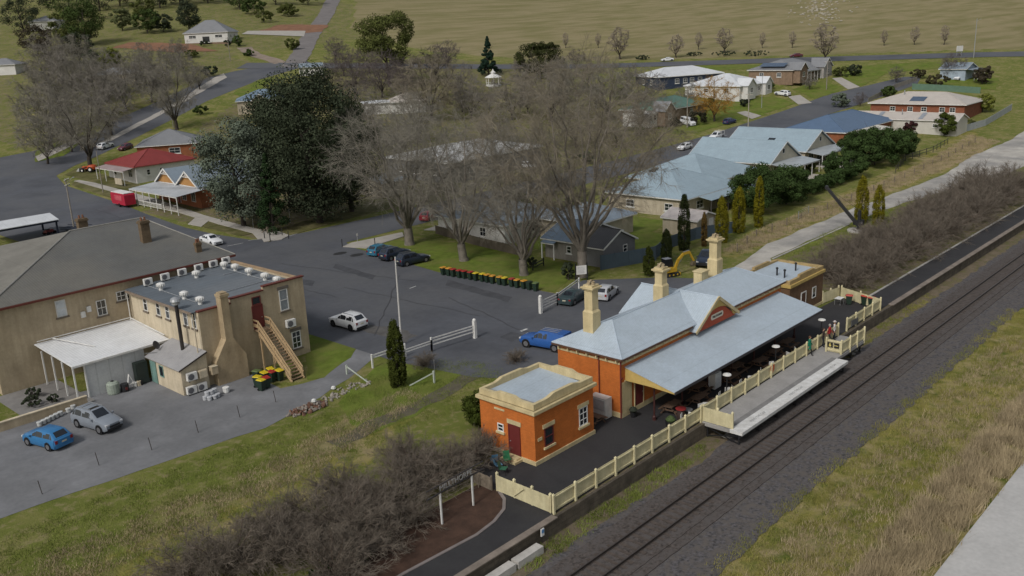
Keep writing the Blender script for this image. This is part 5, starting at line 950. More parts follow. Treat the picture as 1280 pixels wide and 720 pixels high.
def car(label,tail,nose,typ,col,extra=None,dark=False,rails=False,h=0.,name='parked_car',cat='car',group=None,sunroof=False,z=None):
    a,b_=(G(*tail) if not isinstance(tail,Vector) else tail),(G(*nose) if not isinstance(nose,Vector) else nose)
    cx,cy=(a[0]+b_[0])/2,(a[1]+b_[1])/2; hd=math.atan2(b_[1]-a[1],b_[0]-a[0]); za,zb=terrain(*a),terrain(*b_)
    t=thing(name,label,cat,(cx,cy,(za+zb)/2+.045),hd,group); t.rotation_euler=(0,-math.atan2(zb-za,max(1,math.hypot(b_[0]-a[0],b_[1]-a[1]))),hd)
    xr,xt,xrr,xrf,xc,xh,xf,dz,bz,H,hz,hf,W,wr,cl=TYPES[typ]
    paint=mat('paint_%d_%d_%d'%tuple(int(c*200) for c in col),col,.28,.05,2,spec=.6)
    st=[(xr,cl+.2,bz-.12,dz-.08,W*.88,W*.78),(xr+.10,cl,bz-.02,dz,W*.97,W*.84),(xt,cl,bz,dz+.02,W,W*.84)]
    if typ=='ute': st=[(xr,cl+.2,bz-.1,dz,W*.97,W*.93),(xr+.06,cl+.1,bz-.03,dz,W,W*.95),(xt,cl,bz,dz+.02,W,W*.93)]
    st+=[(xrr,cl,bz+.02,H-.02,W,W*.72),((xrr+xrf)/2,cl,bz+.01,H,W,W*.73),(xrf,cl,bz,H-.02,W,W*.71),(xc,cl,bz-.02,hz,W,W*.82),((xc+xh)/2,cl,bz-.08,(hz+hf)/2+.03,W*.98,W*.8),(xh,cl,hf-.1,hf,W*.94,W*.76),(xf,cl+.12,hf-.26,hf-.14,W*.80,W*.66)]
    def sec(s):
        x,zl,zb_,zt,w,wt=s; m=(zl+zb_)/2
        h_=[(w*.93,zl),(w*1.0,zl+.1),(w,m+.05),(w*.965,zb_),(wt,max(zb_+.005,zt-.05)),(wt*.82,zt)]
        return [(x,y,z_) for y,z_ in h_]+[(x,-y,z_) for y,z_ in h_[::-1]]
    S=[sec(s) for s in st]; n=12; vs=[p for s in S for p in s]; fs=[]
    for i in range(len(S)-1):
        for k in range(n): fs.append((i*n+k,i*n+(k+1)%n,(i+1)*n+(k+1)%n,(i+1)*n+k))
    fs+=[tuple(range(n)),tuple(range((len(S)-1)*n,len(S)*n))[::-1]]
    bo=MB().add(vs,fs).build('body',paint,t,True); bo.data.set_sharp_from_angle(angle=R(38))
    gl=mat('car_glass',(.012,.015,.02),.06,.05,2,spec=.9)
    def q4(pa,pb,pc,pd,u0,u1,v0,v1,off,nm,sy=1):
        P=lambda u,v:(Vector(pa)*(1-u)+Vector(pb)*u)*(1-v)+(Vector(pd)*(1-u)+Vector(pc)*u)*v
        c=[P(u0,v0),P(u1,v0),P(u1,v1),P(u0,v1)]; nn=(c[1]-c[0]).cross(c[3]-c[0]); nn.normalize(); o=Vector(off); nn=nn if nn.dot(o)>0 else -nn
        MB().ext([tuple(x+nn*.002) for x in c],tuple(nn*.010)).build(nm,gl,t)
    for sy in(0,1):
        i3,i4=(3,4) if sy==0 else (8,7); o=(0,1 if sy==0 else -1,.3)
        A=lambda i,k:S[i][k]
        if typ=='van':
            for u0,u1 in((.03,.30),(.34,.62),(.66,.97)): q4(A(3,i3),A(5,i3),A(5,i4),A(3,i4),u0,u1,.25,.9,o,'side_window')
        elif typ=='ute':
            q4(A(3,i3),A(5,i3),A(5,i4),A(3,i4),.05,.45,.1,.85,o,'side_window'); q4(A(3,i3),A(5,i3),A(5,i4),A(3,i4),.52,.97,.1,.85,o,'side_window')
        else:
            q4(A(2,i3),A(3,i3),A(3,i4),A(2,i4),.45,.93,.1,.82,o,'side_window'); q4(A(3,i3),A(5,i3),A(5,i4),A(3,i4),.02,.47,.1,.86,o,'side_window'); q4(A(3,i3),A(5,i3),A(5,i4),A(3,i4),.53,.99,.1,.86,o,'side_window')
        q4(A(5,i3),A(6,i3),A(6,i4),A(5,i4),.02,.55,.12,.8,o,'quarter_window')
    q4(S[6][5],S[6][6],S[5][6],S[5][5],.04,.96,.08,.92,(1,0,.6),'windscreen'); q4(S[2][5],S[2][6],S[3][6],S[3][5],.06,.94,.14 if typ!='ute' else .2,.9,(-1,0,.6),'rear_window')
    if sunroof: q4(S[3][5],S[3][6],S[5][6],S[5][5],.1,.9,.25,.9,(0,0,1),'sunroof')
    wb=(xr+.86 if typ!='ute' else xr+1.15,xf-.84 if typ!='ute' else xf-.86)
    for x in wb:
        for s in(-1,1):
            b=MB(); b.tube((x,s*(W-.02),wr),(x,s*(W+.006),wr),wr+.075,n=18); b.build('wheel_arch',BLACKM,t)
            b=MB(); b.tube((x,s*(W-.19),wr),(x,s*(W+.025),wr),wr,n=18); w_=b.build('wheel',TYRE,t)
            b=MB(); b.tube((x,s*(W+.0255),wr),(x,s*(W+.034),wr),wr*.64,n=14); b.build('rim',mat('alloy_rim',(.22,.22,.23),.4,.1,5,metal=.5) if not dark else BLACKM,w_)
    hl=plain('headlamp',(.55,.56,.58),.15); tl=plain('tail_lamp',(.22,.012,.012),.2)
    for s in(-1,1):
        MB().cb((xf-.12,s*W*.66,hf-.2),(.26,.34,.13)).build('headlight',hl,t); MB().cb((xr+.06,s*W*.76,bz-.16),(.16,.22,.26 if typ in('suv','hatch','van','wagon','ute') else .16)).build('tail_light',tl,t)
        MB().cb((xc-.25,s*(W+.07),bz+.04),(.14,.16,.12)).build('mirror',paint,t)
    MB().cb((xf-.0,0,hf-.36),(.08,W*1.0,.16)).build('grille',BLACKM,t); MB().cb((xf-.04,0,cl+.16),(.12,W*1.5,.16)).build('bumper',BLACKM if typ in('suv','wagon','ute') else paint,t); MB().cb((xr+.03,0,cl+.16),(.12,W*1.6,.2)).build('bumper',BLACKM if typ in('suv','wagon','ute') else paint,t)
    MB().cb((xr-.01,0,bz-.25),(.03,.42,.12)).build('number_plate',plain('plate_yellow',(.5,.47,.36),.6),t)
    if rails:
        for s in(-1,1): MB().bar((xrr+.05,s*W*.6,H+.05),(xrf-.05,s*W*.6,H+.05),.04,.04).build('roof_rail',STEEL,t)
    if extra=='canopy':
        b=MB(); b.add([(-2.56,-.9,dz+.03),(-.72,-.9,dz+.03),(-.72,.9,dz+.03),(-2.56,.9,dz+.03),(-2.42,-.72,1.78),(-.72,-.72,1.80),(-.72,.72,1.80),(-2.42,.72,1.78)],[(3,2,1,0),(4,5,6,7),(0,1,5,4),(1,2,6,5),(2,3,7,6),(3,0,4,7)]); b.build('canopy',paint,t)
        for y in(-.4,0,.4): MB().bar((-1.6,y,1.87),(.3,y,1.87),.05,.05).build('roof_rack',STEEL,t)
    if extra=='tray':
        b=MB(); 
        for y in(-.85,.85): b.bar((-.75,y,1.05),(-.75,y,1.9),.07,.07); b.bar((-2.5,y,1.05),(-2.5,y,1.75),.06,.06); b.bar((-2.5,y,1.75),(-.75,y,1.85),.05,.05)
        b.bar((-.75,-.85,1.88),(-.75,.85,1.88),.07,.07); b.bar((-2.5,-.85,1.75),(-2.5,.85,1.75),.06,.06); b.build('ladder_rack',WHITEP,t)
        MB().box(-2.5,-.9,-.8,.8,1.045,1.06).build('tray_liner',BLACKM,t)
    return t
WH=(.70,.71,.72); SIL=(.22,.245,.28); NAVY=(.02,.03,.055); CYB=(.03,.13,.26)
car('bright blue hatchback in the yard seen from behind at the picture edge',(86,562),(36,549),'hatch',(.03,.16,.36))
car('silver SUV with dark sunroof parked nose out in the hotel yard',(100,527),(147,541),'suv',SIL,sunroof=True,rails=True)
car('white SUV with dark rear window parked beside the hotel corner lawn',(451,413),(421,405),'suv',WH,dark=True,rails=True)
car('white sedan driving on the street behind the hotel roof',(251,301),(279,309),'sedan',WH)
car('light teal blue hatchback, leftmost of three parked nose-in by the tree lawn',(463,322),(488,313),'hatch',(.03,.14,.22))
car('black SUV with roof rails between the teal hatchback and a dark sedan',(479,327),(508,319),'suv',NAVY,rails=True)
car('dark navy car nearest the row of bins, rightmost of three parked nose-in',(501,333),(531,326),'wagon',(.018,.026,.045),rails=True)
car('red car parked behind the first pruned street tree',(527,279),(546,270),'hatch',(.20,.02,.03))
car('bright blue pickup with canopy parked behind the station',(703,438),(663,431),'ute',(.025,.10,.33),'canopy',name='pickup',cat='pickup')
car('dark green-grey old sedan parked by the white gate and chimney',(708,382),(727,371),'sedan',(.035,.055,.06))
car('silver hatchback parked between the tall chimney and the notice board',(751,377),(765,366),'hatch',(.44,.45,.47))
car('white SUV parked on the street under the left bare trees',(122,189),(143,182),'suv',WH); car('dark red car parked behind the red-roofed shop',(166,184),(148,190),'hatch',(.12,.03,.045))
car('white hatchback on the cross street, half hidden by the pale blue roof',(866,184),(845,190),'hatch',WH); car('white utility truck with ladder rack on the cross street',(907,170),(884,178),'ute',WH,'tray',name='pickup',cat='pickup')
car('white passenger van parked beside the green-roofed house',(850,154),(870,159),'van',WH,name='van',cat='van') ; car('dark blue car parked on the verge below the autumn tree',(903,157),(921,152),'hatch',(.02,.03,.10)); car('white four-wheel drive parked on the driveway of the white house',(989,121),(967,118),'wagon',WH,name='parked_car')
car('white sedan driving on the highway below the bare field',(842,76),(826,77),'sedan',WH); car('dark red car driving on the highway behind the beige house',(1003,71),(987,72),'sedan',(.12,.02,.03)); car('white car parked on the grass by the small blue house',(1206,98),(1193,101),'hatch',WH)
car('white car on the cross street half hidden by the tall bare tree',(652,209),(667,212),'sedan',WH); car('dark grey car in the yard beside the long cream wall',(733,271),(757,268),'hatch',(.05,.055,.06))
car('dark navy pickup parked facing the station beside the excavator',(890,322),(876,338),'ute',(.02,.03,.055),name='pickup',cat='pickup')
# trailers by the street shelter, red food trailer, orange loader
t=thing('flat_trailer','dark flat trailer standing beside the street shelter','trailer',(17.2,119.3,0),R(-60)); MB().box(-2.4,2.4,-1.1,1.1,.6,.75).build('deck',mat('navy_trailer',(.02,.025,.04),.6),t); MB().bar((2.4,0,.6),(3.8,0,.5),.12,.12).build('drawbar',BLACKM,t)
for s in(-1,1): MB().box(-2.4,2.4,s*1.1-.04,s*1.1+.04,.95,1.05).build('side_rail',MC['navy_trailer'],t); MB().tube((-.2,s*1.0,.35),(-.2,s*1.2,.35),.35,n=14).build('wheel',TYRE,t)
t=thing('quad_bike','dark red machine parked under the street shelter','quad bike',(13.5,121.2,0),R(20)); MB().add([(-.9,-.4,.45),(.9,-.4,.45),(.9,.4,.45),(-.9,.4,.45),(-.8,-.3,.85),(.5,-.3,.9),(.5,.3,.9),(-.8,.3,.85)],[(3,2,1,0),(4,5,6,7),(0,1,5,4),(1,2,6,5),(2,3,7,6),(3,0,4,7)]).build('body',mat('machine_red',(.16,.03,.03),.5),t); MB().box(-.7,0,-.2,.2,.9,1.02).build('saddle',BLACKM,t); MB().bar((.5,-.4,1.1),(.5,.4,1.1),.04,.04).build('handlebar',BLACKM,t)
for x in(-.65,.65):
    for s in(-1,1): MB().tube((x,s*.35,.3),(x,s*.6,.3),.3,n=12).build('wheel',TYRE,t)
FT=thing('food_trailer','bright red food trailer with white roof parked beside the shop verandah','food trailer',(31.7,132.2,terrain(31.7,132.2)+.04),R(90)); RT=mat('trailer_red',(.40,.02,.045),.4,.1,1.5)
b=MB(); b.ext([(-2.9,-1.05,.45),(2.5,-1.05,.45),(2.9,-1.05,1.0),(2.9,-1.05,2.35),(2.6,-1.05,2.6),(-2.6,-1.05,2.6),(-2.9,-1.05,2.35)],(0,2.1,0)); b.build('body',RT,FT); b=MB(); b.box(-2.7,2.7,-1.0,1.0,2.602,2.72); b.build('roof',WHITEP,FT)
b=MB(); b.box(-1.7,1.2,1.052,1.09,1.25,2.2); b.build('serving_hatch',mat('pink_hatch',(.48,.09,.11),.5),FT); b=MB(); b.bar((2.9,0,.5),(4.1,0,.45),.1,.1); b.build('drawbar',BLACKM,FT); MB().box(2.92,3.3,-.5,.5,.6,1.0).build('gas_box',BLACKM,FT)
for s in(-1,1):
    for x in(-.3,): MB().tube((x,s*.85,.34),(x,s*1.08,.34),.34,n=14).build('wheel',TYRE,FT)
c=G(112,215); t=thing('compact_tractor','small orange-red tractor with a pale front bucket on the street corner','tractor',(c[0],c[1],terrain(*c)+.06),R(120)); ORG=mat('tractor_orange',(.42,.07,.02),.5,.1,2)
MB().add([(-.3,-.45,.7),(1.6,-.4,.7),(1.6,.4,.7),(-.3,.45,.7),(-.3,-.4,1.35),(1.5,-.33,1.25),(1.5,.33,1.25),(-.3,.4,1.35)],[(3,2,1,0),(4,5,6,7),(0,1,5,4),(1,2,6,5),(2,3,7,6),(3,0,4,7)]).build('bonnet',ORG,t); MB().lathe([(.7,.5),(1.0,.7),(1.0,1.2),(.8,1.55),(.2,1.65)],14,(-.9,0,0)).build('rear_body',ORG,t); MB().box(-.9,-.4,-.25,.25,1.55,1.75).build('saddle',BLACKM,t)
for x,r in((-.9,.62),(1.2,.42)):
    for s in(-1,1): w_=MB().tube((x,s*.65,r),(x,s*1.0,r),r,n=16).build('wheel',TYRE,t); MB().tube((x,s*1.0,r),(x,s*1.02,r),r*.5,n=12).build('rim',WHITEP,w_)
MB().ext([(2.0,-.9,.2),(2.7,-.9,.2),(2.7,-.9,.35),(2.1,-.9,.9),(2.0,-.9,.9)],(0,1.8,0)).build('bucket',mat('pale_bucket',(.4,.4,.4),.5),t)
for s in(-1,1): MB().bar((2.1,s*.55,.7),(.2,s*.55,1.2),.1,.14).build('loader_arm',BLACKM,t)
# excavator
EX=thing('excavator','small yellow excavator with black cab parked on the track behind the station','excavator',(47.8,20.4,.04),R(-22)); EX.scale=(.82,)*3; YL=mat('excavator_yellow',(.42,.26,.022),.5,.12,2)
for s in(-1,1):
    b=MB(); b.ext([(-1.35,s*.78-.22,.12),(-1.5,s*.78-.22,.3),(-1.35,s*.78-.22,.55),(1.35,s*.78-.22,.55),(1.5,s*.78-.22,.3),(1.35,s*.78-.22,.12)],(0,.44,0)); b.box(-1.3,1.3,s*.78-.22,s*.78+.22,0,.119); tk=b.build('crawler_track',BLACKM,EX)
    for k in range(4): MB().tube((-1.05+k*.7,s*.78-.23,.3),(-1.05+k*.7,s*.78+.23,.3),.15,n=10).build('roller',YL,tk)
b=MB(); b.lathe([(.55,.5),(.55,.72)],16); b.box(-.9,.9,-.55,.55,.45,.6); b.build('turntable',BLACKM,EX)
b=MB(); b.ext([(-1.6,-.95,.72),(1.0,-.95,.72),(1.0,-.95,1.25),(-1.3,-.95,1.45),(-1.6,-.95,1.2)],(0,1.9,0)); b.build('upper_body',YL,EX); b=MB(); b.box(-1.2,-.2,-.96,-.951,.85,1.2); b.build('side_panel',mat('dark_yellow',(.25,.16,.02),.6),EX)
b=MB(); b.ext([(-.55,-.1,1.4),(.85,-.1,1.26),(.95,-.1,1.9),(.6,-.1,2.55),(-.5,-.1,2.55)],(0,.98,0)); cb_=b.build('cab',mat('black_cab',(.012,.013,.016),.25),EX); b=MB(); b.box(-.52,.62,-.12,.9,2.552,2.60); b.build('cab_roof',mat('cab_roof',(.2,.21,.23),.5),cb_)
P=[(1.0,1.2),(1.55,2.3),(2.5,3.15),(3.6,3.25)]
b=MB()
for a,c in zip(P[:-1],P[1:]): b.bar((a[0],-.45,a[1]),(c[0],-.45,c[1]),.28,.36)
b.build('boom',YL,EX); b=MB(); b.bar((3.45,-.45,3.35),(4.35,-.45,1.75),.22,.28); st_=b.build('stick',YL,EX); b=MB(); b.bar((1.2,-.45,1.25),(2.3,-.45,2.6),.1,.1); b.bar((2.4,-.45,3.4),(3.5,-.45,3.55),.09,.09); b.build('hydraulic_ram',STEEL,EX)
b=MB(); b.ext([(4.2,-.75,1.8),(4.6,-.75,1.7),(4.5,-.75,1.1),(3.9,-.75,1.0),(3.85,-.75,1.2)],(0,.6,0)); b.build('bucket',mat('worn_bucket',(.10,.08,.05),.6),EX); b=MB(); b.box(1.55,1.7,-.9,.9,.1,.5); b.bar((1.6,-.5,.3),(.8,-.5,.5),.1,.1); b.bar((1.6,.5,.3),(.8,.5,.5),.1,.1); b.build('dozer_blade',YL,EX)
# ================================================================ PEOPLE
def person(label,px,head,top,leg,hair,pose,sk_=1.0,coat=None,hat=None):
    s_,q_=G(px[0],px[1],.05); t=thing('person',label,'person',(s_,q_,.055),head); t.scale=(1.06,)*3
    V=[];E=[];Rr=[]
    def v(p,r): V.append(p);Rr.append(r);return len(V)-1
    pel=v((0,0,.93),(.15,.11)); bl=v((0,.01,1.12),(.135,.10)); ch=v((0,.0,1.34),(.16,.11)); nk=v((0,-.01,1.50),(.055,.055)); hb=v((0,.015,1.58),(.075,.085)); hm=v((0,.02,1.67),(.082,.098)); ht_=v((0,.01,1.75),(.055,.065))
    E+= [(pel,bl),(bl,ch),(ch,nk),(nk,hb),(hb,hm),(hm,ht_)]
    for s in(-1,1):
        st=.22*(s if pose=='walk' else .25*s)
        hp=v((s*.095,0,.86),(.095,.095)); kn=v((s*.10,.04+st*.6,.49),(.062,.062)); an=v((s*.10,-.02+st,.09),(.042,.042)); to=v((s*.115,.15+st,.04),(.04,.032)); E+=[(pel,hp),(hp,kn),(kn,an),(an,to)]
        sh=v((s*.185,0,1.42),(.062,.062))
        if pose=='fold': el=v((s*.26,.03,1.14),(.045,.045)); wr=v((s*.10,.24,1.13),(.033,.03)); pm=v((s*.02,.26,1.15),(.036,.022)); dr=Vector((-s,.15,.05)).normalized()
        else: el=v((s*.24,-.03-st*.25,1.14),(.045,.045)); wr=v((s*.24,.07-st*.7,.91),(.030,.03)); pm=v((s*.24,.09-st*.8,.84),(.024,.036)); dr=Vector((0,.12,-1)).normalized()
        E+=[(ch,sh),(sh,el),(el,wr),(wr,pm)]
        sidev=Vector((0,1,.1)) if pose!='fold' else Vector((0,.1,1))
        for k in range(4):
            o=sidev*(k-1.5)*.021; L=(.065,.078,.074,.056)[k]; a=v(tuple(Vector(V[pm])+o+dr*.045),(.009,.009)); b=v(tuple(Vector(V[a])+dr*L*.6),(.008,.008)); c=v(tuple(Vector(V[b])+dr*L*.4+Vector((-s*.012,0,0))),(.007,.007)); E+=[(pm,a),(a,b),(b,c)]
        a=v(tuple(Vector(V[wr])+sidev*.035+dr*.03),(.010,.010)); b=v(tuple(Vector(V[a])+sidev*.02+dr*.04),(.009,.009)); E+=[(wr,a),(a,b)]
    me=bpy.data.meshes.new('body'); me.from_pydata(V,E,[]); o=bpy.data.objects.new('body',me); COL.objects.link(o)
    m=o.modifiers.new('s','SKIN'); 
    for i,r in enumerate(Rr): me.skin_vertices[0].data[i].radius=r
    for i in range(len(V)): me.skin_vertices[0].data[i].use_root=(i==0)
    o.modifiers.new('u','SUBSURF').levels=1; dg=bpy.context.evaluated_depsgraph_get(); dg.update(); nm=bpy.data.meshes.new_from_object(o.evaluated_get(dg)); bpy.data.objects.remove(o)
    skin=mat('skin',(.45,.27,.19),.6,.06); nm.materials.clear()
    for mm in (skin,top,leg,plain('dark_shoe',(.03,.022,.018),.6)): nm.materials.append(mm)
    for p in nm.polygons:
        c=p.center; r=abs(c.x)
        if c.z<.10: k=3
        elif c.z<.93 and r<.205: k=2
        elif c.z>1.495: k=0
        elif pose=='fold': k=0 if (c.y>.2 and r<.13) else 1
        else: k=0 if (r>.19 and c.z<.90) else 1
        p.material_index=k
    nm.polygons.foreach_set('use_smooth',[True]*len(nm.polygons)); link('body',nm,t)
    b=MB()
    hm_=mat('hair_'+hair[0],hair[1],.7,.2,30)
    rows=[]
    for j in range(6):
        f=j/5; zz=1.60+.185*f; rr_=(.098,.108,.11,.10,.075,.02)[j]; rows.append([(rr_*math.cos(a)*.9,.0+rr_*1.05*math.sin(a)-.008,zz) for a in [PI*.93+ (PI*1.14)*i/9 if j<3 else PI*.5+2*PI*i/9 for i in range(10)]])
    vs=[p for r in rows for p in r]; b.add(vs,[(j*10+i,j*10+i+1,(j+1)*10+i+1,(j+1)*10+i) for j in range(5) for i in range(9)]); b.build('hair',hm_,t,True)
    b=MB()
    for s in(-1,1): b.cb((s*.032,.112,1.675),(.02,.012,.010)); 
    b.build('eyes',BLACKM,t); b=MB(); b.add([(-.014,.112,1.635),(.014,.112,1.635),(0,.112,1.675),(0,.14,1.64)],[(0,1,3),(1,2,3),(2,0,3)]); b.build('nose',skin,t); b=MB(); b.cb((0,.103,1.605),(.045,.012,.008)); b.build('mouth',plain('lips',(.28,.10,.09)),t)
    if coat:
        b=MB(); pr=[(.235,.62,.17),(.215,.85,.155),(.185,1.08,.14),(.20,1.30,.145),(.19,1.43,.12),(.085,1.51,.08)]; n=16; vs=[(a*math.cos(2*PI*i/n),c*math.sin(2*PI*i/n)-.005,z) for a,z,c in pr for i in range(n)]
        b.add(vs,[(j*n+i,j*n+(i+1)%n,(j+1)*n+(i+1)%n,(j+1)*n+i) for j in range(len(pr)-1) for i in range(n)]); b.build('coat',coat,t,True)
        for s in(-1,1):
            st=.22*(s if pose=='walk' else .25*s); b=MB(); b.tube((s*.185,0,1.44),(s*.24,-.03-st*.25,1.14),.078,.066,10); b.tube((s*.24,-.03-st*.25,1.14),(s*.24,.06-st*.65,.93),.066,.05,10); b.build('sleeve',coat,t)
    if hat: MB().lathe([(.17,1.72),(.165,1.735),(.105,1.735),(.10,1.80),(.05,1.83)],14).build('hat',hat,t)
    return t
J=mat('dark_jeans',(.02,.024,.035),.9,.2,8)
person('woman walking in a long green coat and dark leggings along the deck fence',(1011,453),R(205),mat('green_jumper',(.01,.14,.085),.9),mat('black_leggings',(.012,.012,.014),.9),('brown',(.10,.05,.025)),'walk',coat=mat('green_coat',(.008,.16,.095),.85,.15,5))
person('person in a dark brown jacket and jeans with folded arms behind the green coat',(1028,442),R(190),mat('brown_jacket',(.045,.03,.026),.9,.2,6),J,('dark',(.04,.025,.018)),'fold')
person('person in a red jacket and dark trousers by the end of the deck fence',(1036,434),R(185),mat('red_jacket',(.33,.018,.022),.85,.15,6),mat('charcoal_trousers',(.03,.028,.03),.9),('grey',(.30,.28,.26)),'walk')
person('person in a white top and pale hat behind the red jacket',(1042,430),R(200),mat('white_top',(.58,.54,.53),.9,.1,6),J,('fair',(.34,.24,.14)),'stand',hat=mat('pale_hat',(.55,.50,.48),.9))
# ================================================================ VEGETATION
BARK=mat('grey_bark',(.175,.155,.13),.95,.3,1.5,bump=.03,bscale=9); BARKD=mat('dark_bark',(.055,.045,.037),.95,.3,1.5,bump=.03,bscale=9)
def twigm(n,c): return mat('twigs_'+n,c,.95,.25,.6,spec=.1)
TW=twigm('grey_brown',(.225,.208,.172)); TWP=twigm('pinkish',(.215,.195,.168)); TWO=twigm('orange_brown',(.23,.20,.152)); TWD=twigm('dark_purple',(.145,.122,.115)); TWH=twigm('pale_hazy',(.30,.255,.205)); TWA=twigm('autumn',(.34,.19,.04)); TWS=twigm('shrub_brown',(.180,.152,.122)); TWR=twigm('shrub_core',(.10,.070,.054))
def leafm(n,c,v=.35,sc=.55): return mat('leaves_'+n,c,.95,v,sc,spec=.03)
def tubes(segs,n):
    'all branch segments as n-sided tubes, at once'
    A=np.array([s[0] for s in segs]);B=np.array([s[1] for s in segs]);ra=np.array([s[2] for s in segs]);rb=np.array([s[3] for s in segs])
    d=B-A; d/=np.maximum(np.linalg.norm(d,axis=1,keepdims=True),1e-6); h=np.where(np.abs(d[:,2:3])<.9,np.array([[0,0,1.]]),np.array([[1.,0,0]])); u=np.cross(d,h); u/=np.linalg.norm(u,axis=1,keepdims=True); w=np.cross(d,u)
    ang=2*np.pi*np.arange(n)/n; c,s_=np.cos(ang),np.sin(ang)
    ring=c[None,:,None]*u[:,None,:]+s_[None,:,None]*w[:,None,:]
    V=np.concatenate([A[:,None,:]+ring*ra[:,None,None],B[:,None,:]+ring*rb[:,None,None]],1).reshape(-1,3)
    i=np.arange(n); f=np.stack([i,(i+1)%n,n+(i+1)%n,n+i],1); F=(f[None]+(np.arange(len(segs))*2*n)[:,None,None]).reshape(-1,4)
    return V,F
def merge(L):
    V=[];F=[];o=0
    for v,f in L: V.append(v);F.append(f+o);o+=len(v)
    return np.concatenate(V),np.concatenate(F)
def unit(v): return v/max(1e-6,np.linalg.norm(v))
def branch(rr,p,d,L,r,n,bend,up,segs,r_end=.35):
    'a wandering limb; returns its stations'
    st=[(p,d,r)]
    for k in range(n):
        d=unit(d+rr.normal(0,bend,3)+np.array([0,0,up])); q=p+d*L/n; r1=r*(1-(1-r_end)*(k+1)/n); segs.append((p,q,st[-1][2],r1)); p=q; st.append((p,d,r1))
    return st
def side(rr,d,ang):
    a=rr.normal(0,1,3); a=unit(a-d*a.dot(d)); return unit(d*math.cos(ang)+a*math.sin(ang))
def bez(rr,p0,d0,tg,n,r,r_end,noise,segs):
    'a limb that leaves along d0 and bends towards its target'
    L=np.linalg.norm(tg-p0); p1=p0+d0*L*.5; st=[]; last=None
    for k in range(n+1):
        f=k/n; p=p0*(1-f)**2+p1*2*f*(1-f)+tg*f*f
        if 0<k: p=p+rr.normal(0,noise*L,3)
        rad=r*(1-(1-r_end)*f)
        if last is not None: segs.append((last[0],p,last[1],rad)); st.append((last[0],unit(p-last[0]),rad))
        last=(p,rad)
    st.append((last[0],st[-1][1],last[1])); return st
def along(rr,st,f): n=len(st)-1; i=min(n-1,int(f*n)); return st[i][0]+(st[i+1][0]-st[i][0])*(f*n-i),st[i][1],st[i][2]
def bare_tree(seed,H,sp,r0,fork,nm,k1=10,k2=9,k3=10,tw=.018,low=.22,vase=False,zmin=-.45,f0=.25):
    rr=np.random.default_rng(seed); big=[];mid=[];fine=[]; zc=H*(1+low)/2; rz_=H*(1-low)/2; c=np.array([0,0,zc]); E=np.array([sp,sp,rz_])
    def inside(p,m=1.):
        v=(p-c)/E; l=np.linalg.norm(v); return c+v/l*m*E if l>m else p
    t=branch(rr,np.array([0,0,-.4]),unit(np.array([rr.normal(0,.04),rr.normal(0,.04),1])),fork+.4,r0*1.12,4,.03,.05,big,.85); big.append((np.array([0,0,-.4]),np.array([0,0,.5]),r0*1.35,r0*1.08)); top=t[-1][0]
    for m in range(nm):
        f=(m+.5)/nm; z=1-(1-zmin)*f**1.15; az=m*2.39996+rr.uniform(-.25,.25); q=math.sqrt(max(0,1-z*z)); wob=rr.uniform(.8,1.0); tg=c+E*np.array([q*math.cos(az),q*math.sin(az),z])*wob
        d0=unit(np.array([math.cos(az)*q*.55,math.sin(az)*q*.55,1.])); s1=bez(rr,top-np.array([0,0,rr.uniform(0,fork*.2)]),d0,tg,8,r0*rr.uniform(.30,.46),.12,.012,big)
        for j in range(k1):
            f=f0+(.99-f0)*((j+rr.random()*.9)/k1)**.8; pp,dd,r_=along(rr,s1,f); o=rr.normal(0,1,3); o=unit(o+unit(pp-c)*.5+np.array([0,0,.15])); tg2=inside(pp+o*sp*rr.uniform(.34,.70),rr.uniform(.86,1.03))
            s2=bez(rr,pp,unit(dd+o*.9),tg2,5,max(tw*2,r_*.5),.3,.022,mid); L2=np.linalg.norm(tg2-pp)
            for q_ in range(k2):
                f2=.15+.85*(q_+rr.random()*.9)/k2; p2,d2,r2=along(rr,s2,f2); L3=sp*rr.uniform(.11,.25); s3=branch(rr,p2,side(rr,d2,rr.uniform(.4,1.1)),L3,max(tw*1.3,min(r2*.5,tw*2)),3,.2,.02,fine,.6)
                for z_ in range(k3):
                    p3,d3,_=along(rr,s3,rr.random()*.98); fine.append((p3,p3+side(rr,d3,rr.uniform(.3,1.0))*L3*rr.uniform(.3,.7),tw*.8,tw*.4))
    return big,mid,fine
def tree_obj(name,label,loc,geo,bark,twig,group=None,rz=0,sc=1):
    t=thing(name,label,'tree',loc,rz,group); t.scale=sc if isinstance(sc,tuple) else (sc,)*3; big,mid,fine=geo
    V,F=tubes(big,9); link('trunk',raw_mesh('trunk',V,F,bark,True),t); V,F=merge([tubes(mid,4),tubes(fine,3)]); link('crown',raw_mesh('crown',V,F,twig),t); return t
def gp(px): c=G(*px); return (c[0],c[1],terrain(*c))
# four big pruned street trees by the bins, each grown on its own
for k,(px,H,sp,r0,fk,nm,lb) in enumerate((((512,306),21,11.2,.66,2.6,14,'large bare street tree with thick trunk behind the three parked cars, leftmost of four'),((580,326),20,9,.56,2.4,12,'bare street tree with stout pale trunk behind the left end of the bin row'),((655,344),18.5,8.8,.52,2.2,12,'bare street tree with forked trunk behind the right end of the bin row'),((728,346),27,12.5,.62,3.4,16,'tallest bare tree with clustered pale trunks beside the garage'))):
    tree_obj('bare_tree',lb,gp(px),bare_tree(20+k,H,sp,r0,fk,nm,11,10,10,.0140,[.24,.26,.26,.3][k],zmin=-.32,f0=.36),BARK,[TW,TW,TW,TWO][k],'pruned street trees by the bins')
A_=tree_obj('bare_tree','tall bare street tree with dark forked trunk beside the orange tractor',gp((113,209)),bare_tree(31,19,8.5,.5,2.5,9,10,9,9,.022),BARKD,TW,'bare street trees on the left road')
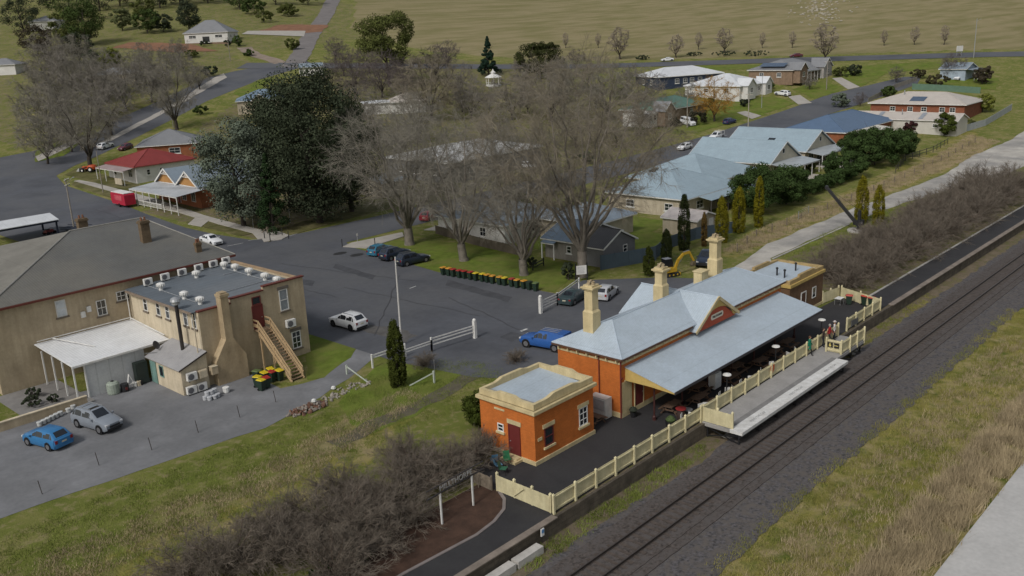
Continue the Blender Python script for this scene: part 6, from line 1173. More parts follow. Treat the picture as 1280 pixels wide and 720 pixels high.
dup(A_,gp((221,162)),2.1,'tall bare tree with dark trunk on the left road above the brick house',scale=1.0)
B_=None
def bare(px,H,label,twig,grp,rz=0,proto={},sx=1.):
    key=twig.name
    if key not in proto: proto[key]=tree_obj('bare_tree',label,gp(px),bare_tree(40+len(proto),15,7.2,.30,2.0,10,9,8,7,.027,.10),BARKD,twig,grp,rz,(H/15*sx,H/15*sx,H/15)); return proto[key]
    return dup(proto[key],gp(px),rz,label,grp,(H/15*sx,H/15*sx,H/15))
LG='bare trees on the left hillside'
for i,(px,H,lb) in enumerate((((66,186),15,'bare brown tree on the corner verge nearest the left picture edge'),((90,163),15,'bare brown tree behind the pale footpath, right of the corner verge'),((60,160),16,'bare tree at the picture edge behind the corner verge'),((125,148),15,'bare tree in front of the low grey roof on the left hillside'),((158,138),14,'bare tree beside the footpath below the grey roof'),((75,136),16,'bare tree left of the grey-roofed house, second row'),((108,126),14,'bare tree close left of the grey-roofed house'),((190,128),13,'bare tree at the footpath bend on the left hillside'),((205,108),12,'bare tree below the white hill house bank'),((62,112),15,'pale-stemmed bare tree high on the left picture edge'),((92,104),13,'bare tree under the dark green round tree on the left'),((172,108),12,'bare tree right of the yellow-green bush'),((180,84),9,'thin bare tree below the red earth bank'),((215,88),9,'thin bare tree left of the hill driveway'))): bare(px,H*1.08,lb,(TW,TWP)[i%2],LG,i*1.3,sx=1.1)
MG='bare trees beyond the cross street'
for i,(px,H,lb,tw) in enumerate((((478,122),15,'dense dark purple-brown bare tree beyond the big evergreens',TWD),((540,150),19,'rounded orange-brown bare tree left of the gazebo',TWO),((452,166),13,'pale bare tree at the right edge of the dark evergreens',TWP),((590,150),12,'pinkish-grey bare tree below the gazebo',TWP),((640,150),13,'pinkish-grey bare tree right below the gazebo lawn',TWP),((690,152),17,'brown bare tree left of the tallest pruned tree crown',TW),((760,150),16,'brown bare tree behind the tallest pruned tree crown',TW),((560,84),10,'grey bare tree standing in front of the field left of the dark conifer',TWD),((800,150),15,'grey bare tree in front of the white windows of the navy house',TWP),((735,110),11,'bare tree right of the dark round tree beside the highway',TWP),((525,178),13,'bare tree behind the pale-roofed depot',TW),((620,180),11,'bare tree at the far corner of the depot roof',TW),((420,75),9,'bare tree beside the hill road left of the tall gum tree',TWD),((1012,112),5,'small bare tree by the driveway of the beige house',TWP),((1190,98),8,'dark bare bushy tree below the white billboard',TWD),((1120,103),5,'low dark bare tree at the street end',TWD),((1075,133),4,'small dark bare tree on the kerb above the navy roof',TWD))): bare(px,H,lb,tw,MG,i*1.9+.4,sx=1.1)
for i,(px,H,lb,tw) in enumerate((((500,205),12,'bare tree between the little blue shed and the depot',TW),((455,190),12,'bare tree behind the leftmost pruned tree, by the dark evergreens',TWP),((720,185),11,'bare tree on the verge of the cross street behind the tallest tree',TW),((770,185),9,'bare tree on the street verge left of the white hatchback',TW),((800,165),10,'bare tree beside the white bay of the green-roofed house',TWP),((700,120),12,'bare tree below the highway, right of the gazebo lawn',TWP),((655,118),10,'bare tree right in front of the gazebo lawn',TWP),((575,118),10,'pale bare tree left in front of the gazebo',TWP),((505,108),12,'dark bare tree at the foot of the tall gum tree',TWD),((445,105),10,'dark bare tree left of the tall gum tree',TWD),((415,110),9,'bare tree behind the top of the black evergreen',TWD),((545,100),12,'dark rounded bare tree between gum tree and conifer',TWD),((630,205),9,'bare tree behind the white cottage roof',TW),((860,138),8,'bare tree behind the green roof',TWP))): bare(px,H,lb,tw,MG,i*2.3+1,sx=1.15)
for i,(px,H,lb,tw) in enumerate((((430,95),11,'dark bare tree above the black evergreen, left one',TWD),((462,92),11,'dark bare tree above the black evergreen, right one',TWD),((505,128),11,'dark bare tree in front of the pale cottage',TWD),((525,140),10,'bare tree right of the pale cottage',TWO),((445,130),10,'bare tree left of the white shed',TWD),((578,140),9,'pale bare tree below the gazebo bushes',TWP),((612,138),8,'low bare tree just below the gazebo',TWP),((660,142),9,'pale bare tree below the dark olive round tree',TWP),((705,142),10,'bare tree at the left end of the green-roofed house row',TWP),((745,136),10,'bare tree left of the navy house windows',TWP),((785,108),7,'bare tree at the left corner of the navy house',TWP),((650,92),6,'small bare tree on the highway side of the gazebo lawn',TWD),((720,85),7,'small bare tree on the highway verge',TWD))): bare(px,H,lb,tw,MG,i*1.7+.9,sx=1.15)
for i,(px,H,lb) in enumerate((((78,98),10,'bare tree in the upper left thicket below the olive tree'),((115,108),10,'bare tree in the upper left thicket above the yellow-green bush'),((150,118),10,'bare tree just right of the grey roof on the left hillside'),((185,96),9,'bare tree on the red bank edge'),((225,72),8,'bare tree left of the hill house base'),((250,112),8,'bare tree on the verge inside the road bend'),((205,122),10,'bare tree on the slope left of the road bend'),((80,80),11,'bare tree at the left edge in the upper thicket'),((135,128),11,'bare tree in the middle of the left thicket'))): bare(px,H,lb,(TWP,TW)[i%2],LG,i*2.1+.3,sx=1.15)
for i,(px,H,lb) in enumerate((((140,170),14,'bare tree left of the white street car on the left road'),((60,205),12,'bare tree on the corner verge at the left picture edge, front row'),((90,190),10,'small bare tree on the corner verge by the road edge'),((240,110),9,'bare tree on the uphill side of the left road bend'),((60,85),14,'bare tree under the dark olive tree at the left edge'),((130,100),12,'bare tree behind the grey-roofed hillside house'),((230,90),8,'small bare tree at the hill driveway fence'),((100,80),12,'bare tree left of the big round green tree'))): bare(px,H,lb,(TWP,TW)[i%2],LG,i*1.1+.5,sx=1.15)
bare((893,152),12,'bare tree with yellow-orange twigs on the verge above the dark blue car',TWA,MG,.6,sx=1.1)
# small vase-shaped trees along the highway
VG='young vase-shaped trees along the highway'; vz=None
for i,(x,y,H,w) in enumerate(((707,60,6.5,1),(748,60,7,1),(873,62,8,1),(905,66,11,1.5),(953,60,7,1),(990,60,7.5,1),(1105,57,7,1),(1143,56,8,1.1),(1180,56,8.5,1),(775,74,14,1.5),(845,72,10,1.5),(1030,77,15,1.5))):
    lb='vase-shaped bare tree along the highway, '+['leftmost, near the dark round tree','second from the left','straight above the white highway car','taller, just right of the white highway car','left of the beige house ridge','above the beige house ridge','right of the biggest highway tree','third from the billboard','nearest the billboard on its left','tall hazy one left of the navy house','tall hazy one behind the white highway car','tallest and broadest, behind the beige house gable'][i]
    if vz is None: vz=tree_obj('bare_tree',lb,gp((x,y)),bare_tree(77,8,2.0,.16,1.0,9,8,7,6,.03,.15,zmin=.1),BARKD,TWH,VG,0,H/8)
    else: dup(vz,gp((x,y)),i*2.3,lb,VG,(H/8*w*.88,H/8*w*.88,H/8*.88))
# ---- leafy crowns: many small leaf faces gathered in clumps
def leaves(rr,cent,rad,nclump,nl,ls,shape=None,flat=.75,up=.25):
    'clump centres over an ellipsoid (or given points), leaves over each clump'
    if shape is None:
        d=rr.normal(0,1,(nclump,3)); d/=np.linalg.norm(d,axis=1,keepdims=True); R_=rr.uniform(.45,1,(nclump,1))**.6; C_=np.array(cent)+d*R_*np.array(rad); cr=np.min(rad)*rr.uniform(.22,.40,nclump)
    else: C_,cr=shape
    n=len(C_); V=[];F=[]
    d=rr.normal(0,1,(n,nl,3)); d/=np.linalg.norm(d,axis=2,keepdims=True); P=C_[:,None,:]+d*(rr.uniform(.35,1,(n,nl,1))**.5)*np.array(cr)[:,None,None]*np.array([1,1,flat]); P=P.reshape(-1,3); nn=d.reshape(-1,3)+rr.normal(0,.36,(n*nl,3))+np.array([0,0,up]); nn/=np.linalg.norm(nn,axis=1,keepdims=True)
    a=np.cross(nn,rr.normal(0,1,nn.shape)); a/=np.maximum(np.linalg.norm(a,axis=1,keepdims=True),1e-6); b=np.cross(nn,a); s=ls*rr.uniform(.6,1.3,(len(P),1))
    V=np.stack([P-a*s*.5,P+b*s*.32,P+a*s*.5,P-b*s*.32],1).reshape(-1,3); F=np.arange(len(V)).reshape(-1,4); return V,F
def leafy(name,label,loc,H,Rx,bark,leaf,seed,nclump=60,nl=160,ls=.35,base=.12,cat='tree',group=None,shape='round',ry=None,trunk=True,rz=0):
    rr=np.random.default_rng(seed); t=thing(name,label,cat,loc,rz,group); ry=ry or Rx
    if trunk:
        big=[];b0=np.array([0,0,-.3]); s1=branch(rr,b0,np.array([0,0,1.]),H*.72+.3,max(.08,H*.022),7,.04,.05,big,.25)
        for k in range(14):
            i=1+k%6; p,d,r=s1[i]; branch(rr,p,side(rr,d,rr.uniform(.7,1.2)),Rx*rr.uniform(.5,.85),r*.45,4,.12,.05,big,.3)
        V,F=tubes(big,6); link('trunk',raw_mesh('trunk',V,F,bark,True),t)
    zc=H*(base+1)/2; hz=H*(1-base)/2
    if shape=='round': V,F=leaves(rr,(0,0,zc),(Rx*.8,ry*.8,hz*.82),nclump,nl,ls)
    elif shape=='cone':
        f=rr.random(nclump)**.75; az=rr.random(nclump)*6.283; w=(1-f)*rr.uniform(.45,1,nclump); C_=np.stack([Rx*.85*w*np.cos(az),ry*.85*w*np.sin(az),H*(base+(.97-base)*f)],1); V,F=leaves(rr,0,0,0,nl,ls,(C_,.14*H*(1.05-f)*.5+.25))
    elif shape=='box':
        C_=np.stack([rr.uniform(-Rx,Rx,nclump),rr.uniform(-ry,ry,nclump),rr.uniform(.15,.92,nclump)**.7*H*.86],1); V,F=leaves(rr,0,0,0,nl,ls,(C_,rr.uniform(.5,.9,nclump)*min(1.0,H*.3)))
    link('crown' if cat=='tree' else 'foliage',raw_mesh('crown',V,F,leaf),t); return t
CED=leafm('grey_green',(.115,.138,.102),.3); DKG=leafm('dark_green',(.046,.057,.034),.5); MIDG=leafm('mid_green',(.055,.08,.025),.45); OLV=leafm('olive',(.085,.098,.03),.4); YLG=leafm('yellow_green',(.15,.165,.035)); GOLD=leafm('golden',(.15,.135,.012),.3,1.2); HEDG=leafm('hedge',(.042,.068,.022),.45); BLG=leafm('blue_green',(.018,.036,.024)); PALEG=leafm('pale_olive',(.12,.135,.06)); DEEP=leafm('deep_column',(.045,.055,.012),.3,1.2); BURG=leafm('burgundy',(.055,.025,.025)); DEADL=leafm('dry_brown',(.13,.085,.03))
leafy('evergreen_tree','broad grey-green evergreen tree beside the shop verandah',gp((305,283)),19.5,7.6,BARKD,CED,1,140,220,.36,-.05)
leafy('evergreen_tree','huge near-black evergreen tree right of the grey-green one at the crossing',gp((400,279)),28.5,10,BARKD,DKG,2,200,220,.38,-.04); leafy('evergreen_tree','dark evergreen tree filling the gap behind the grey-green and black trees',(50,104,0.3),25.5,8.8,BARKD,DKG,3,130,200,.4,-.03); leafy('evergreen_tree','olive-tinged evergreen on the right flank of the big black tree',gp((440,265)),21,7.2,BARKD,leafm('dark_olive2',(.050,.06,.026),.5),4,80,190,.36,-.04); leafy('conifer','narrow green conifer growing up between the grey-green and black trees',gp((342,290)),13,3.3,BARKD,leafm('fir',(.022,.04,.016)),5,70,150,.3,.02,shape='cone')
leafy('gum_tree','tall spreading gum tree with gaps in its crown by the hill road',gp((487,108)),25.5,11.5,BARKD,OLV,6,46,300,.6,.22); leafy('conifer','dark blue-green pyramid conifer behind the gazebo',gp((611,94)),13.5,5.2,BARKD,BLG,7,90,120,.5,.02,shape='cone')
leafy('evergreen_tree','dark olive round tree right of the gazebo lawn',gp((676,98)),13,10.5,BARKD,leafm('dark_olive',(.04,.046,.017)),8,60,170,.55,.02)
for (px,H,Rx,m,lb,nc) in (((108,58),22,10,MIDG,'big round green tree at the top left beside the light bush',70),((80,52),14,8,OLV,'olive tree at the top left picture edge',40),((153,38),11,6,PALEG,'pale olive bush tree right of the big round one at the top left',40),((185,42),12,8,MIDG,'green bushy tree left of the open lawn at the top left',45),((205,40),9,6,DKG,'dark low bushy tree at the edge of the top-left lawn',30),((143,94),10,5.2,YLG,'bright yellow-green round bush tree above the low grey roof',45),((118,92),9,4.5,DKG,'dark green bush tree left of the yellow-green one',30),((237,40),16,7,DKG,'dark green tree above the white hill house roof',45),((300,12),16,10,MIDG,'green tree mass at the top edge above the hill house',40),((200,10),18,14,DKG,'dark tree mass at the top edge, left of the hill house',50),((150,8),18,12,leafm('dull_brown',(.06,.05,.035)),'dull brown tree at the top edge above the pale olive bush',40),((60,10),18,12,DKG,'dark tree in the top left corner of the view',40),((345,6),14,9,MIDG,'green tree at the top edge left of the hill road',40),((385,6),12,9,OLV,'olive tree at the top edge beside the hill road',36),((330,28),7,6,OLV,'low olive bush beside the concrete yard',24),((262,96),4.5,3.6,DKG,'dark rounded bush at the bend of the left road',26),((298,58),5,2.6,MIDG,'small green bush at the corner of the white hill house',20),((255,58),3,2.2,DKG,'low dark bush by the hill house brick base',14),((284,58),3,2.2,DKG,'low dark bush left of the hill house corner bush',14)):
    leafy('leafy_tree' if H>6 else 'bush',lb,gp(px),H,Rx,BARKD,m,int(px[0]*3+px[1]),nc,120,.62 if H>6 else .45,.03)
for i,(px,H,Rx,m,lb) in enumerate((((90,30),20,14,MIDG,'green tree mass behind the big round tree at the top left'),((125,14),20,16,DKG,'dark tree mass at the top edge above the big round tree'),((225,6),16,14,DKG,'dark tree at the top edge straight above the hill house'),((260,4),16,12,OLV,'olive tree at the top edge right above the hill house roof'),((180,24),12,10,OLV,'olive tree mass between the top-left lawn and the top edge'),((318,18),9,9,MIDG,'green bushy tree above the concrete yard'),((360,20),7,7,OLV,'olive bush above the concrete yard by the hill road'),((48,70),14,9,leafm('dull_brown',(.06,.05,.035)),'dull brown tree at the left edge below the top-left corner'),((100,70),10,8,DKG,'dark bush below the big round tree'),((30,40),18,12,DKG,'dark tree outside the left end of the top tree line'),((365,62),5,4,OLV,'olive bush on the verge beside the hill road'),((240,72),3.5,3.5,OLV,'olive bush beside the hill driveway'),((310,70),3,3,MIDG,'small bush on the bank right of the hill driveway'))): leafy('leafy_tree' if H>6 else 'bush',lb,gp(px),H,Rx,BARKD,m,300+i,44,120,.6 if H>6 else .4,.0)
for i,(x,y,H,Rx,m,lb) in enumerate(((70,64,2.2,2,MIDG,'green garden bush behind the white cottage'),(74,70,3,2.4,OLV,'olive garden bush between the cottage and the cross street'),(113,84.5,3,2.4,DKG,'dark bush at the back corner of the depot yard'),(75,88,2.5,2.2,OLV,'olive bush in front of the depot wall'),(148,95,3,2.6,MIDG,'green bush left of the green-roofed house'),(190,100,3,2.6,OLV,'olive bush between the green roof and the white house'),(222,98,2.6,2.4,MIDG,'green bush between the white house and the beige house'),(112,31.8,1.8,1.6,MIDG,'small green garden bush behind the clipped hedge'),(129,40.5,1.8,1.5,OLV,'small bush between the two back verandahs'),(62,140,4,3.5,DKG,'dark bush behind the twin-gabled shop'),(66,120,3.5,3,OLV,'olive bush at the back of the twin-gabled shop yard'),(85,160,4,3.5,OLV,'olive bush behind the orange brick house'),(95,215,3,3,MIDG,'green bush by the left road kerb'),(196,92,2.4,2.2,DKG,'dark garden bush at the white house front'))): leafy('bush',lb,(x,y,terrain(x,y)),H,Rx,BARKD,m,400+i,30,120,.3,0,cat='bush')
# right-hand side: hedges, conifers and garden trees
leafy('evergreen_bush','large dark green rounded conifer mass behind the golden columns',(87,29.6,0),8.2,5.4,BARKD,HEDG,11,120,200,.26,.0); leafy('evergreen_bush','second dark green conifer mass at the start of the long hedge',(96,29,0),7.0,5.0,BARKD,HEDG,12,110,190,.26,.0)
leafy('hedge','long clipped dark green hedge along the gardens of the blue-roofed houses',(111,29.6,0),3.0,12.5,BARKD,HEDG,13,210,130,.26,cat='hedge',shape='box',ry=1.1,trunk=False,rz=R(2)); leafy('evergreen_bush','tall rounded green hedge tree in front of the farthest pale blue house',(124.5,31,0),5.6,5.2,BARKD,HEDG,14,80,170,.3,.0); leafy('evergreen_bush','largest dark green hedge tree in front of the navy roof',(140,32,.3),8.2,8.4,BARKD,HEDG,15,150,190,.34,.0); leafy('evergreen_bush','green hedge tree on the right flank of the largest one',(152,33,.4),6.6,6.4,BARKD,HEDG,16,80,170,.34,.0)
for (px,H,Rx,m,lb) in (((1180,170),5.5,3.2,leafm('round_olive',(.05,.065,.014)),'round clipped olive-green tree in front of the long shed end'),((1137,166),3.2,2.0,BURG,'small burgundy bush against the long shed wall'),((1228,140),5,3.4,YLG,'yellow-green round tree at the end of the long brick house'),((1111,121),3.4,2.5,MIDG,'green bush beside the pale roof of the brick house'),((1050,134),4.2,3.2,CED,'grey-green bush above the navy roof'),((1068,95),4,3,DKG,'dark bush on the roadside lawn right of the beige house'),((1050,96),3.5,3.4,OLV,'olive bush beside the white gable of the beige house'),((1147,98),3.4,3,leafm('dull_olive2',(.06,.055,.03)),'dull olive scrub bush near the street end'),((1170,108),4,4.5,leafm('dull_olive2',(.06,.055,.03)),'larger dull scrub bush below the billboard'),((1228,105),6,3.5,leafm('dull_brown',(.06,.05,.035)),'brownish tree at the right picture edge by the small blue house'),((803,75),2,3.4,DKG,'dark low bush on the highway edge left of the white car'),((868,70),1.8,4,DKG,'dark low bush on the highway edge right of the white car'),((905,70),2,6,DKG,'dark low bush in the middle of the highway shrub line'),((945,70),2.2,7,DKG,'dark low bush at the right end of the highway shrub line'),((870,155),3.6,4,leafm('dark_scrub',(.03,.03,.018)),'dark scrub bush between the white van and the autumn tree'),((842,158),2.5,2.4,leafm('dark_scrub',(.03,.03,.018)),'dark scrub bush at the brick gable corner'),((1210,160),2.2,2.4,OLV,'low olive bush at the end of the long shed fence')):
    leafy('bush',lb,gp(px),H,Rx,BARKD,m,int(px[0]+px[1]*7),40,150,.34,.0)
# golden and green column conifers
def column(label,base,H,Rx,leaf,seed,grp='column conifers',tip=.35,nl=60):
    rr=np.random.default_rng(seed); t=thing('column_conifer',label,'tree',base,rr.random()*6,grp); n=int(26*H); f=rr.random(n); az=rr.random(n)*6.283; prof=np.interp(f,[0,.12,.5,.82,1],[.72,.95,1,.72,.12])
    C_=np.stack([Rx*.8*prof*np.cos(az),Rx*.8*prof*np.sin(az),.1+f*(H-.25)],1); V,F=leaves(rr,0,0,0,nl,.15,(C_,np.full(n,.24*Rx+.05)),1.9,.1); link('foliage',raw_mesh('foliage',V,F,leaf),t)
    V,F=tubes([(np.array([0,0,-.2]),np.array([0,0,H*.8]),.14,.04)],7); link('trunk',raw_mesh('trunk',V,F,BARKD),t)
column('golden-green column conifer alone on the lawn by the light pole',gp((498,483)),6.1,.80,DEEP,1,nl=80)
for i,(px,H,Rx,m,lb) in enumerate((((811,345),3.6,.7,DEEP,'short dark column conifer left of the excavator'),((833,327),4.2,.75,leafm('column_dark',(.035,.045,.016),.3,1.2),'dark narrow column conifer just behind the excavator cab'),((855,313),7.6,.85,leafm('column_dark',(.035,.045,.016),.3,1.2),'tall dark green column conifer right of the excavator'),((880,308),4.8,.4,DEADL,'thin brown half-dead column conifer by the garden shed'),((902,303),6.4,.95,GOLD,'golden column conifer beside the garden shed, first of the golden row'),((923,291),6.6,1.0,GOLD,'golden column conifer, middle one in front of the dark conifer mass'),((948,284),7.6,.75,GOLD,'slim golden column conifer at the right of the dark conifer mass'),((1076,279),6.9,1.0,GOLD,'fat golden column conifer beside the black crane'),((1097,281),5.8,.85,GOLD,'golden column conifer right of the black crane, next to the bare shrubs'))): column(lb,gp(px),H,Rx,m,30+i)
leafy('clipped_bush','round clipped green bush against the back of the small orange hut',(2.4,7.6,0),3.3,1.75,BARKD,leafm('clipped',(.045,.06,.012)),61,60,170,.15,0,cat='bush'); leafy('clipped_bush','smaller green bush between the round bush and the hut parapet',(4.6,8.0,0),2.4,1.2,BARKD,leafm('clipped',(.045,.06,.012)),62,36,150,.15,0,cat='bush')
leafy('bush','small dark conifer bush by the notice board',gp((711,350)),2.6,1.0,BARKD,DKG,63,26,130,.2,0,cat='bush'); leafy('bush','small dark bush at the foot of the forked street tree',(41.5,37.3,0),1.6,1.0,BARKD,DKG,64,20,110,.2,0,cat='bush')
for x,y,h,r,lb in ((-17.6,44.6,1.0,.8,'rounded grey-green bush on the verandah paving'),(-16.9,42.0,.8,.6,'small spiky bush near the verandah post'),(-18.6,42.4,1.1,1.0,'low dark shrub behind the low tan wall')): leafy('bush',lb,(x,y,.03),h,r,BARKD,[CED,DKG,DKG][int(h*10)%3],int(h*77),22,90,.14,0,cat='bush')
# ---- bare shrubs: thickets by the garden bed and along the old platform
def shrub(seed,H,Rx,ns=38,k2=11,k3=13):
    rr=np.random.default_rng(seed); core=[];fine=[]; E=np.array([Rx,Rx,H])
    for m in range(ns):
        az=m*2.39996+rr.uniform(-.3,.3); z=rr.uniform(.08,1.0); q=math.sqrt(1-z*z); tg=E*np.array([q*math.cos(az),q*math.sin(az),z])*rr.uniform(.72,1.02); p=np.array([rr.normal(0,.22),rr.normal(0,.22),-.05])
        s1=bez(rr,p,unit(np.array([q*math.cos(az)*.6,q*math.sin(az)*.6,.8])),tg,6,rr.uniform(.022,.045),.3,.02,core)
        for j in range(k2):
            f=.25+.74*(j+rr.random())/(k2+.01); pp,dd,r_=along(rr,s1,min(.99,f)); L2=Rx*rr.uniform(.16,.34); s2=branch(rr,pp,side(rr,dd,rr.uniform(.35,1.1)),L2,.012,3,.18,.06,fine,.6)
            for q_ in range(k3):
                p2,d2,_=along(rr,s2,rr.random()*.98); fine.append((p2,p2+side(rr,d2,rr.uniform(.3,1.))*L2*rr.uniform(.3,.6),.009,.005))
    return core,fine
SH=[]
for k in range(3):
    c_,f_=shrub(90+k,3.1,3.3); V,F=tubes(c_,4); a=raw_mesh('stems',V,F,TWR); V,F=tubes(f_,3); SH.append((a,raw_mesh('twigs',V,F,TWS)))
def put_shrub(k,loc,sc,rz,label,grp,zs=1):
    t=thing('bare_shrub',label,'shrub',loc,rz,grp); t.scale=(sc,sc,sc*zs); link('stems',SH[k][0],t); link('twigs',SH[k][1],t); return t
for i,(px,sc,lb) in enumerate((((598,575),.75,'smallest bare brown shrub, touching the grey paling fence by the plastic seats'),((560,600),.9,'bare brown shrub behind the station sign, its right one'),((522,612),1.0,'bare brown shrub behind the left end of the station sign'),((478,640),1.0,'bare brown shrub with dark red stems left of the station sign'),((440,672),1.05,'largest dark-stemmed bare shrub above the green ivy patch'),((392,668),1.0,'bare brown shrub left of the dark-stemmed one'),((350,702),1.05,'bare brown shrub at the bottom edge left of the ivy patch'),((292,716),1.0,'bare brown shrub at the bottom edge below the dry grass bank'),((235,730),.9,'outermost left bare shrub at the bottom picture edge'),((508,580),.8,'bare brown shrub at the upper edge of the thicket by the worn track'),((430,628),.85,'bare brown shrub on the grassy side of the thicket, middle'),((340,668),.8,'bare brown shrub on the grassy side of the thicket, left'),((420,720),1.0,'bare shrub low at the bottom edge beside the garden bed'),((462,690),.8,'bare dark-stemmed shrub directly behind the ivy, overhanging the brown bed'),((508,655),.75,'bare shrub at the left post of the station sign'))):
    c=G(*px); put_shrub(i%3,(c[0],c[1],0),sc*1.1,i*1.7,lb,'bare shrubs behind the station sign',.9)
for i,(x,y,sc) in enumerate(((55,.6,.95),(59.5,.2,1.15),(64.5,.9,1.3),(70.5,.3,1.35),(77,.9,1.4),(83.5,.4,1.4),(90,1.0,1.45),(97,.5,1.45),(104,1.1,1.5),(111,.6,1.5),(59,6.0,.9),(67,6.4,1.1),(74.5,6.8,1.0),(92,6.2,1.2),(100,6.4,1.35),(108,6.2,1.4),(119,2,1.5))):
    lb='bare brown shrub on the far platform, '+['nearest the far picket fence','second from the picket fence','third from the picket fence, by the kerb','fourth from the picket fence','in the middle of the row, back a little','in line below the black crane','just right of the crane','below the second golden conifer','towards the right edge, by the kerb','second from the right picture edge','set back behind the first two','set back near the pale kerb line','set back left of the crane base','set back right of the golden conifers','set back by the gravel road','set back at the right picture edge','last one at the right picture edge'][i]
    put_shrub(i%3,(x,y,0),sc,i*2.1,lb,'bare shrubs along the far platform',1.0)
for i,(x,y,sc,lb) in enumerate(((57,3.9,1.0,'first filler just behind the end picket fence'),(62,4.0,1.15,'low one between the first pair of shrubs'),(68,4.2,1.2,'low one behind the fourth by the kerb'),(73.8,4.6,1.2,'below the pale crane base'),(80,5.2,1.2,'directly right of the crane base'),(86.5,4.6,1.3,'in front of the second golden conifer'),(93.5,4.2,1.3,'right of the second golden conifer'),(100.5,4.2,1.35,'in the thickest part of the row'),(107.5,4.2,1.4,'near the right edge, middle depth'),(115,5.0,1.45,'at the right edge, middle depth'),(124,2.5,1.5,'beyond the right picture edge'),(122,7,1.5,'set back beyond the right picture edge'))): put_shrub((i+1)%3,(x,y,0),sc,i*1.3+.4,'bare far-platform shrub '+lb,'bare shrubs along the far platform',1.0)
for px,sc,lb in (((531,458),.45,'little bare shrub at the sagging white fence'),((645,452),.4,'little bare shrub on the asphalt edge behind the small hut')): c=G(*px); put_shrub(1,(c[0],c[1],0),sc,1,lb,'small bare shrubs')
IVY=leafm('ivy',(.03,.06,.016))
for px,H,Rx,lb in (((478,672),.8,1.1,'low dark green ivy clump at the edge of the brown garden bed'),((445,700),.8,1.2,'second low green ivy clump in front of the dark-stemmed shrub'),((400,716),.7,1.0,'low green ivy clump at the bottom picture edge'),((1085,345),.8,1.6,'low dark green clump under the shrubs on the far platform edge'),((1118,322),.8,1.5,'low dark green clump below the crane shrubs'),((1200,270),.8,1.5,'low dark green clump near the right edge of the far platform')): leafy('ivy_clump',lb,gp(px),H,Rx,BARKD,IVY,int(px[0]),26,90,.16,0,cat='bush',trunk=False)
# ---- grass: blades and tufts as one mass each
def grass(name,region,n,h,w,m,seed,bl=6,spread=.14):
    rr=np.random.default_rng(seed); xs=[p[0] for p in region]; ys=[p[1] for p in region]; P=[]
    while len(P)<n:
        x,y=rr.uniform(min(xs),max(xs)),rr.uniform(min(ys),max(ys))
        if inpoly(x,y,region) and (math.sin(x*.9+y*1.7+seed)+math.sin(x*2.3-y*1.1)+rr.normal(0,.9))>-.4: P.append((x,y,terrain(x,y)))
    P=np.repeat(np.array(P),bl,0); k=len(P); P[:,:2]+=rr.normal(0,spread,(k,2)); hh=h*rr.uniform(.45,1.25,(k,1)); az=rr.random(k)*6.283; d=np.stack([np.cos(az),np.sin(az),np.zeros(k)],1); ln=rr.normal(0,.35,(k,3))*hh; ln[:,2]=0
    V=np.stack([P-d*w,P+d*w,P+ln+np.array([0,0,1])*hh],1).reshape(-1,3); F=np.arange(len(V)).reshape(-1,3); o=link(name,raw_mesh(name,V,F,m),None); return tag(o,kind='stuff')
GD=mat('dry_grass_blades',(.36,.29,.18),.95,.3,.5,spec=.05); GY=mat('yellow_grass_blades',(.27,.245,.075),.95,.35,.35,spec=.05,col2=(.17,.185,.045)); GG=mat('green_grass_blades',(.165,.20,.045),.95,.35,.35,spec=.05)
grass('tall_dry_grass',[(-20,-25.6),(34,-25.6),(34,-22.6),(10,-22.3),(-20,-22.8)],5200,.75,.022,GD,1,8,.2); grass('bank_grass',[(-20,-22.6),(36,-22.4),(60,-22),(60,-14.6),(36,-14.9),(-20,-15.2)],10500,.22,.02,GY,2,6,.2); grass('bank_dry_grass',[(-20,-22.6),(50,-22),(50,-17),(-20,-17.4)],2600,.36,.018,GD,3,7,.16)
grass('lawn_grass',[(-34,20),(-20,21.2),(-10,20.5),(-2,21),(5,24),(12,21),(13,16),(9,11),(-2,12),(-14,10),(-36,9)],11000,.14,.018,GG,4,5,.2); grass('slope_dry_grass',[(-36,16),(-14,16),(4,19),(4,16),(-10,12),(-36,11)],3600,.2,.016,GD,5,6,.2); grass('rail_weeds',[(-12,-5.8),(12,-5.8),(12,-7.2),(-12,-7.3)],900,.22,.02,GG,6,6,.15); grass('rail_weeds',[(24,-6),(60,-5.8),(60,-7),(24,-7.2)],600,.2,.02,GY,7,6,.15); grass('verge_grass',[(53.5,11),(63,13.4),(80,14.8),(100,13.5),(100,8.5),(80,8.5),(56,8)],2600,.2,.02,GG,8,6,.2); grass('scrub_grass',[(62,18.6),(100,19.4),(150,18.8),(180,20),(186,28),(150,25),(100,23.5),(74,23.5),(62,21)],5200,.4,.024,GD,9,7,.25)
# ================================================================ GATES, POLES, SIGNS, STREET FURNITURE
def whitegate(name,label,a,b,h=1.25,big=True,n=4,brace=True,cat='gate'):
    a=Vector(a);b=Vector(b); z=terrain(a.x,a.y); t=thing(name,label,cat,(a.x,a.y,z)); O=(a.x,a.y,0); L=(b-a).length
    r=MB(O)
    for f in (.25,.5,.75,.95)[-n:] if n<4 else (.3,.52,.74,.95): r.bar((a.x,a.y,h*f),(b.x,b.y,h*f),.05,.11)
    r.build('rail',WHITEP,t)
    if brace: r=MB(O); r.bar((a.x,a.y,h*.95),(b.x,b.y,h*.3),.045,.09); r.build('brace',WHITEP,t)
    for p,w,hh in ((a,.16 if big else .07,h*1.3 if big else h*1.05),(b,.07,h*1.05)):
        q=MB(O); q.box(p.x-w,p.x+w,p.y-w,p.y+w,0,hh)
        if w>.1: q.lathe([(w*1.2,0),(w*1.25,.08),(w*.9,.18),(.02,.24)],10,(p.x,p.y,hh))
        q.build('post',WHITEP,t)
    return t
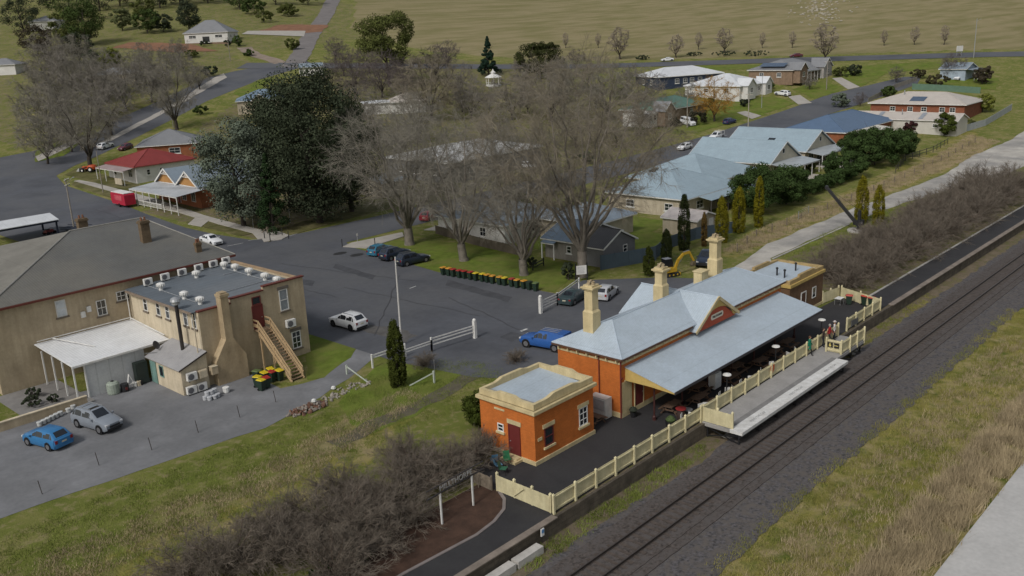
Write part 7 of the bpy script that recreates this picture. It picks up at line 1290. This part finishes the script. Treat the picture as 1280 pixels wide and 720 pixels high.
g1=(G(676,392),G(697,382),G(709,373),G(724,362))
whitegate('white_gate','white timber gate leaf with diagonal brace hung on a fat post by the bin row',g1[0],g1[1],1.45); whitegate('white_fence','white post and rail fence behind the green sedan, ending at the notice board',g1[1],g1[3],1.4,False,2,False,'fence')
whitegate('white_gate','long white rail gate ending at a fat white post beside the lawn',G(594,423),G(540,440),1.45,True,3,False); whitegate('white_fence','sagging white rail fence along the top of the lawn behind the bare shrub',G(540,440),G(506,452),1.2,False,2,False,'fence'); whitegate('white_fence','white post and rail fence behind the golden column tree near the light pole',G(466,460),G(507,446),1.3,False,2,False,'fence')
for a,b,lb,h in (((543,479),(512,483),'short pale green white post with a rail leaning down to the lawn',1.15),((434,468),(463,481),'broken white rail leaning from a thin stake at the driveway edge',.9)):
    A=G(*a);B=G(*b); t=thing('leaning_rail',lb,'broken fence',(A[0],A[1],.02)); MB().box(-.07,.07,-.07,.07,0,h).build('post',mat('mossy_white',(.42,.46,.40),.8,.2,3),t); MB().bar((0,0,h*.85),(B[0]-A[0],B[1]-A[1],.05),.06,.1).build('rail',MC['mossy_white'],t)
A=G(543,477); o=MB().tube((0,0,0),(0,0,2.0),.02,n=6).build('garden_stake',STEEL); o.location=(A[0]+.2,A[1]+.1,0); tag(o,'thin grey stake standing next to the pale green post on the lawn','stake')
# notice board by the white gate
A=G(727,352); t=thing('notice_board','white notice board between two black posts by the white gate','notice board',(A[0],A[1],.02),R(-35)); MB().box(-.65,.65,-.03,.03,.9,2.0).build('board',WHITEP,t)
for x in(-.72,.72): MB().box(x-.06,x+.06,-.06,.06,0,2.3).build('post',BLACKM,t)
b=MB()
for k in range(6): b.box(-.5,.5-.12*(k%3),-.034,-.031,1.1+k*.13,1.14+k*.13)
b.build('print_lines',mat('grey_print',(.35,.35,.37),.7),t)
# poles
PW=mat('pole_timber',(.24,.215,.185),.9,.2,2); PS=mat('pale_pole',(.50,.49,.47),.6,.08,1)
def pole(px,h,label,m=PW,cross=True,rz=0,lamp=False,lean=(0,0),r=.15,name='power_pole',cat='power pole',at=None):
    x,y=at or G(*px); t=thing(name,label,cat,(x,y,terrain(x,y)),rz); MB().tube((0,0,0),(lean[0],lean[1],h),r,r*.6,n=10).build('pole',m,t); T=(lean[0],lean[1],h)
    if cross:
        for k,zz in enumerate((h-.4,h-1.3)[:cross if isinstance(cross,int) and cross>1 else 1]):
            c=MB().box(T[0]-1.1,T[0]+1.1,T[1]-.22,T[1]-.12,zz,zz+.12).build('crossarm',m,t)
            for x_ in(-1,-.4,.4,1): MB().lathe([(.05,0),(.07,.08),(.03,.16)],8,(T[0]+x_,T[1]-.17,zz+.12)).build('insulator',WHITEP,c)
    if lamp:
        b=MB(); b.tube((T[0],T[1],h-.9),(T[0]+1.8,T[1]-.6,h-.2),.035,n=6); a_=b.build('lamp_arm',STEEL,t); MB().cb((T[0]+2.0,T[1]-.67,h-.2),(.55,.22,.1)).build('lamp_head',STEEL,a_)
    return t
pole((502,432),9.1,'tall pale leaning light pole beside the golden column tree near the driveway',PS,False,0,False,(.18,.1),.11,'light_pole','light pole')
pole((93,288),9.0,'grey timber power pole with crossarms and lamp behind the hotel roof',PW,2,R(50),True); pole((129,241),8.6,'slim timber power pole on the verge by the red-roofed shop',PW,False,0,False,(0,0),.11)
pole((935,168),10,'tall pale power pole at the kerb by the dark blue car',mat('pale_timber_pole',(.36,.33,.27),.9,.12,1),True,R(80)); pole((952,135),9.2,'thin grey power pole on the lawn of the white house',STEEL,False,0,False,(0,0),.10); pole((859,160),10.5,'timber power pole standing in front of the white van',PW,True,R(80)); pole((1033,112),8.5,'timber power pole by the driveway of the beige brick house',PW,True,R(80)); pole((1217,72),13,'tall thin pole beside the highway billboard',STEEL,False,0,True)
pole((288,76),9,'dark timber power pole in front of the white house on the hill',PW,True,0); pole((217,160),9,'timber power pole beside the bare street tree on the left road',PW,True,R(45))
# wires strung from the hotel pole across to the dark trees
A=G(93,288); b=MB((A[0],A[1],0)); E_=(44.,89.)
for off in(-.5,.5):
    n=14; last=None
    for k in range(n+1):
        f=k/n; p=(A[0]+(E_[0]-A[0])*f+off*.6,A[1]+(E_[1]-A[1])*f+off,8.6-1.6*f-1.2*math.sin(PI*f))
        if last: b.tube(last,p,.018,n=4,cap=False)
        last=p
o=b.build('power_line',BLACKM); o.location=(A[0],A[1],0); tag(o,'pair of sagging power wires running from the hotel pole to the dark trees','power line')
# street signs, bollards
def sign(px,label,h,w,hh,rz,m=WHITEP):
    x,y=G(*px); t=thing('street_sign',label,'street sign',(x,y,terrain(x,y)+.05),rz); MB().tube((0,0,0),(0,0,h),.035,n=8).build('post',STEEL,t); MB().box(-w/2,w/2,-.05,-.03,h-hh,h).build('sign_face',m,t); return t
sign((317,286),'narrow white street sign on a grey post beside the concrete footpath',2.3,1.1,.25,R(30)); sign((363,279),'square white sign on a grey post in front of the dark trees',2.5,.55,.6,R(10)); sign((447,303),'small white sign behind the pale blue parked car',1.3,.3,.35,0)
def boll(px,label,h=1.05):
    x,y=G(*px); t=thing('bollard',label,'bollard',(x,y,terrain(x,y)+.1),0,'black bollards at the crossing'); MB().tube((0,0,0),(0,0,h),.07,.06,n=10).build('post',BLACKM,t); MB().lathe([(.07,0),(.08,.05),(.02,.12)],10,(0,0,h)).build('cap',BLACKM,t)
for p,l in (((331,299),'black bollard at the near left corner of the concrete crossing ramp'),((338,302),'black bollard at the front of the concrete crossing ramp'),((353,295),'black bollard at the back right of the crossing ramp'),((361,299),'black bollard at the right edge of the crossing ramp'),((428,309),'black bollard at the tip of the footpath opposite the crossing ramp'),((469,308),'black bollard behind the pale blue parked car')): boll(p,l)
x,y=G(335,291); t=thing('timber_post','short fat mossy timber post under the dark trees','post',(x,y,.1)); MB().lathe([(.22,0),(.2,.9),(.15,1.0)],10).build('post',TIMBER,t); MB().bar((-1,.2,.1),(-.1,0,.8),.1,.12).build('leaning_rail',TIMBER,t)
# driveway stakes
for k,p in enumerate(((53,618),(124,582),(190,563),(248,541),(300,522),(345,503))):
    x,y=G(*p); o=MB().tube((0,0,0),(-.10,.05,1.1),.028,n=6).build('star_picket',mat('rusty_picket',(.06,.05,.045),.8)); o.location=(x,y,0); tag(o,'thin dark leaning star picket along the driveway edge, '+['nearest the picture edge','below the silver car','second right of the silver car','below the keg pile','below the hotel bins','nearest the rubble heap'][k],'stake',group='star pickets along the driveway')
# billboard beyond the highway
x,y=G(1199,70); z=terrain(x,y); t=thing('billboard','plain white billboard on two posts beyond the highway','billboard',(x,y,z),R(-25)); MB().box(-1.45,1.45,-.06,.06,1.6,3.5).build('panel',WHITEP,t)
for q in(-1.1,1.1): MB().box(q-.09,q+.09,.062,.2,0,3.4).build('post',STEEL,t)
MB().box(-1.5,1.5,.07,.12,1.5,1.6).build('frame',STEEL,t)
# black hand crane
x,y=G(1073,290); x,y=82.8,11.3; t=thing('jib_crane','old black iron jib crane with raised lattice jib on a pale base','crane',(x,y,0)); MB().lathe([(1.6,0),(1.55,.25),(.5,.32)],20).build('base',CONC,t)
b=MB(); b.lathe([(.35,.3),(.28,.8),(.22,3.0)],12); b.box(-.5,.5,-.35,.35,.9,1.6); b.tube((-.2,-.7,1.2),(-.2,.7,1.2),.32,n=12); b.tube((.6,-.4,1.4),(.6,.4,1.4),.25,n=12); b.build('mast',BLACKM,t)
jd=Vector((-.35,.94,0)); jt=Vector((jd.x*4.6,jd.y*4.6,6.2)); b=MB(); sd=Vector((.94,.35,0))
for s in(-1,1): b.bar(tuple(Vector((0,0,.7))+sd*.4*s),tuple(jt+sd*.2*s),.24,.36)
for k in range(1,9):
    f=k/9; p=Vector((0,0,.7))*(1-f)+jt*f; w=.4*(1-f)+.16*f; f2=(k-.7)/9; p2=Vector((0,0,.7))*(1-f2)+jt*f2; b.bar(tuple(p-sd*w),tuple(p2+sd*w),.09,.09); b.bar(tuple(p-sd*w),tuple(p+sd*w),.09,.09)
b.tube(tuple(jt-sd*.3),tuple(jt+sd*.3),.26,n=12); b.build('jib',BLACKM,t)
b=MB(); b.tube((0,0,3.0),tuple(jt),.02,n=4); b.tube(tuple(jt),(jt.x,jt.y,jt.z-1.0),.015,n=4); b.build('tie_rod',BLACKM,t)
# field gates and wire fences beyond the gravel road
railf('wire_fence','grey post and wire fence along the rough strip above the gravel road',[(63,19.5),(72,21.5),(90,21.3),(118,21.5),(150,22.5),(176,24)],1.1,TIMBER,5,(.35,.65,.95),.1,rt=.02,pw=.12)
railf('farm_gate','open grey metal farm gate at the end of the hedge row',[(86,22),(90.5,22.5)],1.2,STEEL,4.5,(.2,.4,.6,.8,1),.1,rt=.035,pw=.1,cat='gate'); railf('yard_rail','short black rail fence on the green lawn near the cottage',[(40.5,36.0),(43.3,36.6)],1.0,BLACKM,2.4,(.45,.85),.12); 
railf('yard_fence','dark timber rail fence behind the hedge by the long pale roof',[(134,25.5),(147,28.5),(160,27.5),(172,28.5)],1.3,mat('dark_rail',(.05,.045,.04),.8),3,(.45,.9),.1); 
BLUF=mat('blue_grey_fence_steel',(.075,.105,.135),.55,.12,.7,kind='boards',kp=('XY',.24),bump=.02)
def panelf(label,pts,h,m=BLUF,name='sheet_fence',post=2.4):
    o=pts[0]; O=(o[0],o[1],terrain(*o)); t=thing(name,label,'fence',O); b=MB(O); pp=[]
    for a,c in zip(pts[:-1],pts[1:]):
        a=Vector(a);c=Vector(c);L=(c-a).length;k=max(1,round(L/post));d=(c-a)/L;n=Vector((-d.y,d.x))*.03
        for i in range(k):
            p=a+(c-a)*i/k;q=a+(c-a)*(i+1)/k; zp,zq=terrain(*p),terrain(*q); b.ext([(p.x-n.x,p.y-n.y,zp),(q.x-n.x,q.y-n.y,zq),(q.x-n.x,q.y-n.y,zq+h),(p.x-n.x,p.y-n.y,zp+h)],(2*n.x,2*n.y,0))
            if i or not pp: pp.append(p)
        pp.append(c)
    b.build('panel',m,t)
    for p in pp: b=MB(O); z=terrain(*p); b.box(p.x-.05,p.x+.05,p.y-.05,p.y+.05,z,z+h+.06); b.build('post',m,t)
panelf('tall blue grey steel fence in front of the weatherboard garage',[(45.6,29.0),(53.5,26.0)],1.9); panelf('blue grey steel fence behind the golden column trees and excavator',[(54,26.5),(60,28.2),(66.5,28.0),(73,25.6)],1.7)
panelf('low brown paling fence along the cottage garden behind the pruned trees',[G(x,y) for x,y in((545,292),(600,308),(660,322))],1.3,mat('brown_paling',(.12,.10,.075),.9,.25,1,kind='boards',kp=('XY',.15)),'paling_fence')
panelf('green steel fence behind the long brick house',[G(x,y) for x,y in((1140,112),(1180,114),(1225,117))],1.8,mat('green_fence_steel',(.10,.17,.12),.6,.1,1),'sheet_fence'); panelf('grey garden fence at the end of the shed by the gravel road',[(186,31),(200,29),(225,30)],1.6,mat('pale_grey_fence',(.33,.35,.36),.6,.1,1),'sheet_fence')
panelf('pale timber fence along the side of the street beyond the brick house',[G(x,y) for x,y in((1085,128),(1120,110),(1146,101))],1.3,mat('pale_fence_timber',(.24,.22,.19),.8,.15,1),'paling_fence')
# rubble heap
def rubble(px,n,label,cols):
    x,y=G(*px); t=thing('rubble_heap',label,'rubble',(x,y,0)); rr=random.Random(3)
    for ci,c in enumerate(cols):
        b=MB()
        for k in range(n):
            a=rr.random()*6.3; r=rr.random()**.6; px_,py_=1.9*r*math.cos(a),.9*r*math.sin(a); s=rr.uniform(.07,.22); b.T=Matrix.Translation((px_,py_,s*.3+.3*(1-r)))@Matrix.Rotation(rr.random()*6,4,Vector((rr.random(),rr.random(),rr.random())).normalized()); b.box(-s,s,-s*.6,s*.6,-s*.4,s*.4)
        b.T=None; tag(b.build(['brick_rubble','stone_rubble'][ci],c,t),kind='stuff')
rubble((385,512),60,'heap of broken red brick and stone rubble at the grass edge below the driveway',[mat('rubble_brick',(.15,.08,.055),.9,.3,3),mat('rubble_stone',(.22,.19,.165),.9,.3,3)])
def stones(px,r0,r1,n,label,sd):
    x,y=G(*px); t=MB(); rr=random.Random(sd)
    for k in range(n):
        a=rr.random()*6.3; r=rr.random()**.5; s=rr.uniform(.05,.2); t.T=Matrix.Translation((r0*r*math.cos(a),r1*r*math.sin(a),s*.3))@Matrix.Rotation(rr.random()*6,4,Vector((rr.random(),rr.random(),rr.random())).normalized()); t.lathe([(s*.5,-s*.4),(s,0),(s*.6,s*.4)],6)
    t.T=None; o=t.build('loose_stones',mat('pale_stone',(.26,.235,.20),.95,.3,3)); o.location=(x,y,0); tag(o,kind='stuff')
stones((440,485),2.2,.8,60,'',4); stones((415,497),1.5,.7,40,'',5); 
tx=mat('litter_white',(.6,.6,.58),.8)
for k,(p,lb) in enumerate((((417,487),'white rubbish lump by the stones at the driveway edge'),((393,507),'white rubbish lump on the rubble heap'))):
    x,y=G(*p); o=MB().lathe([(.1,0),(.24,.1),(.18,.28),(.05,.33)],7).build('rubbish_bag',tx); o.location=(x,y,.02 if k==0 else .3); tag(o,lb,'rubbish bag')

b=MB(); rr=random.Random(9)
for k in range(160):
    x,y=G(rr.gauss(1025,16),max(2,rr.gauss(14,10))); z=terrain(x,y); q=rr.uniform(.3,.9); b.T=Matrix.Translation((x,y,z+q*.2)); b.lathe([(q*.5,-q*.4),(q,0),(q*.6,q*.5)],6)
b.T=None; tag(b.build('field_rocks',mat('pale_field_rock',(.36,.33,.27),.95,.2,2)),kind='stuff')
# ================================================================ CAMERA AND LIGHT
cd=bpy.data.cameras.new('camera'); cam=bpy.data.objects.new('camera',cd); COL.objects.link(cam); scene.camera=cam
cd.sensor_fit='HORIZONTAL'; cd.sensor_width=36; cd.lens=36*FPX/1280; cd.clip_start=.5; cd.clip_end=6000
M4=Matrix.Identity(4)
for i in range(3): M4[i][0]=CR[i];M4[i][1]=CU[i];M4[i][2]=-CF[i];M4[i][3]=CP[i]
cam.matrix_world=M4
SUN=Vector((-.72,-.10,.70)).normalized()
w=bpy.data.worlds.new('World'); scene.world=w; w.use_nodes=True; N=w.node_tree.nodes
sk=N.new('ShaderNodeTexSky'); sk.sky_type='NISHITA'; sk.sun_disc=False; sk.sun_elevation=math.asin(SUN.z); sk.sun_rotation=math.atan2(SUN.x,SUN.y); sk.air_density=1.6; sk.dust_density=3; sk.ozone_density=1
hs=N.new('ShaderNodeHueSaturation'); hs.inputs['Saturation'].default_value=.45; w.node_tree.links.new(sk.outputs[0],hs.inputs['Color'])
w.node_tree.links.new(hs.outputs[0],N['Background'].inputs[0]); N['Background'].inputs[1].default_value=.092
sl_=bpy.data.lights.new('sun','SUN'); sl_.energy=1.8; sl_.angle=R(10); sl_.color=(1,.97,.93); so=bpy.data.objects.new('sun',sl_); COL.objects.link(so); so.rotation_euler=SUN.to_track_quat('Z','Y').to_euler()
vs=scene.view_settings; vs.view_transform='Standard'; vs.look='None'; vs.gamma=1; vs.use_curve_mapping=False; vs.exposure=.07
scene.cycles.max_bounces=5; scene.cycles.diffuse_bounces=3; scene.cycles.transparent_max_bounces=4
